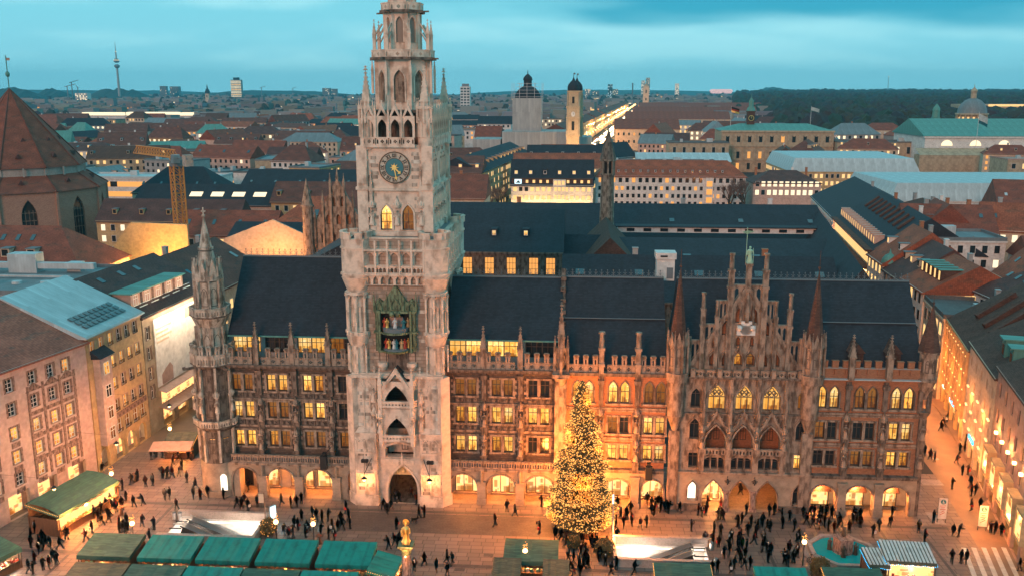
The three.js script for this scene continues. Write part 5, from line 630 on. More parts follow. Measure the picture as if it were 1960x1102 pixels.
// left side of the square
{
  const r1 = { w: 1.25, h: 1.75, sur: 0.28, surM: M.fresco, cols: 2, bars: [0.35, 0.68] };
  const xs = [1.6, 5.0, 8.6, 12.4, 15.6, 18.4], L = ['001011', '101111', '111011', '100110', '111111'];
  const t = house({ name: 'town_house', label: 'rosy house with painted window frames and a long lit stall at its foot', p: [-75.6, 16.6], len: 22.4, ry: 1.339, d: 25, h: 20.5, rise: 6.2, wm: M.pink, rm: M.tileRust, near: true, rows: [18.2, 14.9, 11.6, 8.3, 5.2].map((y, i) => ({ ...r1, y: y - 0.9, xs, lits: ['000001', '000000', '011111', '101111', '010111'][i], apron: i > 1 })), arches: { xs: [3, 8, 13, 18.5], w: 3.4, h: 3.4, k: '' }, chimneys: 2 });
  part('painted_oriel', [bar(11.2, 11.6, 4, 17.2, -0.1, 0.08), bar(13.8, 14.2, 4, 17.2, -0.1, 0.08), bar(16.8, 17.2, 4, 17.2, -0.1, 0.08), bar(19.5, 19.9, 4, 17.2, -0.1, 0.08), ...[6.6, 9.9, 13.2].map((y) => bar(11.2, 19.9, y - 0.2, y + 0.35, -0.1, 0.06)), ext(shapeOf([[11, 16.4], [12.4, 17.5], [14, 16.4], [15.6, 17.5], [17, 16.4], [18.4, 17.5], [20, 16.4]]), 0.2, 0.1)], M.fresco, t);
  for (const x of [3, 8, 13, 18.5]) part('lit_ground_floor', [bar(x - 1.7, x + 1.7, 0.2, 3.4, -1.49, -1.4)], E.shopWall, t);
  const rows2 = [19.2, 15.6, 12.1, 8.6].map((y, i) => ({ y: y - 0.95, w: 1.25, h: 1.9, xs: i === 0 ? [1.3, 3.7, 6.2, 8.6, 10.9, 13.3] : [6.4, 8.8, 11.2, 13.5], lits: ['111000', '1111', '1001', '2100'][i], box: 1, frame: M.frameW, sur: 0.12, surM: M.rose }));
  const t2 = house({ name: 'town_house', label: 'narrow ochre house with pale sheet metal roof and glazed roof grid', p: [-70.4, -5.4], len: 15.3, ry: 1.518, d: 25, h: 21.2, rise: 5.6, wm: M.ochre, sideM: M.white, rm: M.zinc, near: true, rows: [...rows2, { y: 4.1, w: 1.5, h: 2.2, xs: [6.6, 9, 11.4, 13.6], lits: '2222', box: 1 }], arches: { xs: [2, 6.2, 9.5, 13], w: 2.4, h: 3.3, k: 'r' } });
  part('oriel', [bar(1.2, 4.2, 4, 17.6, 0, 1.1)], M.pink, t2); part('oriel_roof', [faces([[0.8, 17.6, 1.6], [4.6, 17.6, 1.6], [4.6, 18.7, 0], [0.8, 18.7, 0], [0.8, 17.5, 0], [4.6, 17.5, 0]], [[0, 1, 2, 3], [1, 5, 2], [0, 3, 4], [4, 5, 1, 0]])], M.slate, t2); for (const [y, l] of [[14.8, 1], [11.3, 0], [7.9, 2], [4.7, 2]]) win(t2, 2.7, y, 1.22, 1.4, 1.9, { lit: l, frame: M.frameW }); part('painted_frieze', [bar(5.2, 15, 6.5, 7.4, -0.1, 0.05)], M.fresco, t2); for (const x of [2, 6.2, 9.5, 13]) part('lit_doorway', [bar(x - 1.2, x + 1.2, 0.1, 3.3, -1.49, -1.4)], E.shopWall, t2);
  { const a = Math.atan2(5.6, 12.5); part('glazed_roof_grid', [...[0, 1, 2].flatMap((j) => [...Array(9)].map((_, i) => mv(box(0.95, 0.1, 0.85), 2.6 + i * 1.25, 21.4 + (1.6 + j * 1.15) * Math.sin(a), -(1.6 + j * 1.15) * Math.cos(a), 0, a)))], M.skyGlass, t2); }
  const t3 = house({ name: 'town_house', label: 'house wrapped in a brightly lit white scaffold banner with brown roof', p: [-69.6, -21], len: 24, ry: 1.5, d: 22, h: 20.2, rise: 6, wm: M.sand, rm: M.tileD, near: true, rows: [17, 13.6, 10.2, 7].map((y) => ({ y: y - 1, w: 1.1, h: 2.1, xs: [1.5], lits: '0', sur: 0.25, surM: M.trim })), arches: { xs: [6, 11, 16, 20.5], w: 3.6, h: 3.6, k: '' } });
  part('scaffold_banner', [bar(3, 23.6, 7.4, 19, 0.1, 0.22)], M.banner, t3); part('banner_picture', [bar(13.5, 15.6, 16.8, 18.6, 0.22, 0.27)], M.rose, t3); part('banner_figure', [ext(shapeOf([[4.4, 7.5], [8, 7.5], [8, 9.8], [7.2, 10.6], [5.6, 9.9], [4.4, 9.2]]), 0.06, 0.28)], M.rose, t3); part('banner_print', [0, 1, 2, 3].map((i) => bar(3.6, 8.6 - (i % 2), 17 - i * 0.75, 17.35 - i * 0.75, 0.22, 0.24)), M.cream, t3);
  part('banner_lamp', [box(0.9, 0.2, 0.5, 7, 19.4, 2)], E.lamp, t3); { const a = 1.5; for (const [lx, ly] of [[6, 19], [13, 19], [19, 19]]) { const w = t3.localToWorld(V(lx, ly, 2.6)); t3.updateMatrixWorld(); const q = V(lx, ly, 2.6).applyMatrix4(t3.matrixWorld); lampLight('banner_light', q.x, q.y, q.z, [1, 0.68, 0.42], 75, 12); } }
  part('lit_shop', [bar(4, 23.4, 0.4, 3.4, -1.4, -1.3), bar(4, 23.4, 4.2, 6.6, 0.02, 0.08)], E.shopWall, t3); part('shop_awning', [mv(bar(3, 23.8, 0, 0.12, 0, 2.2), 0, 3.9, 0, 0, 0.25)], M.rose, t3); part('shop_awning', [mv(bar(3, 23.8, 0, 0.12, 0, 1.6), 0, 6.9, 0, 0, 0.25)], M.rose, t3);
  for (let i = 0; i < 5; i++) { const x = 2.4 + i * 3.6; part('roof_terrace', [bar(x - 1.4, x + 1.4, 21.3, 23.6, -5.4, -2.2)], M.rose, t3); part('terrace_roof', [bar(x - 1.7, x + 1.7, 23.6, 23.8, -5.8, -1.7)], M.copper, t3); win(t3, x, 21.5, -2.15, 1.4, 1.8, { lit: 0, frame: M.frameW }); part('terrace_rail', [bar(x - 1.2, x + 1.2, 21.5, 21.6, -0.9, -0.8), bar(x - 1.2, x + 1.2, 22.1, 22.16, -0.9, -0.84)], M.zinc, t3); }
  for (const f of [0.82]) for (const x of [4, 10, 15]) part('skylight', [mv(box(1.1, 0.12, 1.4), x, 20.2 + 6 * f, -11 * f, 0, 0.5)], M.skyGlass, t3);
  house({ name: 'town_house', label: 'brown roofed house beyond the banner house with tilted roof windows', p: [-67.9, -45.5], len: 26, ry: 1.52, d: 22, h: 18.6, rise: 6.5, wm: M.cream, rm: M.tileB, rows: [15, 11.5, 8, 4.5].map((y) => ({ y: y - 1, lit: 0.7 })), skylights: { n: 3, f: 0.5, w: 1.2, h: 2 }, chimneys: 2 });
}
// right side: the lit shopping street
{
  const RY = -1.794, P = (s, off = 0) => [67.7 - 14.1 * s / 63.8 - off * 0.975, -48.2 + 62.2 * s / 63.8 - off * 0.221];
  const shopRow = (t, xs, w, y0, y1, z = -1.3, m = null) => xs.forEach((x, i) => part('shop_window', [bar(x - w / 2, x + w / 2, y0, y1, z - 0.08, z)], m || SHOP[i % 4], t));
  // brightly lit facade with fins
  let t = house({ name: 'shop_house', label: 'shop house whose whole front glows with rows of bright light strips', p: P(-0.2), len: 22, ry: RY, d: 30, h: 15.6, rise: 9.5, wm: M.ochre, rm: M.slateB, over: 0.3, near: true, rows: [12.6, 9.8, 7, 4.6].map((y) => ({ y: y - 0.6, w: 1.0, h: 1.7, xs: seq(1.6, 20.4, 9), lit: 0.75, frame: M.frame })), arches: { xs: [3, 8, 13, 18], w: 3.8, h: 3.4, k: '' } });
  for (const y of [14.2, 11.4, 8.6, 6]) part('light_strip', seq(1.6, 20.4, 9).map((x) => bar(x - 0.55, x + 0.55, y - 0.12, y, 0.05, 0.25)), glow('strip_light', [1, 0.6, 0.24], 2.6), t);
  part('facade_fin', seq(0.5, 21.5, 10).map((x) => bar(x - 0.12, x + 0.12, 4, 15.4, 0, 0.4)), M.ochre, t); shopRow(t, [3, 8, 13, 18], 3.6, 0.2, 3.3); part('shop_sign', [bar(10.2, 14, 3.45, 3.95, 0.02, 0.2)], E.blue, t); part('shop_sign', [bar(2, 4, 3.45, 3.85, 0.02, 0.2)], E.white, t);
  for (const x of [7, 13.5, 19]) part('roof_slot', [mv(box(0.9, 0.9, 7.5), x, 15.6 + 9.5 * 0.42, -15 * 0.42, 0.35, 0.56)], M.slateB, t);
  // plain house with lit sills
  t = house({ name: 'shop_house', label: 'plain yellow lit house with four rows of small windows, each above a glowing sill', p: P(22), len: 19.8, ry: RY, d: 30, h: 17.2, rise: 8.5, wm: M.cream, rm: M.slateB, over: 0.4, near: true, rows: [14.4, 11.3, 8.3, 5.5].map((y, i) => ({ y: y - 0.7, w: 0.85, h: 1.6, xs: seq(2, 17.8, 5), lits: '00000', frame: M.frame })), arches: { xs: [3, 8, 13, 17.4], w: 3.4, h: 3.4, k: '' } });
  for (const y of [11.3, 8.3, 5.5]) part('sill_light', seq(2, 17.8, 5).map((x) => bar(x - 0.55, x + 0.55, y - 0.95, y - 0.8, 0.05, 0.25)), glow('sill_glow', [1, 0.6, 0.24], 2.6), t);
  shopRow(t, [3, 8, 13, 17.4], 3.2, 0.2, 3.3); part('shop_sign', [bar(6.2, 9.8, 3.45, 4, 0.02, 0.2)], E.blue, t); part('dormer', [bar(11, 13.2, 18, 21, -5.5, -2), bar(10.8, 13.4, 21, 21.2, -6, -1.6)], M.copper, t); win(t, 12.1, 18.6, -1.9, 1, 1.6, { lit: 2 }); part('dormer', [bar(16, 18.2, 18, 21, -5.5, -2), bar(15.8, 18.4, 21, 21.2, -6, -1.6)], M.copper, t); win(t, 17.1, 18.6, -1.9, 1, 1.6, { lit: 2 });
  // arcaded house with display bays and wall lamps
  t = house({ name: 'shop_house', label: 'arcaded shop house in front with glowing display bays and wall washing lamps', p: P(42), len: 26, ry: RY, d: 30, h: 19, rise: 6.5, wm: M.rose, rm: M.slateB, over: 0.4, near: true, rows: [16.2, 12.6, 9.4].map((y) => ({ y: y - 1, w: 1.3, h: 2, xs: seq(2.2, 23.8, 7), lits: '0100100', frame: M.frame })), arches: { xs: [3, 8, 13, 18, 23], w: 3.8, h: 3.9, k: '' } });
  for (const x of seq(4, 22, 6)) { part('wall_lamp', [box(0.4, 0.35, 0.4, x, 10.6, 0.3)], E.lamp, t); }
  for (const x of [3, 8, 13, 18, 23]) { part('display_bay', [bar(x - 1.5, x + 1.5, 4.6, 7.8, 0.1, 1.0)], E.shopWall, t); part('display_bay_frame', [bar(x - 1.65, x + 1.65, 7.8, 8.1, 0, 1.15), bar(x - 1.65, x + 1.65, 4.35, 4.6, 0, 1.15), bar(x - 1.65, x - 1.5, 4.6, 7.8, 0, 1.15), bar(x + 1.5, x + 1.65, 4.6, 7.8, 0, 1.15)], M.ochre, t); }
  shopRow(t, [3, 8, 13, 18, 23], 4.4, 0.2, 3.7, -1.4); part('shop_sign', [bar(14, 17, 4.0, 4.5, 0.1, 0.3)], E.blue, t);
  // lamps of the shop fronts and of the wall washers
  for (const s of [3, 12, 21, 30, 38, 47, 56]) { const [x, z] = P(s, 2.2); lampLight('shop_light', x, 3.2, z, WARM, 40, 20); }
  for (const s of [4, 12, 19, 27, 36]) { const [x, z] = P(s, 1.4); lampLight('facade_light', x, 9.5, z, WARM, 26, 16); }
  for (const s of [46, 53.5, 61]) { const [x, z] = P(s, 1.0); lampLight('wall_lamp_light', x, 11.4, z, SOFT, 20, 8); }
  // houses further up the street
  const st = (p, len, ry, h, rise, rm, wm, label, o = {}) => house({ name: 'town_house', label, p, len, ry, d: o.d || 20, h, rise, rm, wm, rows: o.rows || [h - 2.6, h - 6, h - 9.4, h - 12.8].filter((y) => y > 1).map((y) => ({ y, lit: 0.55, w: 1.2, h: 2 })), roof: o.roof, dormers: o.dormers, skylights: o.skylights, chimneys: o.chimneys ?? 1, sides: 1, litM: E.warm, over: o.over });
  st([69.6, -64.8], 16.4, -1.72, 15.5, 3, M.flat, M.cream, 'flat topped street house with roof terrace and lit top windows beside the dark turret cap', { roof: 'flat', rows: [12, 8.6, 5.2, 1.6].map((y) => ({ y, lit: 0.9, w: 1.5, h: 2.2, n: 5 })) });
  house({ name: 'town_house', label: 'steep hipped brown red roof with four small blue roof windows right of the battlements', p: [78.5, -66], len: 17, ry: -1.5, d: 20, h: 17.5, rise: 6.5, rm: M.tileD, wm: M.white, roof: 'hip', rows: [{ y: 14.6, lit: 0.2 }], skylights: { n: 4, f: 0.55, x0: 4 } });
  st([70, -79.5], 14.5, -1.62, 16.8, 5.5, M.tileC, M.white, 'red roofed house with five dark green topped lit dormers', { dormers: { n: 5, f: 0.35, m: M.copper, lit: 1, w: 1.1, h: 2.2, wallM: M.slateB } });
  st([70.6, -93.5], 13.8, -1.62, 16, 7, M.tileD, M.cream, 'house with a little green onion cap beside the lit street front', { dormers: { n: 3, f: 0.4, lit: 0.6 } });
  st([71.4, -107.5], 13.6, -1.63, 17, 7.5, M.tileC, M.white, 'tall red gabled street house between onion dome and glowing office building', { dormers: { n: 2, f: 0.4, lit: 0.6 }, chimneys: 2 });
  { const [x, z] = [72.4, -95]; single('onion_dome', [cyl(1.5, 1.5, 3, 10, x, 14, z), lathe([[1.9, 17], [1.7, 18], [1.1, 18.8], [0.3, 19.3], [0.02, 20.4]], 12, x, 0, z)], M.copper, 'small green domed cap on the corner of a lit street house', 'dome'); }
  const ln = house({ name: 'colonnade_house', label: 'long office building with two glowing rows of tall window piers along the street', cat: 'office building', p: [79.8, -168], len: 61, ry: -1.70, d: 26, h: 17.5, rise: 8.5, rm: M.slate, wm: M.sand, rows: [{ y: 14.2, h: 2.6, w: 0.9, n: 36, lit: 1 }, { y: 9.6, h: 3, w: 0.9, n: 36, lit: 1 }, { y: 1, h: 7.2, w: 1.1, n: 25, lit: 0.9 }], litM: E.warm, frames: 0, chimneys: 2, sideM: M.white });
  part('roof_ledge', [mv(bar(0, 61, 0, 0.5, -1.2, 1.6), 0, 13.1, 0), mv(bar(0, 61, 0, 0.5, -1, 1.2), 0, 17.4, 0)], M.slateB, ln);
  repeatPart('lit_dormer', [box(0.75, 2.2, 2.4, 0, 0, 0), box(0.9, 0.2, 2.6, 0, 2.2, 0)], M.pink, ln, seq(2, 56, 17).map((x) => [x, 18.6, -2.6])); part('dormer_glow', seq(2, 56, 17).map((x) => bar(x - 0.3, x + 0.3, 18.9, 20.4, -1.4, -1.35)), E.warm, ln);
  repeatPart('roof_slot', [mv(box(0.6, 0.5, 5), 0, 0, 0, 0.35, 0.57)], M.slateB, ln, seq(8, 54, 9).map((x) => [x, 23.6, -9]));
  for (const s of [8, 24, 40]) { const q = V(s, 6, 3).applyAxisAngle(V(0, 1, 0), -1.70); lampLight('colonnade_light', 80 + q.x, 6, -170 + q.z, WARM, 260, 20); }
  house({ name: 'town_house', label: 'white end house with plain blue grey roof joining the long glowing office building', p: [88.8, -234], len: 62, ry: -1.705, d: 30, h: 17, rise: 7.5, rm: M.slate, wm: M.white, rows: [13.6, 10, 6.4].map((y) => ({ y, lit: 0.05, w: 1.1, h: 1.9 })), chimneys: 1 });
}
// ---------- courtyard wings of the town hall ----------
{
  const cw = (label, p, len, d, h, rise, o = {}) => house({ name: 'courtyard_wing', cat: 'town hall', label, p, len, d, h, rise, rm: o.rm || M.slate, wm: o.wm || M.trimDark, rows: o.rows || [{ y: h - 4, lit: 0.3, w: 1.4, h: 2.4 }], over: 0.3, ry: o.ry, roof: o.roof, dormers: o.dormers, skylights: o.skylights, chimneys: o.chimneys ?? 0, near: o.near, frames: o.frames });
  cw('courtyard hall with glowing cross barred windows and two lit dormers, right of tower', [-24, -62], 21.5, 26, 24.4, 7, { near: true, rows: [{ y: 19.8, w: 1.9, h: 3.4, xs: [2.5, 6.9, 11.3, 15.8, 19.2], lits: '22222', cols: 3, bars: [0.33, 0.66], frame: M.frame, pane: DIM[0] && E.amber }], dormers: { n: 2, x0: 7.5, f: 0.35, w: 1.1, h: 1.3, lit: 1, m: M.slate, wallM: M.slate } });
  cw('long dark slate wing closing the rear of the town hall block', [-46, -100], 106, 30, 21.5, 6.4, { skylights: { n: 7, f: 0.5, w: 1.2, h: 1.6 }, chimneys: 5 });
  const att = single('attic_band', [bar(10, 58, 23.3, 24.6, -99.5, -96.5)], M.white, 'long low white attic storey with small windows set in the dark rear roof', 'attic storey'); part('window', seq(13, 56, 12).map((x) => bar(x - 0.9, x + 0.9, 23.55, 24.3, -96.52, -96.42)), M.glass, att); part('roof', [bar(9.5, 58.5, 24.6, 24.8, -100, -96)], M.slate, att);
  cw('dark slate cross wing behind the brick front with its row of roof lights', [-2, -41], 49, 20, 19.5, 6.6, { skylights: { n: 5, f: 0.6, w: 1.6, h: 1.4 }, chimneys: 2 });
  cw('broad low slate roof between cross wing and rear wing', [6, -60], 48, 36, 20.3, 4.8, { rows: [], skylights: { n: 4, f: 0.5, w: 1.6, h: 1.6 } });
  cw('dark slate side wing running back along the lit shopping street', [55, -113], 78, 10.5, 20, 7, { ry: -1.73 });
  cw('steep dark slate wing seen left of the clock tower', [-23, -36], 54, 30, 23.3, 7.8, { ry: 1.571 });
  cw('grey slated chapel roof in front of the slim stone spire', [13.5, -62], 30, 13, 21, 6.5, { ry: 1.571, wm: M.grey, rm: M.slateB });
  cw('low dark slate roof between chapel roof and lit courtyard hall', [-4, -66], 12, 18, 20.5, 5.5, {});
  const hut = thing('roof_hut', 'small pale blue lift hut standing on the dark slate roof', 'roof hut', [12.9, 29.5, -12]); part('hut_body', [box(2.5, 3.1, 2.2, 0, 0, 0)], M.white, hut); part('hut_roof', [box(2.9, 0.9, 2.6, 0, 3.1, 0)], M.white, hut); part('vent_slot', [box(1, 0.25, 0.05, -0.3, 3.4, 1.31)], M.black, hut); part('hut_door', [box(0.9, 1.6, 0.06, 0.6, 0.3, 1.11)], M.lead, hut);
  // slim stone spire
  const sp = thing('stone_spire', 'slim grey stone turret with pointed spire rising from the dark rear roofs', 'tower', [7.3, 0, -95]); part('shaft', [cyl(1.75, 1.45, 13, 8, 0, 24, 0), cyl(2.1, 1.8, 2, 8, 0, 23, 0), cyl(1.7, 1.7, 0.4, 8, 0, 36.8, 0)], M.trim, sp); part('belfry', [cyl(1.15, 1.15, 3.2, 8, 0, 37, 0), ...[0, 1, 2, 3, 4, 5, 6, 7].map((i) => mv(box(0.4, 3.2, 0.35), Math.sin(i * 0.785) * 1.5, 37, Math.cos(i * 0.785) * 1.5, i * 0.785)), cyl(1.95, 1.75, 0.5, 8, 0, 40.1, 0)], M.trim, sp); part('belfry_opening', [0, 1, 2, 3, 4, 5, 6, 7].map((i) => mv(box(0.7, 2.6, 0.1), Math.sin(i * 0.785 + 0.39) * 1.1, 37.2, Math.cos(i * 0.785 + 0.39) * 1.1, i * 0.785 + 0.39)), M.black, sp); part('spire', [spire(1.9, 7.2, 8, 0, 40.5, 0), rod([0, 47, 0], [0, 48.6, 0], 0.06)], M.trimDark, sp);
  // stone gable of the rear front, seen above the left roof
  const g = thing('stepped_gable', 'pale gothic stepped gable with little corner turret left of the clock tower', 'gable', [-55, 0, -90]);
  const sh = shapeOf([[-5.5, 18], [5.8, 18], [5.8, 25.5], [0.6, 35.4], [-0.4, 35.4], [-5.5, 25.5]]); for (const [x, y] of [[-3.6, 21], [-1.2, 21], [1.4, 21], [3.8, 21], [-2.3, 25.4], [0.1, 25.4], [2.5, 25.4], [-1, 29.6], [1.2, 29.6]]) sh.holes.push(archPath(new THREE.Path(), x, y, 1, 2.4, 'p')); part('gable_wall', [ext(sh, 0.6, 0)], M.trim, g); part('gable_backing', [bar(-5, 5.4, 18, 25, -1, -0.7), ext(shapeOf([[-4.8, 25], [5, 25], [0, 34]]), 0.2, -0.7)], M.brick, g);
  for (const [x, y] of [[-5.4, 27], [-3.4, 31], [-1.5, 35], [1.7, 35], [3.7, 31], [5.7, 27]]) part('gable_pinnacle', pinnacle(x, 20, 0.2, 0.5, y - 20, 2, 3), M.trim, g); part('finial', pinnacle(0.1, 35, -0.2, 0.6, 1, 2.4, 3), M.trim, g);
  part('side_turret', [cyl(1.3, 1.3, 14, 8, -7, 16, 0.5), cyl(1.6, 1.6, 0.5, 8, -7, 29.5, 0.5), spire(1.4, 6.2, 8, -7, 30, 0.5), ...[0, 1, 2, 3].map((i) => mv(box(0.5, 1.6, 0.1), -7 + Math.sin(i - 1.2) * 1.25, 26, 0.5 + Math.cos(i - 1.2) * 1.25, i - 1.2))], M.trim, g);
}
// ---------- near left background ----------
const clear = []; for (let x = -40; x < 100; x += 22) for (let z = -140; z > -290; z -= 22) clear.push([x, z, 16]);                                                // places kept free: [x, z, radius]
{
  const H = (label, p, len, d, h, rise, o = {}) => { clear.push([p[0] + len / 2, p[1] - d / 2, Math.max(len, d) * 0.55]); return house({ label, p, len, d, h, rise, ...o, rows: o.rows || [{ y: h - 3, lit: 0.35 }, { y: h - 6.4, lit: 0.35 }, { y: h - 9.8, lit: 0.35 }] }); };
  H('hipped red roofed house with white dormers and blue skylights in front of the big church', [-152, -72], 44, 22, 17, 8.5, { roof: 'hip', rm: M.tileA, dormers: { n: 4, x0: 13, f: 0.3, w: 2, h: 1.8, m: M.lead, lit: 0 }, skylights: { n: 5, x0: 15, f: 0.72, h: 1.8 } });
  const fl = H('flat roofed block with ducts, round skylights and blue green plant on top at left', [-160, -40], 76, 26, 19.2, 0.5, { roof: 'flat', rm: M.zincD, wm: M.grey, boxes: 9, rows: [{ y: 15.6, lit: 0.2, w: 2.6, h: 2.2 }] }); part('round_skylight', [0, 1, 2, 3].map((i) => cyl(1, 0.9, 0.5, 14, 52 + i * 5.5, 19.3, -9 - i * 0.4)), M.zinc, fl); part('roof_duct', [bar(38, 62, 20.2, 21.4, -20.5, -19.3), bar(44, 50, 19.3, 23.2, -22, -19), bar(30, 35, 19.3, 22.6, -18, -15), bar(8, 60, 19.6, 20, -14, -13.6)], M.zinc, fl); part('penthouse', [bar(2, 40, 19.3, 22.2, -9, -4)], M.lead, fl); part('penthouse_window', [bar(24, 27, 19.8, 21.6, -3.98, -3.9), bar(27.6, 30, 19.8, 21.6, -3.98, -3.9)], E.amber, fl);
  const yw = thing('fire_wall', 'floodlit golden yellow bare wall of a building site below the crane', 'wall', [-107, 0, -102]); part('wall', [ext(shapeOf([[-13, 8], [10.5, 8], [10.5, 23.2], [-4, 23.6], [-5.5, 22], [-9, 17.2], [-13, 15.5]]), 0.8, 0)], M.ochre, yw); part('site_lamp', [box(0.8, 0.5, 0.4, 3, 12, 9)], E.lamp, yw); lampLight('site_light', -103.5, 12, -92.8, [1, 0.5, 0.12], 420, 14); lampLight('site_light', -98, 14, -92, [1, 0.5, 0.12], 300, 14);
  H('brown hipped row house with small windows right of the big church', [-146, -150], 44, 14, 17, 6, { rm: M.tileD, wm: M.ochre, dormers: { n: 5, x0: 5, f: 0.3, lit: 0.5 } });
  H('pale gabled beige end wall with a white panel left of the stone gable', [-83, -92], 24, 18, 20.5, 3.8, { rm: M.slate, wm: M.cream, rows: [] }); { const b = single('gable_panel', [ext(shapeOf([[-83.2, 8], [-58.8, 8], [-58.8, 20.6], [-71, 26.2], [-83.2, 21.5]]), 0.5, -91.4)], M.cream, 'beige bare gable wall with white banner field behind the dark roof ridge', 'wall'); part('white_field', [bar(-73, -62, 8.5, 16.5, -91.42, -91.3)], M.white, b); lampLight('yard_light', -70, 17, -84, SOFT, 260, 14); }
  H('bright red roof with one skylight behind the beige gable wall', [-84, -122], 26, 22, 19, 8, { rm: M.tileC, wm: M.cream, roof: 'hip', skylights: { n: 1, f: 0.5, w: 1.4, h: 2.4 }, dormers: { n: 1, x0: 1, f: 0.25, lit: 1 } });
  H('low red roof with glass panels beside the crane foot', [-112, -128], 28, 16, 16.5, 6, { rm: M.tileA, wm: M.rose, skylights: { n: 4, f: 0.5, h: 2 } });
  H('dark green roofed hall with four lit roof panels behind the church', [-148, -178], 62, 20, 18.5, 6, { rm: M.slate, wm: M.pink, rows: [{ y: 14.6, lit: 0.8, w: 2, h: 2 }], skylights: { n: 4, x0: 20, f: 0.5, w: 4.2, h: 2.4, m: E.pale } });
  H('dark roofed hall with small skylights beyond the church choir', [-168, -218], 34, 22, 18, 9, { rm: M.slate, wm: M.cream, roof: 'hip', skylights: { n: 5, f: 0.35, h: 1.6 } });
  H('dark flat sheet roofed store with white gable behind the crane jib', [-124, -212], 52, 26, 20, 6.5, { rm: M.slate, wm: M.white, skylights: { n: 6, f: 0.4 } });
  H('long brown roof with little lit dormers left of the clock stage', [-100, -176], 52, 16, 20, 6, { rm: M.tileB, wm: M.ochre, dormers: { n: 6, f: 0.3, lit: 0.4 } });
  H('white terrace block with two glowing shop floors behind the church', [-215, -262], 62, 20, 19, 0.5, { roof: 'flat', rm: M.zinc, wm: M.white, rows: [{ y: 15.4, w: 3, h: 2.2, lit: 0.9 }, { y: 11.2, w: 3, h: 2.2, lit: 0.9 }] });
  H('large red hipped roof left of the tower shaft', [-78, -150], 30, 24, 19, 9, { rm: M.tileB, wm: M.cream, roof: 'hip', skylights: { n: 3, f: 0.5 } });
  H('red roofed block with chimney behind the clock tower', [-66, -182], 36, 20, 21, 7, { rm: M.tileA, wm: M.cream, chimneys: 2 });
  // the big brick church
  const c = thing('brick_church', 'huge brick church choir with steep red tiled tent roof at far left', 'church', [-179, 0, -166]), N = 10, n0 = Math.PI / N; clear.push([-183, -166, 46]);
  for (let i = 0; i < N; i++) { const q = i * 2 * n0, a = 35 * Math.cos(n0), w = 2 * 35 * Math.sin(n0); part('choir_wall', [mv(wall(-w / 2, w / 2, 0, 26, [{ x: 0, y: 7.5, w: 6, h: 16, k: 'p' }], 1.2), Math.sin(q) * a, 0, Math.cos(q) * a, q)], M.churchBrick, c); if (Math.cos(q) > -0.5) win(c, Math.sin(q) * (a - 0.8), 7.5, Math.cos(q) * (a - 0.8), 6, 16, { k: 'p', ry: q, cols: 4, rows: [0.2, 0.4, 0.6, 0.75], frame: M.trimDark, bw: 0.3, paneMat: i === 9 ? DIM[0] : M.glass }); part('corner_buttress', [mv(box(1, 26, 1.4), Math.sin(q + n0) * 35, 0, Math.cos(q + n0) * 35, q + n0)], M.churchBrick, c); }
  const ringRoof = (r0, y0, r1, y1) => { const g = new THREE.CylinderGeometry(r1, r0, y1 - y0, N, 1, true); const q = g.toNonIndexed(); q.computeVertexNormals(); return mv(q, 0, (y0 + y1) / 2, 0, n0); };
  part('lower_roof', [ringRoof(36.2, 25.6, 26.5, 30.4)], M.tileA, c); part('stone_band', [cyl(27, 27, 2.6, N, 0, 30, 0, n0), cyl(27.5, 27.5, 0.3, N, 0, 32.4, 0, n0)], M.concrete, c); part('tent_roof', [ringRoof(28, 32.5, 15, 43.6), ringRoof(15.1, 43.4, 0.4, 56.2)], M.tileA, c);
  for (let i = 0; i < N; i++) { const q = i * 2 * n0 + n0; part('roof_rib', [rod([Math.sin(q) * 28, 32.6, Math.cos(q) * 28], [Math.sin(q) * 15, 43.7, Math.cos(q) * 15], 0.3, 5), rod([Math.sin(q) * 15, 43.7, Math.cos(q) * 15], [0, 56.3, 0], 0.28, 5), rod([Math.sin(q) * 36.2, 25.7, Math.cos(q) * 36.2], [Math.sin(q) * 26.7, 30.4, Math.cos(q) * 26.7], 0.28, 5)], M.tileB, c); for (const [r, y] of [[24, 35.3], [18, 40], [31, 27.8]]) { const p = q - n0 + (r === 18 ? 0.1 : -0.05); part('roof_hatch', [mv(faces([[-1.2, 0, 0.2], [1.2, 0, 0.2], [0, 1.3, 0.5], [0, 1.4, -2]], [[0, 1, 2], [1, 3, 2], [0, 2, 3]]), Math.sin(p) * r * 0.985, y + 0.2, Math.cos(p) * r * 0.985, p)], M.tileD, c); } }
  part('finial', [rod([0, 55, 0], [0, 66.5, 0], 0.22), ball(0.9, 0, 60.8, 0, 10)], M.copper, c); part('weather_vane', [box(1.6, 0.8, 0.1, 0.9, 65, 0)], M.rose, c); c.scale.set(0.73, 1, 0.73); part('choir_core', [cyl(33, 33, 25.5, N, 0, 0.1, 0, n0)], M.tuff, c);
  for (let i = 0; i < 10; i++) part('band_pier', [mv(box(0.7, 2.6, 0.5), Math.sin(i * 0.314) * 27, 30, Math.cos(i * 0.314) * 27, i * 0.314)], M.concrete, c);
}
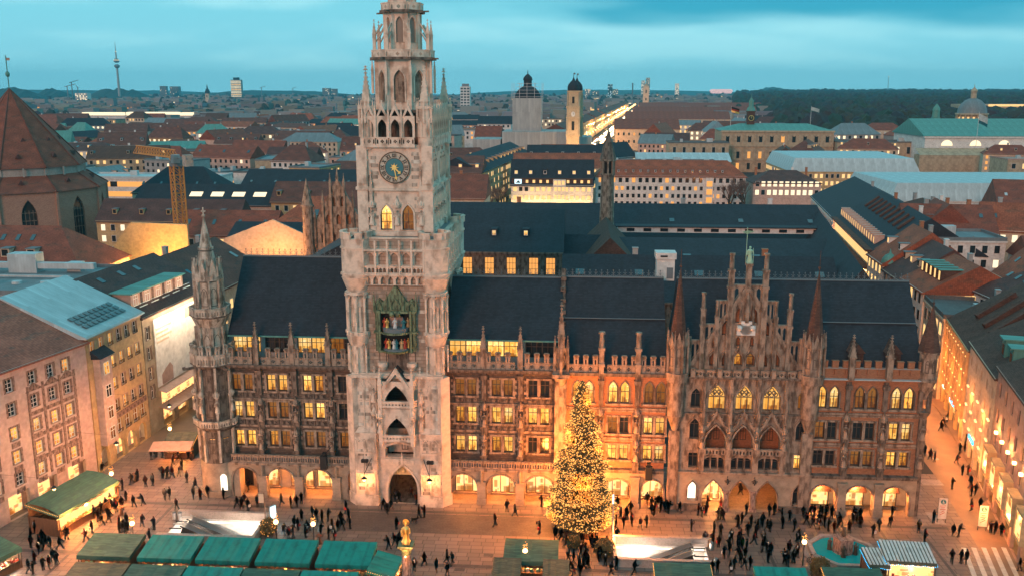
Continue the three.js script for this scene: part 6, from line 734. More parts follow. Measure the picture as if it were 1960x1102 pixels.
// tower crane
{
  const t = thing('tower_crane', 'orange lattice tower crane standing at the lit building site', 'crane', [-107, 0, -122], -0.75), bars = [], b = 1.3;
  for (const [x, z] of [[-b, -b], [b, -b], [b, b], [-b, b]]) bars.push(box(0.3, 36, 0.3, x, 0, z));
  for (let y = 0; y < 36; y += 2.4) for (const s of [-b, b]) bars.push(rod([-b, y, s], [b, y + 2.4, s], 0.11, 4), rod([b, y, s], [-b, y + 2.4, s], 0.11, 4), rod([s, y, -b], [s, y + 2.4, b], 0.11, 4), rod([-b, y, s], [b, y, s], 0.1, 4), rod([s, y, -b], [s, y, b], 0.1, 4));
  part('mast', bars, M.crane, t); part('slewing_ring', [cyl(1.8, 1.8, 1.6, 12, 0, 36, 0)], M.lead, t); part('cab', [box(1.7, 2.2, 1.8, 2.2, 37, 1)], M.steel, t);
  const j = []; for (let x = 0; x < 27; x += 1.8) { j.push(rod([-x, 38.2, -0.9], [-x - 1.8, 38.2, -0.9], 0.14, 4), rod([-x, 38.2, 0.9], [-x - 1.8, 38.2, 0.9], 0.14, 4), rod([-x, 40.3, 0], [-x - 1.8, 40.3, 0], 0.16, 4), rod([-x, 38.2, -0.9], [-x - 0.9, 40.3, 0], 0.09, 4), rod([-x - 0.9, 40.3, 0], [-x - 1.8, 38.2, 0.9], 0.09, 4), rod([-x, 38.2, 0.9], [-x - 0.9, 40.3, 0], 0.09, 4), rod([-x, 38.2, -0.9], [-x, 38.2, 0.9], 0.08, 4)); } part('jib', j, M.crane, t);
  part('counter_jib', [rod([0, 38.4, -0.8], [9, 38.4, -0.8], 0.16, 4), rod([0, 38.4, 0.8], [9, 38.4, 0.8], 0.16, 4)], M.lead, t); part('counterweight', [box(1.8, 3, 2.2, 7.6, 36.4, 0)], M.concrete, t);
}
// ---------- middle distance ----------
{
  const H = (label, p, len, d, h, rise, o = {}) => { const r = o.ry || 0; for (let k = 0.1; k < 1; k += 0.2) clear.push([p[0] + Math.cos(r) * len * k - Math.sin(r) * d / 2, p[1] - Math.sin(r) * len * k - Math.cos(r) * d / 2, Math.max(len * 0.2, d) * 0.75]); return house({ label, p, len, d, h, rise, ...o, rows: o.rows || [{ y: h - 3, lit: 0.35 }, { y: h - 6.4, lit: 0.35 }, { y: h - 9.8, lit: 0.35 }] }); };
  const grid = (ys, lit, w = 1.3, h = 2, p = 3.3) => ys.map((y) => ({ y, lit, w, h, p }));
  H('cream corner block with rounded red roof and small round lit dormers right of the tower', [-96, -276], 55, 26, 21, 6.5, { rm: M.tileB, wm: M.pink, rows: grid([17.2, 13.6, 10, 6.4, 2], 0.35), dormers: { n: 8, f: 0.3, lit: 0.5, w: 1.6, h: 1.5 }, cat: 'office building' });
  H('street front with rows of small lit windows running back beside the corner block', [-40.5, -280], 130, 24, 21, 6, { ry: 1.46 - 3.14159 + 3.14159, rm: M.slate, wm: M.ochre, rows: grid([17.6, 14.2, 10.8, 7.4, 2], 0.4), dormers: { n: 14, f: 0.3, lit: 0.5 } });
  const lit = H('white fronted shop house glowing from its ground floor uplights under a slate roof', [-28.4, -284], 36, 18, 15.2, 10.5, { rm: M.slate, wm: M.white, rows: [...grid([12.4, 8.8], 0.8, 1.5, 1.8, 2.6), { y: 5, lit: 0.5, w: 1.5, h: 1.8, p: 2.6 }, { y: 0.5, w: 2.4, h: 3.2, p: 4, lit: 1 }], litM: E.warm, cat: 'shop', dormers: { n: 6, f: 0.42, w: 1.5, h: 1.6, lit: 0.8, m: M.slate } });
  part('attic_storey', [bar(0.2, 35.8, 15.3, 18, -2, -0.4)], M.slateB, lit); part('attic_window', seq(7, 34, 10).map((x) => bar(x - 0.55, x + 0.55, 16, 17.3, -0.39, -0.3)), E.warm, lit); part('shop_sign', [bar(1.5, 4.6, 15.5, 17.6, -0.38, -0.2)], E.cool, lit); part('sign_mark', [ext(shapeOf([[1.9, 16], [4.2, 16], [3.7, 16.6], [3, 17.2], [2.6, 16.5]]), 0.05, -0.14)], M.black, lit); part('centre_bay', [bar(18.5, 24, 2, 17.6, 0.1, 0.6)], M.white, lit); part('bay_window', [12.6, 9.2, 5.6, 15.4].flatMap((y) => [19.6, 21.2, 22.9].map((x) => bar(x - 0.6, x + 0.6, y, y + 1.7, 0.6, 0.68))), E.warm, lit);
  for (const x of seq(-26, 5, 8)) lampLight('uplight', x, 2.6, -281.6, [1, 0.56, 0.2], 150, 12);
  part('uplight_lamp', seq(2.4, 33.4, 8).map((x) => box(0.6, 0.4, 0.5, x, 2.2, 2)), E.lamp, lit);
  const wb = H('long white office block with rows of square dark windows and red roof', [9, -294], 66, 16, 18.6, 6.4, { rm: M.tileC, wm: M.white, rows: [{ y: 15.6, lit: 0.2, w: 1.5, h: 2, p: 3 }, ...grid([12.2, 8.8, 5.4, 2], 0.14, 1.25, 1.7, 2.5)], roof: 'hip', over: 0.7, frames: 0, cat: 'office building', dormers: { n: 15, x0: 10, f: 0.22, w: 0.9, h: 0.9, lit: 0 } }); part('loggia_bay', [bar(48.5, 52, 1, 18.2, 0.05, 0.5)], M.white, wb); part('loggia_window', [14, 10.4, 6.8, 3.2].map((y) => bar(49, 51.5, y, y + 2.4, 0.5, 0.58)), E.amber, wb);
  H('dark flat roofed block with plant behind the red roofed white block', [10, -335], 60, 24, 20.5, 0.5, { roof: 'flat', rm: M.zincD, wm: M.grey, boxes: 8 }); H('red roof behind the lit shop house', [-30, -322], 44, 18, 20, 6, { rm: M.tileC, wm: M.cream }); H('row of dark roofs with white dormers before the yellow church tower', [-26, -372], 46, 18, 20, 7, { rm: M.slate, wm: M.white, dormers: { n: 6, f: 0.3, lit: 0.3 } });
  H('narrow slate roofed white house turned endways below the yellow tower', [18, -392], 26, 14, 19, 8, { ry: 0.9, rm: M.slate, wm: M.white });
  H('bright red roof left below the yellow church tower', [-20, -412], 34, 18, 18, 7, { rm: M.tileC, wm: M.cream }); H('teal roofed glass block before the palace', [34, -402], 52, 24, 17, 4, { rm: M.zinc, wm: M.white, rows: grid([13, 9.6], 0.5) });
  // the palace
  const pal = H('sandstone palace wing with tall arched windows below a green copper roof', [100, -530], 76, 32, 28.5, 4.4, { rm: M.copper, wm: M.sand, roof: 'hip', rows: [{ y: 20.6, h: 5, w: 2.3, n: 10, lit: 0.25 }, { y: 9.6, h: 4.6, w: 2.1, n: 10, lit: 0.2 }, { y: 2, h: 4.4, w: 2.1, n: 10, lit: 0.3 }], frameM: M.sand, cat: 'palace', chimneys: 0 });
  part('cornice', [bar(-0.5, 76.5, 27.4, 28.6, -0.5, 0.9), bar(-0.3, 76.3, 17.6, 18.4, -0.3, 0.7), bar(-0.3, 76.3, 8, 8.6, -0.3, 0.5)], M.sand, pal); part('pilaster', seq(0.6, 75.4, 11).map((x) => bar(x - 0.5, x + 0.5, 8.6, 27.4, 0, 0.4)), M.sand, pal); part('arch_top', [...seq(4.2, 71.8, 10).map((x) => disc(1.2, 0.1, x, 25.6, 0.1, 8))], M.sand, pal);
  H('long lower palace wing of sandstone in front of the copper roofed wing', [62, -508], 40, 20, 21, 1.5, { roof: 'flat', rm: M.flat, wm: M.sand, rows: [{ y: 14, h: 4.4, w: 2, n: 6, lit: 0.1 }, { y: 6, h: 4, w: 2, n: 6, lit: 0.2 }] }); H('lower palace wing with terrace right of the copper roofed wing', [177, -524], 66, 24, 21, 1.5, { roof: 'flat', rm: M.flat, wm: M.sand, rows: [{ y: 13.5, h: 4.6, w: 2.2, n: 9, lit: 0.1 }, { y: 5, h: 4.4, w: 2, n: 9, lit: 0.2 }] });
  const ct = thing('clock_turret', 'small green clock turret on the copper palace roof', 'turret', [122, 32, -546]); part('turret_body', [box(5, 9, 5, 0, 0, 0), box(5.8, 0.7, 5.8, 0, 8.8, 0)], M.slateB, ct); part('dial', [disc(1.8, 0.2, 0, 4.6, 2.65, 20)], M.black, ct); part('dial_ring', [disc(1.9, 0.1, 0, 4.6, 2.75, 20, 1.6), box(0.2, 1.6, 0.1, 0, 4.4, 2.75), box(1, 0.2, 0.1, 0.4, 4.5, 2.75)], M.gold, ct); part('cap', [lathe([[3.2, 9.5], [2.6, 11.5], [1.6, 12.6], [1.6, 15.6], [1.9, 16], [1.1, 17.6], [0.2, 18.6], [0.05, 22]], 10)], M.copper, ct);
  const flag = (label, x, y, z, cols, s = 1) => { const f = thing('flagpole', label, 'flag', [x, y, z]); part('pole', [cyl(0.16, 0.1, 14 * s, 6)], M.white, f); cols.forEach((m, i) => part('flag_stripe', [faces([[0.1, 13.4 - i * 1.2, 0], [3, 12.6 - i * 1.2, 0.6], [5.6, 11.8 - i * 1.2, 0], [0.1, 12.2 - i * 1.2, 0], [3, 11.4 - i * 1.2, 0.6], [5.6, 10.6 - i * 1.2, 0]].map((p) => [p[0], p[1] * s, p[2]]), [[0, 3, 4, 1], [1, 4, 5, 2], [1, 4, 3, 0], [2, 5, 4, 1]])], m, f)); return f; };
  flag('flag of black, red and gold stripes flying on the copper palace roof', 108, 31, -544, [M.black, M.red, M.gold]); flag('pale flag on a pole at the right end of the copper palace roof', 163, 31, -544, [M.white, M.white]); flag('large white and blue flag on a pole before the green roofed theatre', 250, 20, -480, [M.white, M.white, M.dialBlue], 1.6);
  // theatre with green roof
  const th = H('wide theatre with bright green roof and glowing half round windows', [226, -500], 110, 60, 27, 10, { rm: M.copper, wm: M.white, rows: [], cat: 'theatre', over: 1.2 }); part('lunette', [14, 32, 50, 68].map((x) => { const s = new THREE.Shape(); s.absarc(x, 20.5, 3.6, 0, Math.PI, false); return ext(s, 0.3, 0.15, 8); }), E.pale, th); part('cornice', [bar(-1, 111, 25.4, 26.6, -1, 1), bar(-1, 111, 17, 18, -1, 0.8)], M.white, th); part('pediment', [mv(ext(shapeOf([[-30, 27], [30, 27], [0, 36]]), 0.6), -0.4, 0, -30, -Math.PI / 2)], M.rose, th); part('lower_roof', [faces([[-6, 15, 10], [116, 15, 10], [116, 19, 0.2], [-6, 19, 0.2]], [[0, 1, 2, 3]]), bar(-6, 116, 0, 15, 0, 9.8)], M.sand, th);
  // sheet roofed court building
  const wr = H('big pale blue sheet metal roofed block with sloping glass panels', [106, -345], 62, 60, 16.5, 6.5, { rm: M.zinc, wm: M.ochre, rows: grid([13.4, 9.8, 6.2], 0.75, 1.3, 1.9, 2.7), sides: 1, litM: E.warm, roof: 'mansard', cat: 'office building' }); void wr;
  H('huge pale blue sheet roof with dark skylights above the red tiled roof', [128, -262], 92, 56, 12, 7, { ry: 0.05, rm: M.zinc, wm: M.white, roof: 'mansard', skylights: { n: 6, x0: 14, f: 0.42, w: 2.4, h: 4.6, m: M.slateB }, rows: [] });
  H('brown tiled roof with chimneys in front of the pale blue sheet roof', [80, -302], 30, 20, 15, 5, { rm: M.tileD, wm: M.pink, roof: 'hip', chimneys: 4, rows: grid([13.4, 9.6], 0.8, 1.6, 2.2, 2.8) });
  H('very long dark red tiled roof with white skylights at right edge', [142, -146], 110, 40, 13, 13, { ry: -0.22, rm: M.tileB, wm: M.white, skylights: { n: 9, x0: 14, f: 0.55, w: 0.8, h: 2.2, m: M.zinc }, rows: [] }); H('red tiled roof rising beside the sheet roof at right', [150, -214], 44, 34, 12, 12, { ry: -0.2, rm: M.tileA, wm: M.white, rows: [], skylights: { n: 3, f: 0.6, m: M.zinc } });
  H('white walled house with red roof and chimney at right edge behind the hipped roof', [103, -92], 30, 16, 18, 5, { ry: -0.1, rm: M.tileA, wm: M.white, chimneys: 2 }); H('teal roofed low house with antennas at right edge', [104, -72], 34, 14, 19.5, 3, { rm: M.zincD, wm: M.white, roof: 'flat', boxes: 5, rows: [{ y: 16.4, lit: 0.6 }] }); H('small slate roofed house with three glowing windows at the right edge', [118, -100], 24, 14, 20, 6, { rm: M.slate, wm: M.white, rows: [{ y: 16.6, lit: 1, w: 1.6 }] }); H('grey roof with pale walls behind the lit dormers house', [84, -104], 18, 14, 21, 3, { rm: M.zincD, wm: M.white, roof: 'flat', boxes: 4 }); H('red roofed house behind the street row with two chimneys', [86, -124], 22, 16, 20, 6.5, { ry: -0.1, rm: M.tileA, wm: M.cream, chimneys: 2, skylights: { n: 2 } }); H('dark slate roof with bluish skylight behind the brown shop roof at right edge', [102, -48], 30, 16, 18, 6, { rm: M.slate, wm: M.white, skylights: { n: 3 } });
  H('sandstone house with flat pale top and three lit windows at far right edge', [232, -395], 40, 22, 19, 2, { roof: 'flat', rm: M.rose, wm: M.sand, rows: [{ y: 14.5, h: 2.6, w: 2, n: 7, lit: 0.6 }] });
  [[88, -78, -1.65, M.tileC, 'bright red gabled roof turned endways behind the dormer house'], [92, -56, -0.2, M.tileB, 'brown gabled house close behind the front shop roofs'], [106, -126, -0.25, M.tileC, 'bright red roof before the long red roof'], [122, -72, -1.7, M.tileA, 'red gabled end facing the right edge'], [126, -122, -0.3, M.tileB, 'brown tiled roof between red roofs at the right edge'], [92, -142, -1.7, M.tileA, 'red roof with white gable behind the glowing office building'], [110, -60, -0.1, M.tileC, 'orange red roof among teal flat roofs at right']].forEach(([x, z, ry, rm, lb], i) => H(lb, [x, z], 15, 14, 18.5 + (i % 3), 6.5, { ry, rm, wm: i % 2 ? M.white : M.cream, chimneys: 2, skylights: { n: 2, f: 0.5 }, dormers: i % 2 ? { n: 2, f: 0.3, lit: 0.5 } : undefined }));
  // wrapped church and the yellow tower
  const ch = thing('wrapped_church', 'church dome wrapped in grey scaffold sheets with dark lantern on top', 'church', [-36, 0, -560]); clear.push([-30, -560, 60]);
  part('nave_sheet', [box(46, 30, 40, 6, 0, 0), box(20, 24, 30, -28, 0, 6), box(26, 26, 30, 34, 0, 6)], M.scaffold, ch); part('drum_sheet', [box(21, 26, 21, 0, 30, -4), box(19, 4, 19, 0, 29, -4)], M.scaffold, ch); part('dome', [lathe([[9.6, 55.5], [9.4, 58], [8.2, 61], [6, 63.6], [3.6, 65.2], [3, 65.8], [3, 70], [3.6, 70.6], [3, 72.5], [1.4, 74.4], [0.4, 75.2], [0.1, 78.5]], 14, 0, 0, -4)], M.slate, ch);
  { const s = []; for (const x of [-10.8, -5.4, 0, 5.4, 10.8]) for (const z of [6.8, -15]) s.push(box(0.25, 12, 0.25, x, 56, z)); for (let y = 57; y < 68; y += 2.6) { const r = 10.8 - (y - 57) * 0.35; s.push(bar(-r, r, y, y + 0.22, 6.6, 6.85), bar(-r, -r + 0.2, y, y + 0.22, -15, 6.8), bar(r - 0.2, r, y, y + 0.22, -15, 6.8)); } part('scaffolding', s, M.steel, ch); ch.scale.set(1, 0.895, 1); }
  for (const [x, z, lb, sc] of [[-2.5, -520, 'yellow baroque church tower with dark onion cap and clock', 1], [-0.2, -545, 'second yellow church tower just behind the first with a dark onion cap', 1]]) {
    const y = thing('yellow_church_tower', lb, 'church tower', [x, 0, z]); clear.push([x, z, 20]); part('shaft', [box(11, 44, 11, 0, 0, 0), box(12.4, 1, 12.4, 0, 25, 0), box(12.4, 1, 12.4, 0, 37, 0), box(12, 1.2, 12, 0, 44, 0), box(9.4, 9.5, 9.4, 0, 45, 0), box(11, 1, 11, 0, 54.4, 0)], M.towerYellow, y); part('corner_column', [[-1, 1], [1, 1], [-1, -1], [1, -1]].flatMap(([a, b]) => [box(1.6, 11, 1.6, a * 5, 26, b * 5), cyl(0.8, 0.8, 9, 8, a * 4.7, 45, b * 4.7)]), M.sand, y); part('opening', [box(2.4, 6, 0.2, 0, 29, 5.55), box(2, 4.4, 0.2, 0, 47, 4.75), box(0.2, 4.4, 2, 4.75, 47, 0), box(1.6, 4, 0.2, 0, 14, 5.55)], M.black, y); part('dial', [disc(1.7, 0.2, 0, 39.8, 5.8, 16)], M.frameW, y); part('dial_hands', [box(0.2, 1.4, 0.1, 0, 39.8, 5.85), box(0.9, 0.2, 0.1, 0.4, 39.7, 5.85)], M.black, y);
    part('onion_cap', [lathe([[4.6, 55.2], [5.2, 57], [4.6, 59.2], [3, 61], [1.3, 62.2], [0.8, 63.4], [0.3, 64.2], [0.1, 67]], 12)], M.slate, y); part('weather_vane', [box(1.4, 1, 0.15, 0.7, 66.2, 0)], M.bronzeDark, y); part('scaffold_sheet', [box(13, 12, 13, 0, 0, 0)], M.scaffold, y); y.scale.set(0.8, 1, 0.8);
  }
  lampLight('church_light', -2, 20, -500, [1, 0.6, 0.28], 500, 20);
}
// avenue with traffic, far off, and what stands along it
{
  const A = [36, -1010], B = [206, -2990], ax = B[0] - A[0], az = B[1] - A[1], L = Math.hypot(ax, az), ry = Math.atan2(-az, ax), on = (s, off) => [A[0] + ax * s / L - az / L * off, A[1] + az * s / L + ax / L * off];
  for (let s = -620; s < 2000; s += 45) { const [x, z] = on(s, 0); clear.push([x, z, 34]); }
  { const g = []; const [a, b, c, d] = [on(-520, -14), on(L, -14), on(L, 14), on(-520, 14)]; g.push(faces([[a[0], 0.1, a[1]], [b[0], 0.1, b[1]], [c[0], 0.1, c[1]], [d[0], 0.1, d[1]]], [[0, 1, 2, 3], [3, 2, 1, 0]])); struct('avenue', g, M.street); }
  const lamps = [], cars = []; for (let s = -500; s < L; s += 44) { for (const o of [-12, 12]) { const [x, z] = on(s, o); lamps.push(ball(0.9 + s / 2600, x, 9, z, 5)); } }
  const r = rng(5); for (let s = -520; s < L - 400; s += 16) for (const o of [-6, -2.5, 2.5, 6]) if (r() < 0.62) { const [x, z] = on(s + r() * 12, o); cars.push(box(1.7, 0.9, 0.8, x, 0.6, z)); }
  tag(stuffPart('avenue_street_lamps', lamps, E.street, scene), 'two lines of orange street lamps along the far avenue', 'street lamps', undefined, 'stuff'); tag(stuffPart('avenue_traffic_headlights', cars, E.headlight, scene), 'dense orange headlights of cars on the far avenue', 'traffic', undefined, 'stuff');
  for (let i = 0; i < 9; i++) { const [x, z] = on(-260 + i * 190, -15 - 1); clear.push([x, z, 90]); const [hx, hz] = on(-330 + i * 190, -16); house({ name: 'avenue_house', label: 'lit house front lining the far avenue', group: 'houses along the left of the avenue', p: [hx, hz], len: 168, ry, d: 20, h: 22, rise: 5, rm: M.tileB, wm: M.ochre, rows: [{ y: 15, lit: 0.6, w: 2.4, h: 3, p: 7 }, { y: 8, lit: 0.6, w: 2.4, h: 3, p: 7 }, { y: 1, lit: 1, w: 3, h: 4, p: 7 }], frames: 0, litM: E.amber }); }
  for (let s = -280; s < 1700; s += 240) { const [x, z] = on(s, 0); lampLight('avenue_light', x, 8, z, [1, 0.45, 0.13], 3200, 60); }
  for (const [s, len, lb] of [[-250, 60, 'red roofed block with lit upper row right of the avenue mouth'], [60, 130, 'long red roofed palace with white front right of the avenue'], [420, 200, 'great red roofed ministry block right of the avenue'], [900, 260, 'farthest red roofed block on the right of the avenue']]) { const [x, z] = on(s, 22); clear.push([x + len / 2, z - 15, len * 0.6]); house({ name: 'avenue_palace', label: lb, p: [x, z], len, d: 40, h: 20, rise: 9, rm: M.tileA, wm: M.cream, rows: [{ y: 14, lit: 0.25, w: 1.6, h: 2.6, p: 5 }, { y: 7, lit: 0.3, w: 1.6, h: 2.6, p: 5 }], frames: 0 }); }
  const [tx, tz] = on(1250, 30); const wt = thing('white_church_tower', 'slim white church tower at the far end of the avenue', 'church tower', [tx, 0, tz]); part('shaft', [box(14, 64, 14)], M.cream, wt); part('cap', [spire(9.5, 9, 4, 0, 64, 0, 0.785)], M.sand, wt); part('opening', [box(3, 8, 0.4, 0, 48, 7.1), box(3, 6, 0.4, 0, 30, 7.1)], M.black, wt);
}
// ---------- landmarks on the horizon ----------
const farAt = (px, D) => { const v = surveyRay(px, 172), k = D / Math.hypot(v.x, v.z); return [EYE.x + v.x * k, EYE.z + v.z * k]; };
{
  let [x, z] = farAt(227, 4730), t = thing('television_tower', 'tall slender television tower with round platforms on the left horizon', 'tower', [x, 0, z]);
  part('shaft', [cyl(9, 6, 170, 12), cyl(5, 4, 45, 10, 0, 195, 0), cyl(3, 0.8, 50, 8, 0, 240, 0)], M.grey, t); part('platform', [cyl(9, 17, 8, 16, 0, 162, 0), cyl(17, 17, 5, 16, 0, 170, 0), cyl(17, 8, 6, 16, 0, 175, 0), cyl(8, 18, 5, 16, 0, 188, 0), cyl(18, 18, 6, 16, 0, 193, 0), cyl(13, 13, 8, 16, 0, 199, 0)], M.lead, t); t.scale.set(0.72, 0.95, 0.72); part('platform_lights', [cyl(17.4, 17.4, 2.2, 16, 0, 199, 0), cyl(5.4, 5.4, 2, 10, 0, 240, 0), cyl(6.5, 6.5, 1.6, 10, 0, 90, 0)], E.pale, t);
  [x, z] = farAt(453, 4400); t = thing('cylinder_tower', 'office tower of four bundled cylinders with lit floors on the horizon', 'office tower', [x, 0, z]); part('cylinder', [[-1, -1], [1, -1], [1, 1], [-1, 1]].map(([a, b]) => cyl(12, 12, 94, 14, a * 11, 6, b * 11)), M.zincD, t); for (let i = 0; i < 12; i++) part('lit_floor', [[-1, 1], [1, 1]].map(([a, b]) => cyl(12.2, 12.2, 2.6, 14, a * 11, 12 + i * 7.3, b * 11)), i % 3 ? E.pale : E.warm, t); part('crown', [cyl(14, 14, 10, 16, 0, 100, 0), ball(3, -8, 108, 8), ball(3, 8, 108, 8)], M.slate, t);
  const block = (px, D, w, h, lb, m, o = {}) => { const [x, z] = farAt(px, D), t = thing(o.name || 'high_rise', lb, o.cat || 'high rise', [x, 0, z]); part('wall', [box(w, h, w * (o.k || 0.6))], m, t); const lit = [], dk = []; const nx = Math.max(2, Math.round(w / 6)), ny = Math.round(h / 5), r = rng(px); for (let j = 1; j < ny; j++) for (let i = 0; i < nx; i++) (r() < (o.lit ?? 0.25) ? lit : dk).push(bar(-w / 2 + w * (i + 0.15) / nx, -w / 2 + w * (i + 0.85) / nx, j * h / ny, j * h / ny + 2.6, w * (o.k || 0.6) / 2, w * (o.k || 0.6) / 2 + 0.2)); stuffPart('lit_windows', lit, o.litM || E.pale, t); stuffPart('dark_windows', dk, M.glass, t); if (o.top) part('roof_plant', [box(w * 0.7, o.top, w * 0.3, 0, h, 0)], M.lead, t); clear.push([x, z, w]); return t; };
  block(891, 1750, 18, 62, 'pale slab tower with dark top standing alone right of the clock tower', M.white, { lit: 0.05, top: 5, k: 1 }); block(890, 1730, 40, 22, 'low bluish podium block under the pale slab tower', M.zincD, { lit: 0.2 });
  block(1231, 5600, 22, 110, 'lower of the twin glass towers beyond the avenue', M.zinc, { lit: 0.4, top: 0 }); block(1240, 5650, 24, 126, 'taller of the twin glass towers beyond the avenue', M.zincD, { lit: 0.3 }); block(1168, 5200, 26, 86, 'dark glass block with bright patch left of the twin towers', M.slate, { lit: 0.35, litM: E.cool }); block(1178, 5250, 30, 60, 'lower grey block beside the dark glass block', M.grey); block(1211, 4800, 7, 90, 'thin chimney like shaft left of the twin towers', M.lead, { lit: 0, name: 'chimney_stack', cat: 'chimney' }); block(1296, 6200, 26, 96, 'slim lit tower right of the twin towers', M.white, { lit: 0.6 }); block(1125, 5200, 30, 60, 'grey far block left of the dark glass block', M.grey); block(1140, 5300, 44, 48, 'wide far block beside the thin chimney', M.lead); block(313, 6000, 40, 78, 'bluish tower pair on the left horizon, left one', M.lead, { lit: 0.05 }); block(335, 6100, 56, 76, 'bluish tower pair on the left horizon, right one', M.lead, { lit: 0.05 }); block(157, 3800, 46, 44, 'pale lit slab left of the television tower', M.white, { lit: 0.5 }); block(625, 5600, 46, 66, 'dark block on the horizon left of the clock tower', M.lead, { lit: 0.1 }); block(640, 5600, 34, 62, 'second dark block close to the clock tower on the horizon', M.lead, { lit: 0.1 }); block(748, 4400, 40, 60, 'grey block on the horizon behind the tower pinnacle', M.lead, { lit: 0.1 });
  [x, z] = farAt(396, 3200); t = thing('small_onion_church', 'small onion capped church tower on the left horizon', 'church tower', [x, 0, z]); part('shaft', [box(12, 44, 12)], M.cream, t); part('cap', [lathe([[7, 44], [8, 50], [5, 57], [2, 61], [2, 66], [0.3, 74]], 10)], M.slate, t); part('opening', [box(3, 7, 0.4, 0, 32, 6.1)], M.black, t);
  [x, z] = farAt(1381, 9200); t = thing('stadium', 'wide glowing rosy stadium on the far horizon', 'stadium', [x, 0, z]); part('glowing_shell_light', [cyl(95, 112, 26, 28, 0, 22, 0), cyl(112, 95, 14, 28, 0, 48, 0)], E.pinkwall, t); part('base', [cyl(100, 110, 22, 28)], M.lead, t);
  for (const [px, D, h] of [[128, 3600, 70], [137, 3650, 84], [148, 3700, 66], [500, 5200, 70], [560, 5400, 66]]) { const [x, z] = farAt(px, D); const c = thing('far_crane', 'small crane silhouette ' + (px < 300 ? 'left of the television tower, ' + (px === 137 ? 'the tallest' : px < 137 ? 'the leftmost' : 'nearest to the tower') : px < 530 ? 'right of the cylinder tower' : 'farther right of the cylinder tower'), 'crane', [x, 0, z], px * 0.1); part('mast', [box(2.4, h, 2.4)], M.lead, c); part('jib', [mv(box(38, 2, 2), 10, h, 0, 0, 0, 0.25)], M.lead, c); }
  [x, z] = farAt(1700, 7500); t = thing('radio_mast', 'thin radio mast on the right horizon above the dark wood', 'mast', [x, 0, z]); part('mast', [cyl(3, 1.4, 150, 6)], M.lead, t); part('mast_light', [ball(3, 0, 152, 0)], E.pale, t);
  // domed chancellery
  [x, z] = farAt(1866, 900); clear.push([x, z, 50]); t = thing('domed_building', 'domed stone building with lit columns at the right above the green theatre roof', 'building', [x, 0, z]); part('base', [box(70, 21, 40), box(24, 6, 24, 0, 21, 0)], M.sand, t); part('drum', [cyl(11, 11, 8, 20, 0, 27, 0), ...[...Array(16)].map((_, i) => cyl(0.7, 0.7, 8, 6, Math.sin(i * 0.393) * 12, 27, Math.cos(i * 0.393) * 12)), cyl(13.4, 13.4, 1.2, 20, 0, 35, 0)], M.sand, t); part('dome', [lathe([[12, 36], [11.4, 40], [9.4, 44], [6.4, 47], [3.4, 48.6], [0, 49]], 20)], M.zincD, t); part('lantern', [cyl(2.4, 2.4, 6, 10, 0, 48.6, 0), lathe([[3, 54.6], [2.4, 56], [0.3, 58], [0.1, 61]], 10)], M.sand, t); part('lit_windows', [...[...Array(8)].map((_, i) => mv(box(1.6, 4, 0.3), Math.sin(i * 0.393 - 1.4) * 11.1, 29, Math.cos(i * 0.393 - 1.4) * 11.1, i * 0.393 - 1.4)), box(4, 2.6, 0.3, -6, 22.4, 12.1), box(4, 2.6, 0.3, 6, 22.4, 12.1)], E.warm, t);
  [x, z] = farAt(1797, 760); t = thing('bell_turret', 'tiny greenish bell turret above the trees at right', 'turret', [x, 0, z]); part('turret', [box(5, 36, 5), cyl(3, 2.6, 5, 8, 0, 36, 0), lathe([[3, 41], [2.4, 43], [0.2, 46]], 8)], M.copper, t);
  [x, z] = farAt(1695, 900); t = thing('garden_house', 'small red roofed house with lit columns among dark trees', 'house', [x, 0, z]); part('wall', [box(34, 13, 18, 0, 8, 0)], M.cream, t); part('roof', [mv(roof(34, 18, 6, 21, 8))], M.tileA, t); part('column', seq(-14, 14, 7).map((x) => cyl(0.8, 0.8, 10, 6, x, 9, 9.6)), M.white, t); clear.push([x, z, 30]);
  [x, z] = farAt(1915, 1500); single('long_lit_building', [box(120, 24, 30, x, 12, z)], M.sand, 'long lit stone building at the right edge beyond the dome', 'building'); single('lit_cornice_light', [box(60, 3, 1, x + 10, 33, z + 15.6)], E.warm, 'glowing strip of lit windows at the right edge beyond the dome', 'lit windows'); clear.push([x, z, 70]);
  [x, z] = farAt(210, 1500); t = house({ name: 'long_hall', label: 'very long low hall with glowing clerestory strip on the left, far off', p: [x - 120, z], len: 260, d: 40, h: 18, rise: 1, roof: 'flat', rm: M.zincD, wm: M.white, rows: [{ y: 8, lit: 0.25, w: 3, h: 3, p: 8 }], frames: 0 }); part('clerestory_light', [bar(70, 130, 18.4, 23, -20, -6), bar(138, 215, 18.4, 23.5, -20, -6), bar(220, 236, 18.4, 23, -20, -6)], E.pale, t); clear.push([x, z, 140]);
}
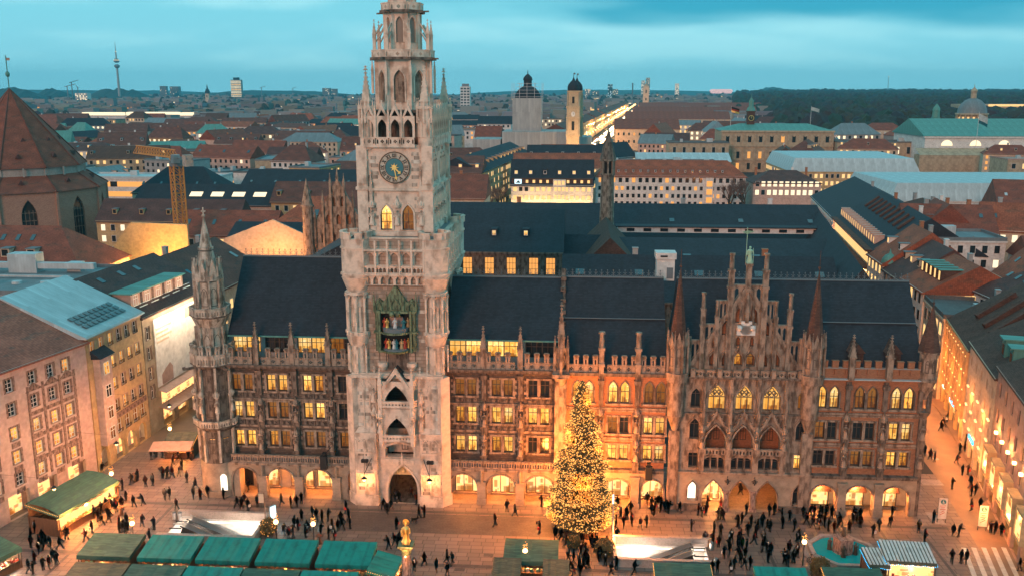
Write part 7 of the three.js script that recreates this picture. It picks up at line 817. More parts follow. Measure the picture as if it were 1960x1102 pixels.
// ---------- the town between: single houses, then a far town that reads as one mass ----------
{
  const r = rng(2024), list = [], roofs = [M.tileA, M.tileB, M.tileD, M.tileB, M.slate, M.slate, M.tileA, M.zincD, M.copper, M.slateB, M.tileC], walls = [M.cream, M.white, M.pink, M.grey, M.ochre, M.sand, M.white];
  const nm = new Map([[M.tileA, 'red tiled'], [M.tileB, 'brown tiled'], [M.tileD, 'dark tiled'], [M.slate, 'slate roofed'], [M.zincD, 'metal roofed'], [M.copper, 'copper roofed'], [M.slateB, 'brown slated'], [M.tileC, 'scarlet tiled'], [M.flat, 'flat gravel']]), wn = new Map([[M.cream, 'cream'], [M.white, 'white'], [M.pink, 'rose'], [M.grey, 'grey'], [M.ochre, 'ochre'], [M.sand, 'sandstone']]);
  const fwd = V(-Math.sin(YAW), 0, -Math.cos(YAW)), rt = V(Math.cos(YAW), 0, -Math.sin(YAW));
  const free = (x, z, R) => clear.every((c) => Math.hypot(c[0] - x, c[1] - z) > c[2] + R) && !(x > -62 && x < 64 && z > -135);
  let D = 300;
  while (D < 1250) {
    const row = D < 500 ? 34 : D < 800 ? 48 : 66;
    for (let s = -0.62 * D; s < 0.62 * D;) {
      const len = (D < 500 ? 20 : D < 800 ? 28 : 38) * (0.7 + r() * 0.9), d = 14 + r() * 8, mid = s + len / 2, off = (r() - 0.5) * row * 0.5;
      const x = EYE.x + fwd.x * (D + off) + rt.x * mid, z = EYE.z + fwd.z * (D + off) + rt.z * mid, park = mid > D * 0.3 && D > 760;
      if (!park && free(x, z, len * 0.5) && r() < 0.92) {
        const flat = r() < 0.24, rm = flat ? pick([M.flat, M.zincD, M.lead], r) : pick(roofs, r), wm = pick(walls, r), h = 14 + r() * 7.5, turn = (r() - 0.5) * 0.7 + (r() < 0.22 ? 1.4 : 0), lit = pick([0.1, 0.3, 0.55, 0.9], r);
        const kind = flat ? 'flat roofed' : nm.get(rm);
        house({ name: 'city_house', label: `${kind} ${wn.get(wm)} house, ${lit > 0.5 ? 'many windows lit' : 'mostly dark windows'}`, p: [x - Math.cos(turn) * len / 2, z + Math.sin(turn) * len / 2], len, d, h, rise: 4 + r() * 5, ry: turn, rm, wm, roof: flat ? 'flat' : r() < 0.45 ? 'hip' : 'gable', rows: (D < 700 ? [h - 3, h - 6.4, h - 9.8] : [h - 3.6, h - 8]).map((y) => ({ y, lit, p: D < 700 ? 3.4 : 5, w: D < 700 ? 1.3 : 2, h: D < 700 ? 1.8 : 2.4 })), frames: 0, r, boxes: 1 + Math.floor(r() * 3), chimneys: flat ? 0 : Math.floor(r() * 3), dormers: !flat && D < 700 && r() < 0.5 ? { n: 2 + Math.floor(r() * 4), f: 0.35, lit: 0.3 } : undefined, skylights: !flat && D < 700 && r() < 0.3 ? { n: 3, f: 0.5, w: 1.4, h: 2 } : undefined, group: 'houses of the town behind the town hall' });
      }
      s += len + 3 + r() * 9;
    }
    D += row;
  }
  // far town
  const W = [], Rf = [[], [], []], Lw = [[], [], []]; const unitBody = fin([box(1, 1, 1)]), unitRoof = fin([faces([[-0.52, 0, 0.52], [0.52, 0, 0.52], [0.52, 0, -0.52], [-0.52, 0, -0.52], [-0.3, 1, 0], [0.3, 1, 0]], [[0, 1, 5, 4], [2, 3, 4, 5], [1, 2, 5], [3, 0, 4]])]);
  const mk = (n, g, m, arr, lb, cat) => { const o = new THREE.InstancedMesh(g, m, arr.length); arr.forEach((q, i) => { o.setMatrixAt(i, q[0]); if (q[1]) o.setColorAt(i, q[1]); }); o.name = numbered(n); o.castShadow = o.receiveShadow = true; scene.add(o); tag(o, lb, cat, undefined, 'stuff'); };
  const mtx = (x, y, z, ry, a, b, c) => new THREE.Matrix4().compose(V(x, y, z), new THREE.Quaternion().setFromEuler(new THREE.Euler(0, ry, 0)), V(a, b, c));
  for (let d = 1250; d < 7000; d *= 1.022) { const n = Math.round(48 + d / 90); for (let i = 0; i < n; i++) { const s = (r() - 0.5) * 1.3 * d, dd = d * (1 + (r() - 0.5) * 0.03), x = EYE.x + fwd.x * dd + rt.x * s, z = EYE.z + fwd.z * dd + rt.z * s; if (s > d * 0.24 && d < 5200 && r() < smooth(0.2, 0.38, s / d)) continue; if (!clear.every((c) => Math.hypot(c[0] - x, c[1] - z) > c[2] + 10)) continue; const len = (12 + r() * 24) * (1 + d / 9000), h = 8 + r() * r() * 13, dp = 14 + r() * 12, ry = (r() - 0.5) * 0.6, k = Math.floor(r() * 3), c = 0.6 + r() * 0.5, flat = r() < 0.35; W.push([mtx(x, h / 2, z, ry, len, h, dp), new THREE.Color().setRGB(c, c * (0.85 + 0.15 * r()), c * (0.75 + 0.25 * r()))]); if (!flat) Rf[k].push([mtx(x, h, z, ry, len, 4 + r() * 5, dp)]); const nl = r() < 0.7 ? 2 + Math.floor(r() * 5) : 0; for (let q = 0; q < nl; q++) { const u = (r() - 0.5) * 0.8 * len; Lw[Math.floor(r() * 3)].push([mtx(x + Math.cos(ry) * u + Math.sin(ry) * (dp / 2 + 0.2), h * (0.35 + 0.5 * r()), z - Math.sin(ry) * u + Math.cos(ry) * (dp / 2 + 0.2), ry, (1 + r() * r() * 7) * (1 + d / 3500), (1.2 + r() * 0.8) * (1 + d / 3500), 0.4)]); } } }
  mk('distant_houses', unitBody, M.wallFar, W, 'mass of small far houses reaching to the horizon', 'far town'); mk('distant_roofs', unitRoof, M.tileB, Rf[0], 'mass of far reddish roofs below the horizon', 'far town'); mk('distant_roofs', unitRoof, M.slate, Rf[1], 'mass of far dark roofs below the horizon', 'far town'); mk('distant_roofs', unitRoof, M.tileD, Rf[2], 'mass of far brown roofs below the horizon', 'far town');
  mk('distant_window_lights', unitBody, E.warm, Lw[0], 'scatter of warm far window lights', 'far lights'); mk('distant_window_lights', unitBody, E.pale, Lw[1], 'scatter of pale far window lights', 'far lights'); mk('distant_window_lights', unitBody, E.amber, Lw[2], 'scatter of amber far window lights', 'far lights');
  // the park and the tree belts between the houses
  const g = new THREE.IcosahedronGeometry(1, 2); { const p = g.attributes.position; for (let i = 0; i < p.count; i++) { const v = V(p.getX(i), p.getY(i), p.getZ(i)), k = 0.72 + 0.55 * vnoise(v.x * 2.3 + 9, v.y * 2.3 + v.z * 1.9 + 5, 3); p.setXYZ(i, v.x * k, v.y * k, v.z * k); } g.computeVertexNormals(); } const crown = fin([g]);
  const P = []; const tree = (x, z, w) => P.push([mtx(x, w * 0.75, z, r() * 6, w * (0.5 + 0.2 * r()), w * (0.55 + 0.3 * r()), w * (0.5 + 0.2 * r())), new THREE.Color().setRGB(0.6 + r() * 0.8, 0.6 + r() * 0.6, 0.6 + r() * 0.5)]);
  for (let d = 860; d < 6500; d *= 1.014) { const n = Math.round(60 + d / 60); for (let i = 0; i < n; i++) { const s = (0.24 + r() * 0.46) * d, x = EYE.x + fwd.x * d + rt.x * s, z = EYE.z + fwd.z * d + rt.z * s; if (r() > smooth(d < 1600 ? 0.3 : 0.2, d < 1600 ? 0.44 : 0.4, s / d + 0.05 * Math.sin(d / 150)) * 1.15) continue; if (d > 5200 && r() < 0.4) continue; if (clear.every((c) => Math.hypot(c[0] - x, c[1] - z) > c[2])) tree(x, z, 11 + d / 300 + r() * 7); } }
  for (let d = 1500; d < 7000; d *= 1.03) for (let i = 0; i < 40; i++) { const s = (r() - 0.5) * 1.3 * d, x = EYE.x + fwd.x * d + rt.x * s, z = EYE.z + fwd.z * d + rt.z * s; if (fbm(s / 160 + 50, d / 300, 71, 3) > 0.52 && clear.every((c) => Math.hypot(c[0] - x, c[1] - z) > c[2] + 8)) tree(x, z, 8 + d / 700 + r() * 6); }
  mk('distant_trees', crown, M.forest, P, 'dark bare wood of the big park and far tree belts', 'trees');
}
// ---------- christmas tree ----------
{
  const X = 1.2, Z = 8, H = 21.2, t = thing('christmas_tree', 'giant fir christmas tree covered in countless warm lights', 'christmas tree', [X, 0, Z]), r = rng(12);
  part('trunk', [cyl(0.42, 0.08, H - 0.6, 9)], M.bark, t);
  const tips = [], bulbs = [], rad = (y) => 4.75 * Math.pow(Math.max(0, 1 - y / H), 0.82) * (y < 2.2 ? 0.72 + 0.13 * y : 1) + 0.1;
  for (let i = 0; i < 8200; i++) {
    const y = 1.2 + (H - 1.4) * (1 - Math.sqrt(r())) * 0.99, layer = 0.86 + 0.16 * Math.sin(y * 3.6) + 0.1 * Math.sin(y * 1.3 + 2), a = r() * 6.2832, lump = 0.9 + 0.22 * vnoise(a * 2.5 + 7, y * 0.9, 4), q = Math.sqrt(0.3 + 0.7 * r()), R = rad(y) * layer * lump * q, L = 0.55 + 0.5 * r(), x = Math.cos(a) * R, z = Math.sin(a) * R;
    tips.push(mv(raw(new THREE.ConeGeometry(0.13 + 0.1 * r(), L, 4, 1)), x, y - 0.1 * r(), z, -a + Math.PI / 2 + (r() - 0.5), 1.75 + (r() - 0.5) * 0.9));
    if (i % 5 !== 0) { const k = rad(y) * layer * lump * (0.86 + 0.2 * r()); bulbs.push(mv(raw(new THREE.OctahedronGeometry(0.055 + 0.045 * r())), Math.cos(a) * k, y + 0.1, Math.sin(a) * k)); }
  }
  stuffPart('crown', tips, M.needles, t); stuffPart('light_bulb', bulbs, E.bulb, t);
  const limbs = []; for (let y = 1.6; y < H - 2; y += 0.55) { const a = y * 2.4, R = rad(y) * 0.8; limbs.push(rod([0, y + 0.3, 0], [Math.cos(a) * R, y - 0.1, Math.sin(a) * R], 0.05, 4)); } part('limb', limbs, M.bark, t);
  for (let i = 0; i < 9; i++) { const y = 2.2 + i * 2, a = i * 2.4 + 0.6, R = rad(y) * 1.12 + 0.3; lampLight('tree_light', X + Math.cos(a) * R, y, Z + Math.sin(a) * R, [1, 0.29, 0.05], 170 * (1 - i / 12), 40); }
  for (const a of [-2.2, -1.57, -0.9]) lampLight('tree_light', X + Math.cos(a) * 5, 6, Z + Math.sin(a) * 5, [1, 0.28, 0.05], 60, 40);
  tag(part(numbered('tree_fence'), [bar(-2, 2, 0.1, 0.9, -2, -1.9), bar(-2, 2, 0.1, 0.9, 1.9, 2), bar(-2, -1.9, 0.1, 0.9, -2, 2), bar(1.9, 2, 0.1, 0.9, -2, 2)].map((g) => mv(g, X, 0, Z)), M.wood, scene), 'low wooden fence round the foot of the christmas tree', 'fence');
}
// ---------- market stalls ----------
function canvasRoof(w, d, yb, yf, val = 0.45, sag = 0.12, ridge = 0) {
  const n = 10, m = 6, v = [], f = []; const H = (i, j) => { const t = j / m, u = i / n; return yb + (yf - yb) * t + ridge * Math.sin(Math.PI * t) - sag * Math.sin(Math.PI * Math.min(1, Math.abs(((u * 3) % 1)))) * (0.35 + 0.65 * Math.sin(Math.PI * t)); };
  for (let j = 0; j <= m; j++) for (let i = 0; i <= n; i++) v.push([-w / 2 + w * i / n, H(i, j), -d / 2 + d * j / m]);
  for (let j = 0; j < m; j++) for (let i = 0; i < n; i++) { const a = j * (n + 1) + i; f.push([a, a + n + 1, a + n + 2, a + 1]); }
  const g = [faces(v, f)]; g[0].computeVertexNormals();
  const sc = []; for (let i = 0; i < n * 2; i++) { const x0 = -w / 2 + w * i / n / 2, x1 = x0 + w / n / 2, b = yf - val - (i % 2 ? 0.06 : 0); sc.push(faces([[x0, yf - 0.02, d / 2], [x1, yf - 0.02, d / 2], [x1, b, d / 2 + 0.06], [x0, b, d / 2 + 0.06]], [[3, 2, 1, 0]])); }
  for (const s of [-1, 1]) sc.push(faces([[s * w / 2, yb - 0.02, -d / 2], [s * w / 2, yf - 0.02, d / 2], [s * w / 2, yf - val, d / 2], [s * w / 2, yb - val, -d / 2]], [s > 0 ? [0, 3, 2, 1] : [0, 1, 2, 3]]));
  return [...g, ...sc];
}
const goodsCol = [M.red, M.gold, M.white, M.ochre, M.cream, M.copper, M.wood];
function stall(label, x, z, w, d, m, o = {}) {
  const t = thing('market_stall', label, 'market stall', [x, 0, z], o.ry || 0, o.group), yb = o.yb || 3.35, yf = o.yf || 2.65, r = rng(Math.round(x * 31 + z));
  part('canvas_roof', canvasRoof(w, d, yb, yf, o.val ?? 0.5, 0.12, o.ridge || 0), m, t);
  part('roof_beam', [bar(-w / 2, w / 2, yb - 0.2, yb - 0.08, -d / 2, -d / 2 + 0.1), bar(-w / 2, w / 2, yf - 0.2, yf - 0.08, d / 2 - 0.15, d / 2 - 0.05)], M.wood, t);
  repeatPart('post', [box(0.12, 2.5, 0.12)], M.wood, t, [[-w / 2 + 0.1, 0, d / 2 - 0.2], [w / 2 - 0.1, 0, d / 2 - 0.2], [-w / 2 + 0.1, 0, -d / 2 + 0.2], [w / 2 - 0.1, 0, -d / 2 + 0.2]]);
  part('back_wall', [bar(-w / 2 + 0.15, w / 2 - 0.15, 0, yb - 0.3, -d / 2 + 0.15, -d / 2 + 0.25), bar(-w / 2 + 0.15, -w / 2 + 0.25, 0, 2.3, -d / 2, d / 2 - 0.5), bar(w / 2 - 0.25, w / 2 - 0.15, 0, 2.3, -d / 2, d / 2 - 0.5)], M.wood, t);
  part('counter', [bar(-w / 2 + 0.2, w / 2 - 0.2, 0, 1.0, d / 2 - 0.9, d / 2 - 0.25), bar(-w / 2 + 0.1, w / 2 - 0.1, 1.0, 1.06, d / 2 - 1, d / 2 - 0.1)], M.wood, t);
  for (let k = 0; k < 3; k++) stuffPart('goods', [...Array(14)].map(() => box(0.12 + r() * 0.25, 0.1 + r() * 0.3, 0.15 + r() * 0.2, (r() - 0.5) * (w - 0.8), 1.06, d / 2 - 0.35 - r() * 0.5)), goodsCol[Math.floor(r() * 7)], t);
  part('shelf', [0.9, 1.5, 2.0].map((y) => bar(-w / 2 + 0.3, w / 2 - 0.3, y, y + 0.05, -d / 2 + 0.25, -d / 2 + 0.6)), M.wood, t);
  part('strip_lamp', [bar(-w / 2 + 0.6, w / 2 - 0.6, 2.28, 2.34, d / 2 - 0.7, d / 2 - 0.6)], o.lampM || E.lamp, t);
  if (o.light !== 0) { const q = V(0, 2.15, d / 2 - 0.4).applyAxisAngle(V(0, 1, 0), o.ry || 0); lampLight('stall_light', x + q.x, 2.1, z + q.z, o.col || SOFT, o.light || 26, 12); }
  if (o.garland) { const g = []; const n = Math.round(w / 0.22); for (let i = 0; i <= n; i++) g.push(ball(0.055, -w / 2 + w * i / n, yf - 0.25 - 0.16 * Math.abs(Math.sin(i * 0.5)), d / 2 + 0.12, 4)); for (let i = 0; i <= d / 0.25; i++) for (const s of [-1, 1]) g.push(ball(0.055, s * (w / 2 + 0.05), yb + (yf - yb) * i * 0.25 / d - 0.2, -d / 2 + i * 0.25, 4)); stuffPart('light_garland', g, o.gm || E.bulb, t); }
  return t;
}
{
  const G1 = 'market stalls in the row before the clock tower';
  [[-54.7, M.canvasGreen, 'dull green, leftmost of the front row of five stalls'], [-47.4, M.canvasTeal, 'bright teal, second from left of front row'], [-40.4, M.canvasTeal, 'bright teal, middle of front row of five'], [-33.3, M.canvasTeal, 'bright teal, fourth from left of front row'], [-26.2, M.canvasTeal, 'bright teal, rightmost of the front row of five stalls']].forEach(([x, m, l]) => { stall('market stall roof of canvas, ' + l, x, 20.9, 6.4, 4.3, m, { group: G1, light: 24 }); });
  ['leftmost of the bottom row', 'second from left of the bottom row', 'third from left of the bottom row', 'fourth from left of the bottom row', 'fifth from left of the bottom row'].forEach((l, i) => stall('worn green market stall canvas at the picture edge, ' + l, -53.2 + i * 6.6, 27.9, 6.4, 4.4, [M.canvasOlive, M.canvasGreen, M.canvasTeal, M.canvasGreen, M.canvasTeal][i], { group: 'market stalls cut by the bottom picture edge', light: 24 }));
  stall('green stall turned sideways with light garland beside the golden column', -21.2, 23, 4.6, 3, M.canvasTeal, { ry: 1.5, garland: true, light: 30 });
  stall('dark olive canvas stall standing alone in the middle of the square', -4.6, 18.7, 6.4, 4.1, M.canvasGreen, { light: 12, ridge: 0.2 }); stall('dark olive stall half open, close to the lone dark stall', -7.2, 23.3, 3.2, 4, M.canvasOlive, { light: 10 }); stall('second half open olive stall with dark gap before the lone stall', -1.6, 23.3, 3, 4, M.canvasOlive, { light: 10 });
  stall('dark green stall below the right subway entrance with garland', 12.7, 23.2, 6.4, 4, M.canvasGreen, { garland: true, light: 24 }); stall('bright teal stall left of the fountain at the bottom edge', 23.6, 23.3, 5.8, 4, M.canvasTeal, { light: 24 }); stall('green stall with garland in front of the teal fountain', 31.6, 22.9, 6.4, 4, M.canvasGreen, { garland: true, light: 34 });
  const led = stall('white lit stall with striped roof edged by blue lights', 39.2, 16.9, 5.6, 3.9, M.canvasOlive, { yb: 3.7, yf: 3.1, garland: true, gm: E.blue, light: 60, col: [1, 0.85, 0.7], ry: -0.06, val: 0.3 }); part('roof_stripe', [...Array(14)].map((_, i) => mv(bar(-0.13, 0.13, 0, 0.08, -1.95, 1.95), -2.6 + i * 0.4, 3.46, 0, 0, 0.153)), M.white, led); part('lit_booth_front', [bar(-2.6, 2.6, 0.1, 2.6, 1.5, 1.6)], E.shopWall, led);
  const ledB = stall('small blue edged striped stall attached left of the blue lit stall', 35.4, 17.6, 2.4, 3.3, M.canvasOlive, { yb: 3.2, yf: 2.8, garland: true, gm: E.blue, light: 0, val: 0.3 }); part('roof_stripe', [...Array(6)].map((_, i) => mv(bar(-0.12, 0.12, 0, 0.08, -1.65, 1.65), -1 + i * 0.4, 3.08, 0, 0, 0.12)), M.white, ledB);
  const lg = stall('long stall with draped green roof and wavy light garland before the rosy house', -66.3, 8.4, 11, 5.2, M.canvasGreen, { ry: 1.35, yb: 4.1, yf: 3.2, garland: true, light: 80, ridge: 0.35, col: WARM }); part('glow_counter', [...Array(9)].map((_, i) => bar(-5.3 + i * 1.18, -4.2 + i * 1.18, 1.1, 2.35, 1.9, 2.0)), SHOP[1], lg);
  for (const s of [-4, 4]) { const q = V(s, 2.4, 3.3).applyAxisAngle(V(0, 1, 0), 1.35); lampLight('stall_light', -66.3 + q.x, 2.4, 8.4 + q.z, WARM, 60, 14); }
  stall('small green roofed stall by the side street left of the corner tower', -61, -13.2, 4.6, 3, M.canvasOlive, { garland: true, light: 70, col: WARM, ry: 0.1 }); { const aw = single('awning', [mv(box(6.2, 0.12, 2.4), -61.4, 2.5, -10.6, 0.1, 0.3)], M.rose, 'reddish awning over the drinks counter in front of the small green stall', 'awning'); void aw; }
  stall('white lit stall at the bottom left corner of the picture', -68.6, 24.2, 7, 4, M.canvasGreen, { ry: 1.2, light: 60, col: [1, 0.9, 0.75] });
}
// ---------- underground entrances ----------
PITS.forEach(([x0, x1, z0, z1], i) => {
  const w = x1 - x0, d = z1 - z0, t = thing('subway_entrance', i ? 'right glowing white underground stairwell with pale stone rim' : 'left glowing white underground stairwell with two escalators', 'subway entrance', [(x0 + x1) / 2, 0, (z0 + z1) / 2]), a = w / 2, b = d / 2;
  part('rim', [bar(-a - 0.35, a + 0.35, 0, 1.0, -b - 0.35, -b), bar(-a - 0.35, i ? a : a + 0.35, 0, 1.0, b, b + 0.4), bar(i ? -a - 0.35 : a, i ? -a : a + 0.35, 0, 1.0, -b, b), bar(-a - 0.45, a + 0.45, 1.0, 1.1, -b - 0.45, -b + 0.05), bar(-a - 0.45, a + 0.45, 1, 1.1, b - 0.05, b + 0.5)], M.concrete, t);
  part('pit_wall', [bar(-a, a, -4.5, 0.02, -b - 0.1, -b), bar(-a, a, -4.5, 0.02, b, b + 0.1), bar(-a - 0.1, -a, -4.5, 0.02, -b, b), bar(a, a + 0.1, -4.5, 0.02, -b, b), bar(-a, a, -4.6, -4.5, -b, b)], M.white, t);
  const s = i ? -1 : 1;
  for (const z of [-1.4, 0.6]) { part('escalator', [mv(box(w * 0.85, 0.3, 1.1), 0.4 * s, -2.1, z, 0, 0, -s * 0.42)], M.steel, t); for (const e of [-0.62, 0.62]) part('handrail', [mv(box(w * 0.85, 0.9, 0.06), 0.4 * s, -1.9, z + e, 0, 0, -s * 0.42), mv(box(w * 0.85, 0.1, 0.14), 0.4 * s, -1.0, z + e, 0, 0, -s * 0.42), mv(box(1.6, 0.1, 0.14), s * -a * 0.82, 0.72, z + e)], e < 0 ? M.steel : M.black, t); }
  part('stair', [...Array(12)].map((_, k) => bar(s * (-a + 0.6 + k * 0.7) - 0.36, s * (-a + 0.6 + k * 0.7) + 0.36, -4.4, -0.3 - k * 0.34, 1.3, b - 0.05)), M.concrete, t);
  part('strip_light', [bar(-a + 0.1, a - 0.1, -0.5, -0.3, -b + 0.02, -b + 0.1), bar(-a + 0.1, a - 0.1, -0.5, -0.3, b - 0.1, b - 0.02)], E.white, t);
  for (const x of [-a * 0.5, a * 0.5]) lampLight('pit_light', (x0 + x1) / 2 + x, -1.0, (z0 + z1) / 2 + 0.2, [1, 0.8, 0.64], 34, 20);
  for (let k = 0; k < 2; k++) { const bn = thing('litter_bin', i ? 'slim steel litter bin at the right subway stairwell rim' + (k ? ', nearer the market' : ', nearer the hall') : 'slim steel litter bin at the left subway stairwell corner' + (k ? ', right one' : ', left one'), 'litter bin', [i ? x1 + 0.7 : x0 - 0.9 + k * 0.8, 0, i ? z0 + 0.6 + k * 4 : z0 + 0.3]); part('bin_body', [cyl(0.24, 0.27, 0.95, 10)], M.steel, bn); part('bin_lid', [cyl(0.29, 0.2, 0.14, 10, 0, 0.95, 0)], M.lead, bn); }
});
// ---------- fountain, column, lamps, signs ----------
{
  const t = thing('fountain', 'octagonal stone fountain basin with teal water and bronze figures', 'fountain', [33.4, 0, 11.9]);
  { const s = new THREE.Shape(); const h = new THREE.Path(); for (let i = 0; i < 8; i++) { const q = i * Math.PI / 4 + 0.39; s[i ? 'lineTo' : 'moveTo'](Math.cos(q) * 4.3, Math.sin(q) * 4.3); h[i ? 'lineTo' : 'moveTo'](Math.cos(q) * 3.75, Math.sin(q) * 3.75); } s.holes.push(h); part('basin_rim', [ext(s, 0.85).rotateX(-Math.PI / 2).translate(0, 0.85, 0), cyl(4.8, 4.8, 0.16, 8, 0, 0, 0, 0)], M.concrete, t); }
  part('water', [cyl(3.85, 3.85, 0.5, 8, 0, 0.1, 0, 0)], M.pool, t); part('pedestal', [box(1.7, 2.1, 1.7, 0, 0.3, 0, 0.3), cyl(1.25, 1.25, 0.5, 8, 0, 0.3, 0), box(1.95, 0.2, 1.95, 0, 2.3, 0, 0.3)], M.marble, t);
  for (const q of [0.5, 1.8, 3.4, 4.9]) { const f = part('bronze_figure', statueGeo, M.bronzeDark, t); f.position.set(Math.cos(q) * 1.5, 0.55, Math.sin(q) * 1.5); f.rotation.y = -q + Math.PI / 2; f.scale.setScalar(0.85); }
  part('fish', [lathe([[0.05, 0], [0.32, 0.25], [0.28, 0.6], [0.12, 0.95], [0.3, 1.2], [0.02, 1.25]], 10, 0, 2.5, 0)], M.bronzeDark, t);
  const c = thing('golden_column', 'red marble column crowned by a shining golden statue with child and sceptre', 'column', [-17.7, 0, 28]);
  part('column_shaft', [cyl(0.62, 0.5, 6.3, 16, 0, 0.8, 0), box(2.4, 0.9, 2.4)], M.marble, c); part('capital', [lathe([[0.5, 7], [0.55, 7.15], [0.5, 7.3], [0.85, 7.9], [0.95, 8]], 14), box(1.6, 0.2, 1.6, 0, 8, 0)], M.verdigris, c);
  const s = part('golden_figure', [mv(statueGeo.clone(), 0, 0, 0, 0, 0, 0, 1.25), mv(statueGeo.clone(), -0.35, 1.05, 0.35, 0.3, 0, 0, 0.42), lathe([[0.45, 0.05], [0.5, 0.2], [0.3, 0.6]], 10, 0, 0, 0), cyl(0.22, 0.3, 0.3, 8, 0, 2.25, 0), mv(disc(0.36, 0.05, 0, 0, 0, 14, 0.26), 0, 2.35, -0.1)], M.gold, c); s.position.set(0, 8.3, 0); lampLight('column_light', -17.5, 7.6, 29.6, SOFT, 14, 8); c.add(part('column_lamp', [ball(0.1, 0.2, 7.55, 1.62, 6)], E.lamp, c));
}
[[216, 945, 'lamp with glowing globe and star at the right end of the long stall'], [256, 1045, 'lamp with globe and star behind the leftmost green stall'], [601, 1046, 'lamp with globe and star among people right of the left subway entrance'], [530, 1042, 'lamp with globe and star at the front edge of the left subway entrance'], [1537, 1082, 'lamp with globe and star left of the fountain'], [327, 855, 'lamp with globe and star before the small stall in the side street'], [1005, 1100, 'lamp with globe hidden between the olive stalls']].forEach(([px, py, lb]) => { const [x, z] = at(px, py), t = thing('star_lamp', lb, 'street lamp', [x, 0, z], 0, 'lamps with glowing globes on the square'); part('post', [cyl(0.07, 0.05, 2.9, 8)], M.iron, t); part('globe_lamp', [ball(0.3, 0, 3.1, 0, 10)], E.lamp, t); part('star_light', [...Array(22)].map((_, i) => { const a = i * 2.4, q = 0.12 + (i % 4) * 0.11; return ball(0.05, Math.cos(a) * q, 3.75 + Math.sin(a * 1.7) * q, Math.sin(a) * q, 4); }), E.bulb, t); lampLight('globe_light', x, 3.1, z, WARM, px < 300 ? 260 : 110, 15); });
[[49, 2, 'left white pedestrian zone sign boards'], [53.4, 3.9, 'right white pedestrian zone sign boards']].forEach(([x, z, lb]) => { const t = thing('sign_board', lb + ' with blue disc at street mouth', 'sign', [x, 0, z], -0.12, 'pedestrian zone signs'); part('post', [box(0.07, 3.5, 0.07, -0.5), box(0.07, 3.5, 0.07, 0.5)], M.iron, t); part('board', [box(1.05, 2.9, 0.06, 0, 0.6, 0.06)], M.white, t); part('blue_disc', [disc(0.34, 0.03, 0, 3, 0.12, 18)], M.dialBlue, t); part('figure_mark', [ball(0.06, 0, 3.17, 0.12, 6), box(0.07, 0.22, 0.02, -0.03, 2.9, 0.13), box(0.16, 0.05, 0.02, 0.05, 2.88, 0.13), disc(0.13, 0.02, 0.02, 2.86, 0.14, 12, 0.09)], M.white, t); part('red_line', [2.4, 2.15, 1.9, 1.6, 1.3].map((y, i) => mv(box(0.7 - (i % 2) * 0.2, 0.07, 0.02), 0, y, 0.1, 0, 0, i > 2 ? 0.6 : 0.15)), M.red, t); });
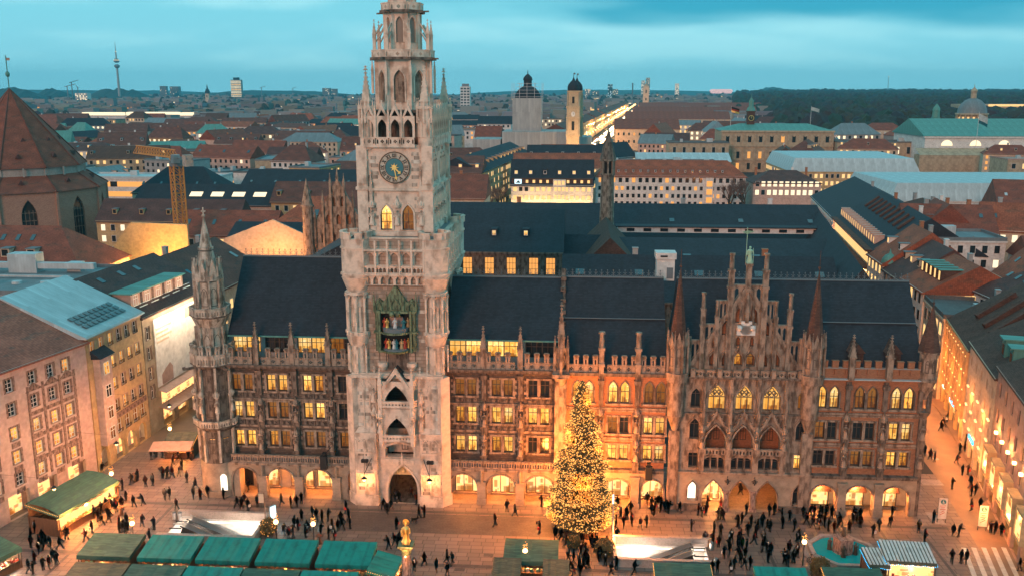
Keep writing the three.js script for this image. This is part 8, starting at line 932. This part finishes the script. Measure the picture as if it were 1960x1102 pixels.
{
  const t = thing('info_pillar', 'slim pillar with glowing blue and white screen beside the left subway entrance', 'info pillar', [-39, 0, 9.2], 0.9); part('pillar', [box(0.9, 3, 0.25)], M.lead, t); part('screen', [bar(-0.4, 0.4, 1.2, 2.9, 0.125, 0.15)], E.cool, t); lampLight('screen_light', -38.5, 2, 9.6, [0.6, 0.9, 1], 6, 10);
  const flagp = thing('banner_pole', 'bare pole with small pale banner beside the glowing info pillar', 'pole', [-39.8, 0, 9.8]); part('pole', [cyl(0.09, 0.06, 5, 8)], M.wood, flagp); part('banner', [box(0.7, 1.2, 0.05, -0.4, 3.6, 0)], M.cream, flagp);
  const p2 = thing('light_pole', 'tall steel pole with glowing tip right of the christmas tree', 'pole', [5.2, 0, 12]); part('pole', [cyl(0.12, 0.08, 6.2, 8)], M.steel, p2); part('pole_lamp', [cyl(0.1, 0.1, 1.2, 8, 0, 6, 0)], E.cool, p2);
  const bush = (x, z, s, lb, lights) => { const t = thing('shrub', lb, 'shrub', [x, 0, z]), r = rng(Math.round(x * 7)), g = [], b = []; for (let i = 0; i < 420; i++) { const v = V(r() - 0.5, r() - 0.4, r() - 0.5).normalize().multiplyScalar(s * (0.55 + 0.5 * r())); g.push(mv(raw(new THREE.ConeGeometry(0.1, 0.5, 4, 1)), v.x, s * 0.95 + v.y, v.z, r() * 6, r() * 3)); if (lights && i % 4 === 0) b.push(ball(0.05, v.x * 1.1, s * 0.95 + v.y * 1.1, v.z * 1.1, 4)); } stuffPart('foliage', g, M.needles, t); part('stem', [cyl(0.1, 0.07, s)], M.bark, t); if (lights) stuffPart('fairy_lights', b, E.bulb, t); };
  bush(-38.9, 11.4, 1.1, 'round shrub wound with fairy lights at the corner of the left subway entrance', true); bush(4.2, 14.2, 1.2, 'dark unlit fir shrub at the left corner of the right subway entrance'); bush(0.4, 12.2, 0.9, 'small dark fir shrub at the foot of the christmas tree'); bush(29.3, 17.2, 1.2, 'tall dark fir shrub left of the fountain stall'); bush(-66.9, 2.0, 0.7, 'small fir shrub at the end of the long stall');
  const bk = thing('bicycle', 'dark bicycle parked left of the fountain rim', 'bicycle', [29.4, 0, 13.6], 0.5); for (const x of [-0.52, 0.52]) part('wheel', [mv(raw(new THREE.TorusGeometry(0.34, 0.03, 5, 18)), x, 0.36, 0), ...[0, 1, 2, 3].map((i) => mv(box(0.015, 0.66, 0.015, 0, -0.33, 0), x, 0.36, 0, 0, 0, i * 0.785))], M.black, bk); part('frame', [rod([-0.52, 0.36, 0], [-0.15, 0.85, 0], 0.025), rod([-0.15, 0.85, 0], [0.38, 0.85, 0], 0.025), rod([0.38, 0.9, 0], [0.52, 0.36, 0], 0.025), rod([-0.05, 0.34, 0], [0.38, 0.8, 0], 0.025), rod([-0.05, 0.34, 0], [-0.18, 0.92, 0], 0.025), rod([-0.52, 0.36, 0], [-0.05, 0.34, 0], 0.02)], M.iron, bk); part('handlebar', [rod([0.36, 1.0, -0.26], [0.36, 1.0, 0.26], 0.02), rod([0.38, 0.85, 0], [0.36, 1.0, 0], 0.02)], M.iron, bk); part('saddle', [box(0.26, 0.07, 0.15, -0.2, 0.92, 0)], M.black, bk);
  [[612, 1040, 'reddish standing table right of the left subway entrance'], [232, 985, 'standing table with drinkers before the long stall'], [885 / 3.42, 920, 'dark standing table left of the side street']].forEach(([px, py, lb]) => { const [x, z] = at(px, py), t = thing('standing_table', lb, 'table', [x, 0, z]); part('table_top', [cyl(0.5, 0.5, 0.06, 12, 0, 1.08, 0)], M.wood, t); part('table_leg', [cyl(0.3, 0.06, 1.08, 8)], M.wood, t); part('mug', [-0.2, 0.1, 0.25].map((q) => cyl(0.05, 0.06, 0.12, 6, q, 1.14, q * 0.7)), M.red, t); });
  // sandbox lions and speakers on the terrace fronts
  [[-34.2, 5.4], [10.4, 5.2]].forEach(([x, y], i) => single('loudspeaker', [mv(box(0.9, 1.9, 0.6), x, y - 0.6, 1.3), box(0.5, 0.4, 0.7, x, y + 1.2, 0.9), rod([x, y + 1.3, 0.8], [x + 1, y + 2.4, 0.4], 0.05)], M.black, i ? 'black loudspeaker hung before the brick wing arcade' : 'black loudspeaker hung before the left arcade', 'loudspeaker'));
  // bare trees in front of the white block
  const bare = (px, py, h, lb) => { const [x, z] = at(px, py, 0), t = thing('bare_tree', lb, 'tree', [x, 0, z]), r = rng(px), tr = [], tw = []; const grow = (p, d, L, rad, n) => { const e = p.clone().addScaledVector(d, L); (n > 2 ? tr : tw).push(rod(p.toArray(), e.toArray(), rad, 4)); if (n > 0) for (let k = 0; k < 3; k++) grow(e, d.clone().add(V((r() - 0.5) * 1.3, (r() - 0.2) * 0.7, (r() - 0.5) * 1.3)).normalize(), L * (0.66 + 0.2 * r()), rad * 0.62, n - 1); }; grow(V(0, 0, 0), V(0, 1, 0), h * 0.27, h * 0.03, 5); part('trunk', tr, M.bark, t); stuffPart('crown', tw, mat('bare_twigs', [0.16, 0.1, 0.08]), t); };
  bare(1395, 420, 19, 'bare tree before the right end of the white office block'); bare(1425, 425, 20, 'bigger bare tree at the corner of the white office block'); bare(960, 425, 17, 'bare tree at the street corner right of the clock tower'); bare(940, 430, 15, 'smaller bare tree close to the cream corner block');
}
[[-60.5, 7, 'hanging lantern on a wire above the long garlanded stall'], [-60, -8, 'hanging lantern on a wire above the side street crowd'], [-61, 21, 'hanging lantern on a wire above the bottom left stalls']].forEach(([x, z, lb]) => { const t = thing('hanging_lantern', lb, 'street lamp', [x, 10, z], 0, 'lanterns on wires at the left side of the square'); part('shade', [spire(0.4, 0.35, 8, 0, 0.1, 0), rod([0, 0.4, 0], [0, 1.2, 0], 0.02)], M.iron, t); part('wire', [rod([-10, 1.8, 0], [0, 1.2, 0], 0.015, 3)], M.iron, t); part('lamp_globe', [ball(0.2, 0, 0, 0, 8)], E.lamp, t); lampLight('lantern_light', x, 9.96, z, [1, 0.42, 0.17], 170, 10); });
// lights of the shops under the arcades
for (const [x, k] of [[-44, 55], [-38.6, 70], [-32.6, 80], [-14.6, 50], [-9.6, 50], [-4.4, 50], [6.2, 60], [11, 90], [33.6, 60], [38.4, 60], [43, 60]]) lampLight('arcade_light', x, 3.4, x > 30 ? -1.0 : -2.4, WARM, k * 0.95, 14);
lampLight('passage_light', 19.3, 3, -1.2, SOFT, 70, 10); lampLight('passage_light', 24.5, 3.6, -5, SOFT, 22, 10); lampLight('gate_light', -23.2, 4, -8, SOFT, 10, 10);
// ---------- people ----------
// one continuous skin over a jointed figure: smooth union of tapered bones, meshed with surface nets; faces take the cloth of the nearest bone
function skinFigure(bones, cell, lo, hi) {
  const n = [0, 1, 2].map((k) => Math.ceil((hi[k] - lo[k]) / cell) + 1), id = (i, j, k) => (k * n[1] + j) * n[0] + i, F = new Float32Array(n[0] * n[1] * n[2]);
  const B = bones.map(([a, b, ra, rb, c]) => { const d = [b[0] - a[0], b[1] - a[1], b[2] - a[2]]; return { a, d, l: d[0] ** 2 + d[1] ** 2 + d[2] ** 2 || 1e-9, ra, rb, c }; });
  const dist = (q, x, y, z) => { const p = [x - q.a[0], y - q.a[1], z - q.a[2]], t = Math.min(1, Math.max(0, (p[0] * q.d[0] + p[1] * q.d[1] + p[2] * q.d[2]) / q.l)); return Math.hypot(p[0] - q.d[0] * t, p[1] - q.d[1] * t, p[2] - q.d[2] * t) - (q.ra + (q.rb - q.ra) * t); };
  const field = (x, y, z) => { let s = 0; for (const q of B) { const e = dist(q, x, y, z); if (e < 0.3) s += Math.exp(-e * 42); } return s > 0 ? -Math.log(s) / 42 : 0.3; };
  for (let k = 0; k < n[2]; k++) for (let j = 0; j < n[1]; j++) for (let i = 0; i < n[0]; i++) F[id(i, j, k)] = field(lo[0] + i * cell, lo[1] + j * cell, lo[2] + k * cell);
  const vid = new Int32Array(F.length).fill(-1), P = [];
  for (let k = 0; k < n[2] - 1; k++) for (let j = 0; j < n[1] - 1; j++) for (let i = 0; i < n[0] - 1; i++) {
    let c = 0, x = 0, y = 0, z = 0; const f = (a, b, e) => F[id(i + a, j + b, k + e)];
    for (let e = 0; e < 12; e++) { const ax = e >> 2, u = e & 1, v = (e >> 1) & 1, A = [0, 0, 0], Bq = [0, 0, 0], o = [(ax + 1) % 3, (ax + 2) % 3]; A[o[0]] = Bq[o[0]] = u; A[o[1]] = Bq[o[1]] = v; Bq[ax] = 1; const fa = f(...A), fb = f(...Bq); if ((fa < 0) !== (fb < 0)) { const t = fa / (fa - fb); x += A[0] + (Bq[0] - A[0]) * t; y += A[1] + (Bq[1] - A[1]) * t; z += A[2] + (Bq[2] - A[2]) * t; c++; } }
    if (c) { vid[id(i, j, k)] = P.length / 3; P.push(lo[0] + (i + x / c) * cell, lo[1] + (j + y / c) * cell, lo[2] + (k + z / c) * cell); }
  }
  const tri = [[], [], [], [], []], put = (a, b, c) => { const X = (P[a * 3] + P[b * 3] + P[c * 3]) / 3, Y = (P[a * 3 + 1] + P[b * 3 + 1] + P[c * 3 + 1]) / 3, Z = (P[a * 3 + 2] + P[b * 3 + 2] + P[c * 3 + 2]) / 3; let m = 9, w = 0; for (const q of B) { const e = dist(q, X, Y, Z); if (e < m) { m = e; w = q.c; } } tri[w].push(a, b, c); };
  for (let k = 1; k < n[2] - 1; k++) for (let j = 1; j < n[1] - 1; j++) for (let i = 1; i < n[0] - 1; i++) { const q0 = F[id(i, j, k)] < 0; for (let ax = 0; ax < 3; ax++) { const e = [0, 0, 0]; e[ax] = 1; const q1 = F[id(i + e[0], j + e[1], k + e[2])] < 0; if (q0 === q1) continue; const u = [0, 0, 0], v = [0, 0, 0]; u[(ax + 1) % 3] = 1; v[(ax + 2) % 3] = 1; const g = (s, t) => vid[id(i - u[0] * s - v[0] * t, j - u[1] * s - v[1] * t, k - u[2] * s - v[2] * t)], a = g(0, 0), b = g(1, 0), c = g(1, 1), d = g(0, 1); if (a < 0 || b < 0 || c < 0 || d < 0) continue; if (q0) { put(a, c, b); put(a, d, c); } else { put(a, b, c); put(a, c, d); } } }
  const N = []; const h = cell * 0.6; for (let i = 0; i < P.length; i += 3) { const v = V(field(P[i] + h, P[i + 1], P[i + 2]) - field(P[i] - h, P[i + 1], P[i + 2]), field(P[i], P[i + 1] + h, P[i + 2]) - field(P[i], P[i + 1] - h, P[i + 2]), field(P[i], P[i + 1], P[i + 2] + h) - field(P[i], P[i + 1], P[i + 2] - h)).normalize(); N.push(v.x, v.y, v.z); }
  const G = new THREE.BufferGeometry(); G.setAttribute('position', new THREE.Float32BufferAttribute(P, 3)); G.setAttribute('normal', new THREE.Float32BufferAttribute(N, 3)); const I = []; let st = 0; tri.forEach((t, m) => { for (const q of t) I.push(q); if (t.length) G.addGroup(st, t.length, m); st += t.length; }); G.setIndex(I); return G;
}
// materials by number: 0 skin, 1 coat, 2 trousers, 3 hair, 4 shoes
function personBones(o) {
  const { step = 0, aL = [0.1, 0], aR = [0.1, 0], bendL = 0.15, bendR = 0.15, skirt = 0, lean = 0, female = 0 } = o, b = [], hip = 0.93, sh = 1.43, sw = female ? 0.175 : 0.2;
  for (const s of [-1, 1]) { const f = s * step, kx = s * 0.1, fx = s * 0.12, kz = f * 0.32 + Math.abs(f) * 0.05, az = f * 0.62 - (f < 0 ? 0.12 : 0), ay = 0.1 + (f < 0 ? Math.abs(f) * 0.16 : 0); b.push([[s * 0.09, hip, 0], [kx, 0.5, kz], 0.105, 0.072, 2], [[kx, 0.5, kz], [fx, ay, az], 0.07, 0.048, 2], [[fx, ay - 0.04, az - 0.03], [fx + s * 0.02, ay - 0.05 - (f < 0 ? 0.05 : 0), az + 0.17], 0.052, 0.042, 4]); }
  const T = [0, sh - 0.02, lean * 0.12]; b.push([[0, hip - 0.05, 0], [0, 1.15, lean * 0.05], female ? 0.165 : 0.16, 0.155, 1], [[-0.07, 1.15, lean * 0.05], [-0.1, 1.33, T[2]], 0.13, 0.115, 1], [[0.07, 1.15, lean * 0.05], [0.1, 1.33, T[2]], 0.13, 0.115, 1], [[-sw + 0.05, sh, T[2]], [sw - 0.05, sh, T[2]], 0.085, 0.085, 1]);
  if (skirt) b.push([[0, 0.9, 0], [0, 0.9 - skirt, 0], 0.17, 0.19, 1]);
  [[-1, aL, bendL], [1, aR, bendR]].forEach(([s, a, bend]) => { const S = [s * sw, sh - 0.03, T[2]], E1 = [s * (sw + 0.07 + a[0] * 0.2), sh - 0.3 * Math.cos(a[1]) - 0.02, T[2] + 0.3 * Math.sin(a[1])], H = [s * (sw + 0.05 - bend * 0.16), E1[1] - 0.25 * Math.cos(a[1] + bend * 1.4), E1[2] + 0.25 * Math.sin(a[1] + bend * 1.4)]; b.push([S, E1, 0.07, 0.055, 1], [E1, H, 0.052, 0.042, 1]); const d = V(H[0] - E1[0], H[1] - E1[1], H[2] - E1[2]).normalize(), w = V(0, 0, 1).cross(d).normalize(), at2 = (k, q, dz = 0) => [H[0] + d.x * k + w.x * q, H[1] + d.y * k + w.y * q, H[2] + d.z * k + w.z * q + dz]; b.push([at2(0.02, 0), at2(0.09, 0), 0.036, 0.034, 0]); [[-0.03, 0.15], [-0.01, 0.17], [0.012, 0.165], [0.032, 0.14]].forEach(([q, L]) => b.push([at2(0.09, q), at2(L, q, 0.012), 0.012, 0.009, 0])); b.push([at2(0.03, -0.03), at2(0.1, -0.06, 0.02), 0.014, 0.01, 0]); });
  const hz = T[2] + lean * 0.1 + 0.01; b.push([[0, sh, T[2]], [0, 1.56, hz], 0.055, 0.05, 0], [[0, 1.62, hz + 0.015], [0, 1.7, hz + 0.0], 0.075, 0.082, 0], [[0, 1.6, hz + 0.03], [0, 1.57, hz + 0.05], 0.06, 0.045, 0], [[0, 1.64, hz + 0.095], [0, 1.615, hz + 0.112], 0.012, 0.017, 0], [[-0.082, 1.65, hz], [-0.085, 1.62, hz], 0.017, 0.014, 0], [[0.082, 1.65, hz], [0.085, 1.62, hz], 0.017, 0.014, 0], [[0, 1.71, hz - 0.022], [0, 1.66, hz - 0.045], 0.09, 0.082, 3]);
  if (female) b.push([[0, 1.66, hz - 0.05], [0, 1.46, hz - 0.085], 0.075, 0.06, 3]);
  if (o.pack) b.push([[0, 1.05, T[2] - 0.22], [0, 1.32, T[2] - 0.22], 0.11, 0.11, 4]);
  return b;
}
const POSES = [['standing', {}], ['standing', { female: 1, skirt: 0.3, bendL: 0.9, bendR: 0.9, aL: [0, 0.3], aR: [0, 0.3] }], ['walking', { step: 0.5, aL: [0.1, -0.4], aR: [0.1, 0.5], bendL: 0.3, bendR: 0.3 }], ['walking', { step: -0.42, female: 1, skirt: 0.22, aL: [0.1, 0.4], aR: [0.1, -0.3], bendR: 0.4 }], ['raising a phone', { aL: [0, 0.9], aR: [0, 0.9], bendL: 1.0, bendR: 1.0 }], ['walking with a backpack', { step: 0.45, pack: 1, lean: 0.6, aL: [0.1, 0.3], aR: [0.1, -0.3], bendL: 0.8, bendR: 0.8 }], ['hands in pockets', { aL: [0.4, -0.15], aR: [0.4, -0.15], bendL: 0.55, bendR: 0.55, step: 0.15 }], ['leaning forward', { lean: 1.3, step: 0.3, aL: [0, 0.7], aR: [0, 0.5], bendL: 0.6, bendR: 0.7 }]];
const bodyGeo = POSES.map(([, o]) => skinFigure(personBones(o), 0.036, [-0.48, -0.04, -0.62], [0.48, 1.86, 0.72]));
const cloth = (n, c) => mat(n, c[0] < 0.1 && c[2] < 0.1 ? c.map((q) => q * 2.6 + 0.018) : c, { roughness: 0.9 });
const COATS = { black: cloth('black_coat', [0.013, 0.012, 0.013]), charcoal: cloth('charcoal_coat', [0.03, 0.028, 0.03]), navy: cloth('navy_coat', [0.012, 0.018, 0.035]), brown: cloth('brown_coat', [0.06, 0.032, 0.018]), grey: cloth('grey_coat', [0.09, 0.085, 0.085]), olive: cloth('olive_coat', [0.035, 0.037, 0.02]), maroon: cloth('maroon_coat', [0.07, 0.012, 0.014]), orange: cloth('orange_jacket', [0.62, 0.1, 0.02]), blue: cloth('blue_jacket', [0.01, 0.16, 0.36]), white: cloth('white_jacket', [0.6, 0.56, 0.52]), yellow: cloth('yellow_jacket', [0.6, 0.38, 0.03]), beige: cloth('beige_coat', [0.34, 0.21, 0.12]), red: cloth('red_jacket', [0.42, 0.03, 0.02]), green: cloth('green_jacket', [0.05, 0.4, 0.08]), rose: cloth('rose_jacket', [0.5, 0.2, 0.2]) };
const TROUS = [cloth('dark_trousers', [0.014, 0.014, 0.018]), cloth('jeans', [0.03, 0.045, 0.08]), cloth('brown_trousers', [0.04, 0.028, 0.02])], SKIN = [mat('skin', [0.52, 0.3, 0.21], { roughness: 0.6 }), mat('skin_darker', [0.3, 0.16, 0.1], { roughness: 0.6 })], HAIR = [cloth('dark_hair', [0.016, 0.011, 0.008]), cloth('brown_hair', [0.06, 0.03, 0.014]), cloth('fair_hair', [0.25, 0.15, 0.07]), cloth('grey_cap', [0.06, 0.06, 0.065]), cloth('red_cap', [0.3, 0.03, 0.02])], SHOE = cloth('shoes', [0.015, 0.013, 0.012]);
const bagGeo = fin([box(0.3, 0.34, 0.12, 0, 0, 0), rod([-0.12, 0.34, 0], [0, 0.6, 0], 0.012, 4), rod([0.12, 0.34, 0], [0, 0.6, 0], 0.012, 4)]), scarfGeo = fin([mv(raw(new THREE.TorusGeometry(0.085, 0.04, 6, 12)).rotateX(Math.PI / 2), 0, 1.47, 0.02), box(0.09, 0.3, 0.04, 0.06, 1.17, 0.16)]);
const PLACES = [['in front of the tower gateway', -23, 3, 8], ['under the left arcade', -40, -1, 5], ['under the middle arcade', -9, -1, 5], ['beside the christmas tree', 1.2, 8, 8], ['before the brick wing shops', 8, 3, 5], ['before the gabled hall', 22, 3, 7], ['beside the teal fountain', 33.4, 11.9, 7], ['before right brick wing', 39, 2.5, 7], ['beside the left subway entrance', -46, 11, 8], ['behind the right subway entrance', 11, 9, 5], ['before the right subway entrance', 11, 19, 6], ['left of the fountain', 23, 13, 6], ['by the golden column', -17.7, 22, 7], ['on the open middle of the square', -9, 14, 7], ['by the long garlanded stall', -63, 8, 7], ['in the left side street', -59, -10, 9], ['before the corner tower', -52, 2, 6], ['left of the green stall row', -62, 20, 8], ['near the fairy lit shrub', -34, 13, 6], ['in front of the left arcade', -38, 4.5, 6], ['on the lit shopping street', 61, -28, 14], ['at the lit shopping street mouth', 54, -4, 9], ['on the zebra crossing', 51.5, 12.5, 5], ['on the right street pavement', 64, -22, 7], ['between tree and right stalls', 3, 17.5, 5]];
{
  const r = rng(99), F = [];
  const add = (ox, oy, k, list) => { for (let i = 0; i < list.length; i += 2) F.push([ox + list[i] / k, oy + list[i + 1] / k]); };
  add(300, 880, 3.92, [40, 135, 75, 135, 110, 135, 165, 125, 225, 170, 290, 215, 60, 300, 95, 295, 275, 290, 325, 300, 380, 280, 150, 380, 500, 295, 600, 360, 635, 370, 655, 335, 685, 380, 755, 350, 935, 340, 1005, 362, 1050, 352, 1085, 332, 1420, 400, 1195, 455, 1030, 520, 1060, 525, 950, 560, 990, 590, 1020, 590, 1115, 580, 1140, 540, 1230, 570, 1290, 590, 1315, 540, 1360, 535, 685, 235, 1330, 600, 1740, 670]);
  add(700, 900, 3.92, [130, 295, 160, 325, 190, 300, 222, 240, 250, 240, 345, 205, 378, 255, 400, 355, 440, 355, 230, 440, 1060, 310, 1120, 345, 970, 420, 1320, 270, 1305, 475, 215, 560, 260, 550, 240, 580, 365, 755, 440, 715, 530, 760, 610, 700, 650, 710, 612, 790, 1425, 515, 1465, 525, 1505, 580, 1625, 550, 1700, 490, 1692, 580, 1720, 610, 1615, 640, 1650, 650, 1520, 690, 1560, 700, 1525, 770, 1560, 785, 1600, 750, 1635, 750, 1665, 730, 1610, 790, 1780, 655, 1800, 715, 1840, 785]);
  add(1120, 900, 4.083, [255, 300, 280, 380, 325, 380, 355, 340, 365, 430, 430, 460, 480, 445, 240, 440, 300, 450, 520, 340, 540, 352, 590, 325, 625, 325, 655, 335, 885, 350, 915, 362, 945, 355, 955, 290, 1040, 390, 1065, 385, 1060, 300, 830, 475, 1010, 485, 1060, 510, 1000, 580, 1045, 602, 1145, 570, 1210, 560, 1225, 420, 1260, 350, 1440, 355, 1480, 350, 1600, 400, 1615, 322, 1390, 430, 1350, 470, 1425, 475, 1660, 570, 1385, 640, 1420, 642, 1450, 662, 1430, 720, 1590, 650, 1560, 740, 1582, 745, 1630, 720, 1660, 680, 1125, 620, 1085, 690, 1130, 662, 1200, 640, 1230, 620, 1262, 640, 1195, 690, 1215, 730, 1250, 700, 1245, 770, 1290, 770, 1135, 800, 1165, 780, 1035, 800, 972, 730, 60, 600, 22, 760, 385, 812, 1815, 790, 1215, 190, 1320, 300]);
  add(1500, 640, 2.385, [90, 835, 120, 830, 140, 832, 170, 832, 220, 840, 320, 840, 335, 865, 300, 905, 350, 880, 410, 925, 437, 895, 485, 880, 495, 835, 165, 890, 205, 895, 232, 905, 255, 880, 135, 885, 105, 870, 617, 905, 685, 860, 770, 705, 670, 572, 690, 582, 645, 552, 720, 440, 735, 422, 748, 402, 805, 540, 790, 587, 818, 640, 843, 640, 855, 690, 858, 737, 876, 732, 857, 802, 898, 800, 990, 785, 945, 910, 967, 910, 995, 920, 775, 920, 800, 925, 768, 1045, 812, 1045, 835, 1045, 645, 945, 1078, 1080, 705, 262, 70, 950, 25, 1000, 45, 1045, 12, 1040]);
  add(0, 780, 3.42, [665, 425, 860, 500, 900, 480, 952, 520, 1000, 510, 1065, 460, 1090, 462, 1125, 460, 1190, 410, 1165, 340, 1130, 375, 990, 340, 1020, 322, 1060, 325, 1085, 332, 1110, 302, 1140, 312, 1235, 350, 770, 572, 800, 540, 825, 620, 875, 652, 935, 640, 795, 662, 760, 682, 720, 640, 690, 662, 660, 692, 640, 745, 612, 722, 665, 772, 710, 752, 735, 662, 600, 822, 560, 872, 780, 820, 812, 812, 300, 912, 255, 912, 330, 917, 390, 927, 435, 862, 345, 1010, 370, 1027, 185, 1082, 280, 1062, 320, 1052, 215, 1092, 230, 822]);
  const cl = (cx, cy, n, sx, sy) => { for (let i = 0; i < n; i++) F.push([cx + (r() + r() - 1) * sx, cy + (r() + r() - 1) * sy]); };
  cl(1405, 1035, 10, 120, 44); cl(1150, 1060, 9, 90, 36); cl(420, 915, 12, 90, 40); cl(245, 1000, 8, 60, 40); cl(640, 1005, 8, 70, 20); cl(1600, 995, 10, 80, 22); cl(1270, 975, 9, 70, 16); cl(1850, 830, 8, 26, 60); cl(60, 1060, 6, 40, 30); cl(1480, 1010, 7, 60, 22);
  const special = [[382.9, 956.5, 'orange'], [866, 1081, 'blue'], [856, 1101, 'blue'], [1121, 1066, 'blue'], [1084, 1048, 'yellow'], [1365, 1042, 'orange'], [1435.7, 1088.6, 'orange'], [748.5, 976.5, 'white'], [1537.7, 990, 'white'], [1367.4, 1018.8, 'white'], [1421, 1052, 'green'], [1780.9, 879, 'orange'], [796, 965, 'orange'], [788, 952, 'orange'], [985.7, 988, 'beige'], [947.4, 1007, 'beige'], [1569, 1013, 'orange'], [1450.6, 1085, 'orange'], [1758.7, 1019.4, 'yellow'], [96.5, 1048, 'blue'], [662, 982, 'beige'], [1417.5, 946.5, 'beige'], [1376, 1047, 'beige'], [1850, 1078, 'maroon'], [812, 990.5, 'red']];
  F.forEach(([px, py], n) => {
    let [x, z] = at(px, py, 0); const pi = Math.floor(r() * POSES.length), sp = special.find((s) => Math.hypot(s[0] - px, s[1] - py) < 4), cn = sp ? sp[2] : pick(['black', 'black', 'charcoal', 'charcoal', 'navy', 'navy', 'brown', 'brown', 'grey', 'olive', 'maroon', 'black', 'beige', 'beige', 'grey', 'red', 'rose', 'white', 'blue'], r), y = x > 53.9 + Math.max(0, -(z - 14)) * 0.235 ? 0.13 : 0.014;
    for (const [a, b, c, d] of PITS) if (x > a - 0.6 && x < b + 0.6 && z > c - 0.7 && z < d + 0.8) z = z - c < d - z ? c - 0.9 : d + 1.1;
    if (y > 0.1) [x, z] = at(px, py, 0.13);
    const place = PLACES.map((q) => [q[0], Math.hypot(q[1] - x, q[2] - z) / q[3]]).sort((a, b) => a[1] - b[1])[0][0];
    const o = new THREE.Mesh(bodyGeo[pi], [pick(SKIN, r), COATS[cn], pick(TROUS, r), pick(HAIR, r), SHOE]); o.name = numbered('person'); o.position.set(x, y, z); o.rotation.y = r() * 6.283; o.scale.setScalar(0.94 + r() * 0.12); o.castShadow = o.receiveShadow = true; scene.add(o);
    tag(o, `person in ${cn} ${/jacket/.test(COATS[cn].name) ? 'jacket' : 'coat'} ${POSES[pi][0]} ${place}`, 'person', 'people on the christmas market square');
    if (r() < 0.3 && pi !== 5) { const b = part('shoulder_bag', bagGeo, pick([COATS.brown, COATS.red, COATS.white, COATS.black], r), o); b.position.set(0.29, 0.62, 0); b.rotation.y = 1.57; }
    if (r() < 0.35) part('scarf', scarfGeo, pick([COATS.red, COATS.grey, COATS.beige, COATS.white, COATS.navy], r), o);
  });
  // white dog before the gateway
  const dogBones = [[[0, 0.5, -0.28], [0, 0.52, 0.24], 0.12, 0.15, 0], [[0, 0.55, 0.28], [0, 0.72, 0.42], 0.09, 0.08, 0], [[0, 0.74, 0.44], [0, 0.72, 0.5], 0.085, 0.08, 0], [[0, 0.7, 0.52], [0, 0.68, 0.63], 0.055, 0.04, 0], [[0, 0.56, -0.36], [0, 0.74, -0.56], 0.04, 0.02, 0]]; for (const s of [-1, 1]) dogBones.push([[s * 0.09, 0.5, 0.22], [s * 0.1, 0.26, 0.2], 0.07, 0.04, 0], [[s * 0.1, 0.26, 0.2], [s * 0.1, 0.05, 0.22], 0.036, 0.03, 0], [[s * 0.1, 0.04, 0.22], [s * 0.1, 0.035, 0.27], 0.036, 0.03, 0], [[s * 0.09, 0.5, -0.28], [s * 0.1, 0.33, -0.2], 0.09, 0.055, 0], [[s * 0.1, 0.33, -0.2], [s * 0.1, 0.2, -0.36], 0.045, 0.034, 0], [[s * 0.1, 0.2, -0.36], [s * 0.1, 0.05, -0.34], 0.034, 0.028, 0], [[s * 0.1, 0.04, -0.34], [s * 0.1, 0.035, -0.29], 0.034, 0.028, 0], [[s * 0.06, 0.8, 0.44], [s * 0.1, 0.68, 0.46], 0.03, 0.02, 0]);
  const [dx, dz] = at(793, 1000, 0), dog = new THREE.Mesh(skinFigure(dogBones, 0.026, [-0.25, -0.02, -0.7], [0.25, 0.95, 0.75]), [mat('pale_fur', [0.6, 0.46, 0.38])]); dog.name = numbered('dog'); dog.position.set(dx, 0.014, dz); dog.rotation.y = 1.4; scene.add(dog); tag(dog, 'pale dog walking before the tower gateway', 'dog');
}
// ---------- labels that single each thing out ----------
{
  const ord = ['leftmost', 'second from left', 'third from left', 'fourth from left', 'fifth from left', 'sixth from left', 'seventh from left', 'eighth from left', 'ninth from left', 'tenth from left'], num = ['', 'one', 'two', 'three', 'four', 'five', 'six', 'seven', 'eight', 'nine', 'ten', 'eleven', 'twelve'];
  const by = () => { const m = new Map(); for (const o of registry) { const k = o.userData.label; m.set(k, [...(m.get(k) || []), o]); } return [...m].filter(([, l]) => l.length > 1); };
  const px = new Map(registry.map((o) => { o.updateWorldMatrix(true, false); const p = new THREE.Vector3().setFromMatrixPosition(o.matrixWorld); return [o, [...toPix(p.x, p.y + 8, p.z), p.distanceTo(EYE)]]; }));
  for (const [k, l] of by()) if (l[0].userData.category === 'house' || l[0].userData.category === 'tower') for (const o of l) { const [x, , d] = px.get(o); o.userData.label = `${k}, ${d < 480 ? 'near' : d < 800 ? 'midway' : 'far'} ${x < 330 ? 'behind church' : x < 660 ? 'left of tower' : x < 860 ? 'behind tower' : x < 1100 ? 'right of tower' : x < 1400 ? 'above white block' : 'at right'}`; }
  for (const [k, l] of by()) { l.sort((a, b) => px.get(a)[0] - px.get(b)[0]); l.forEach((o, i) => { const n = l.length; o.userData.label = `${k}, ${i === n - 1 ? 'rightmost' : ord[i] || 'number ' + (i + 1) + ' from left'} of ${num[n] || n}`; }); }
  for (const o of registry) { const w = o.userData.label.split(/\s+/); if (w.length > 16) o.userData.label = o.userData.label.replace(/ of \S+$/, ''); if (o.userData.label.split(/\s+/).length > 16) console.log('long label: ' + o.userData.label); }
}
renderer.render(scene, camera);
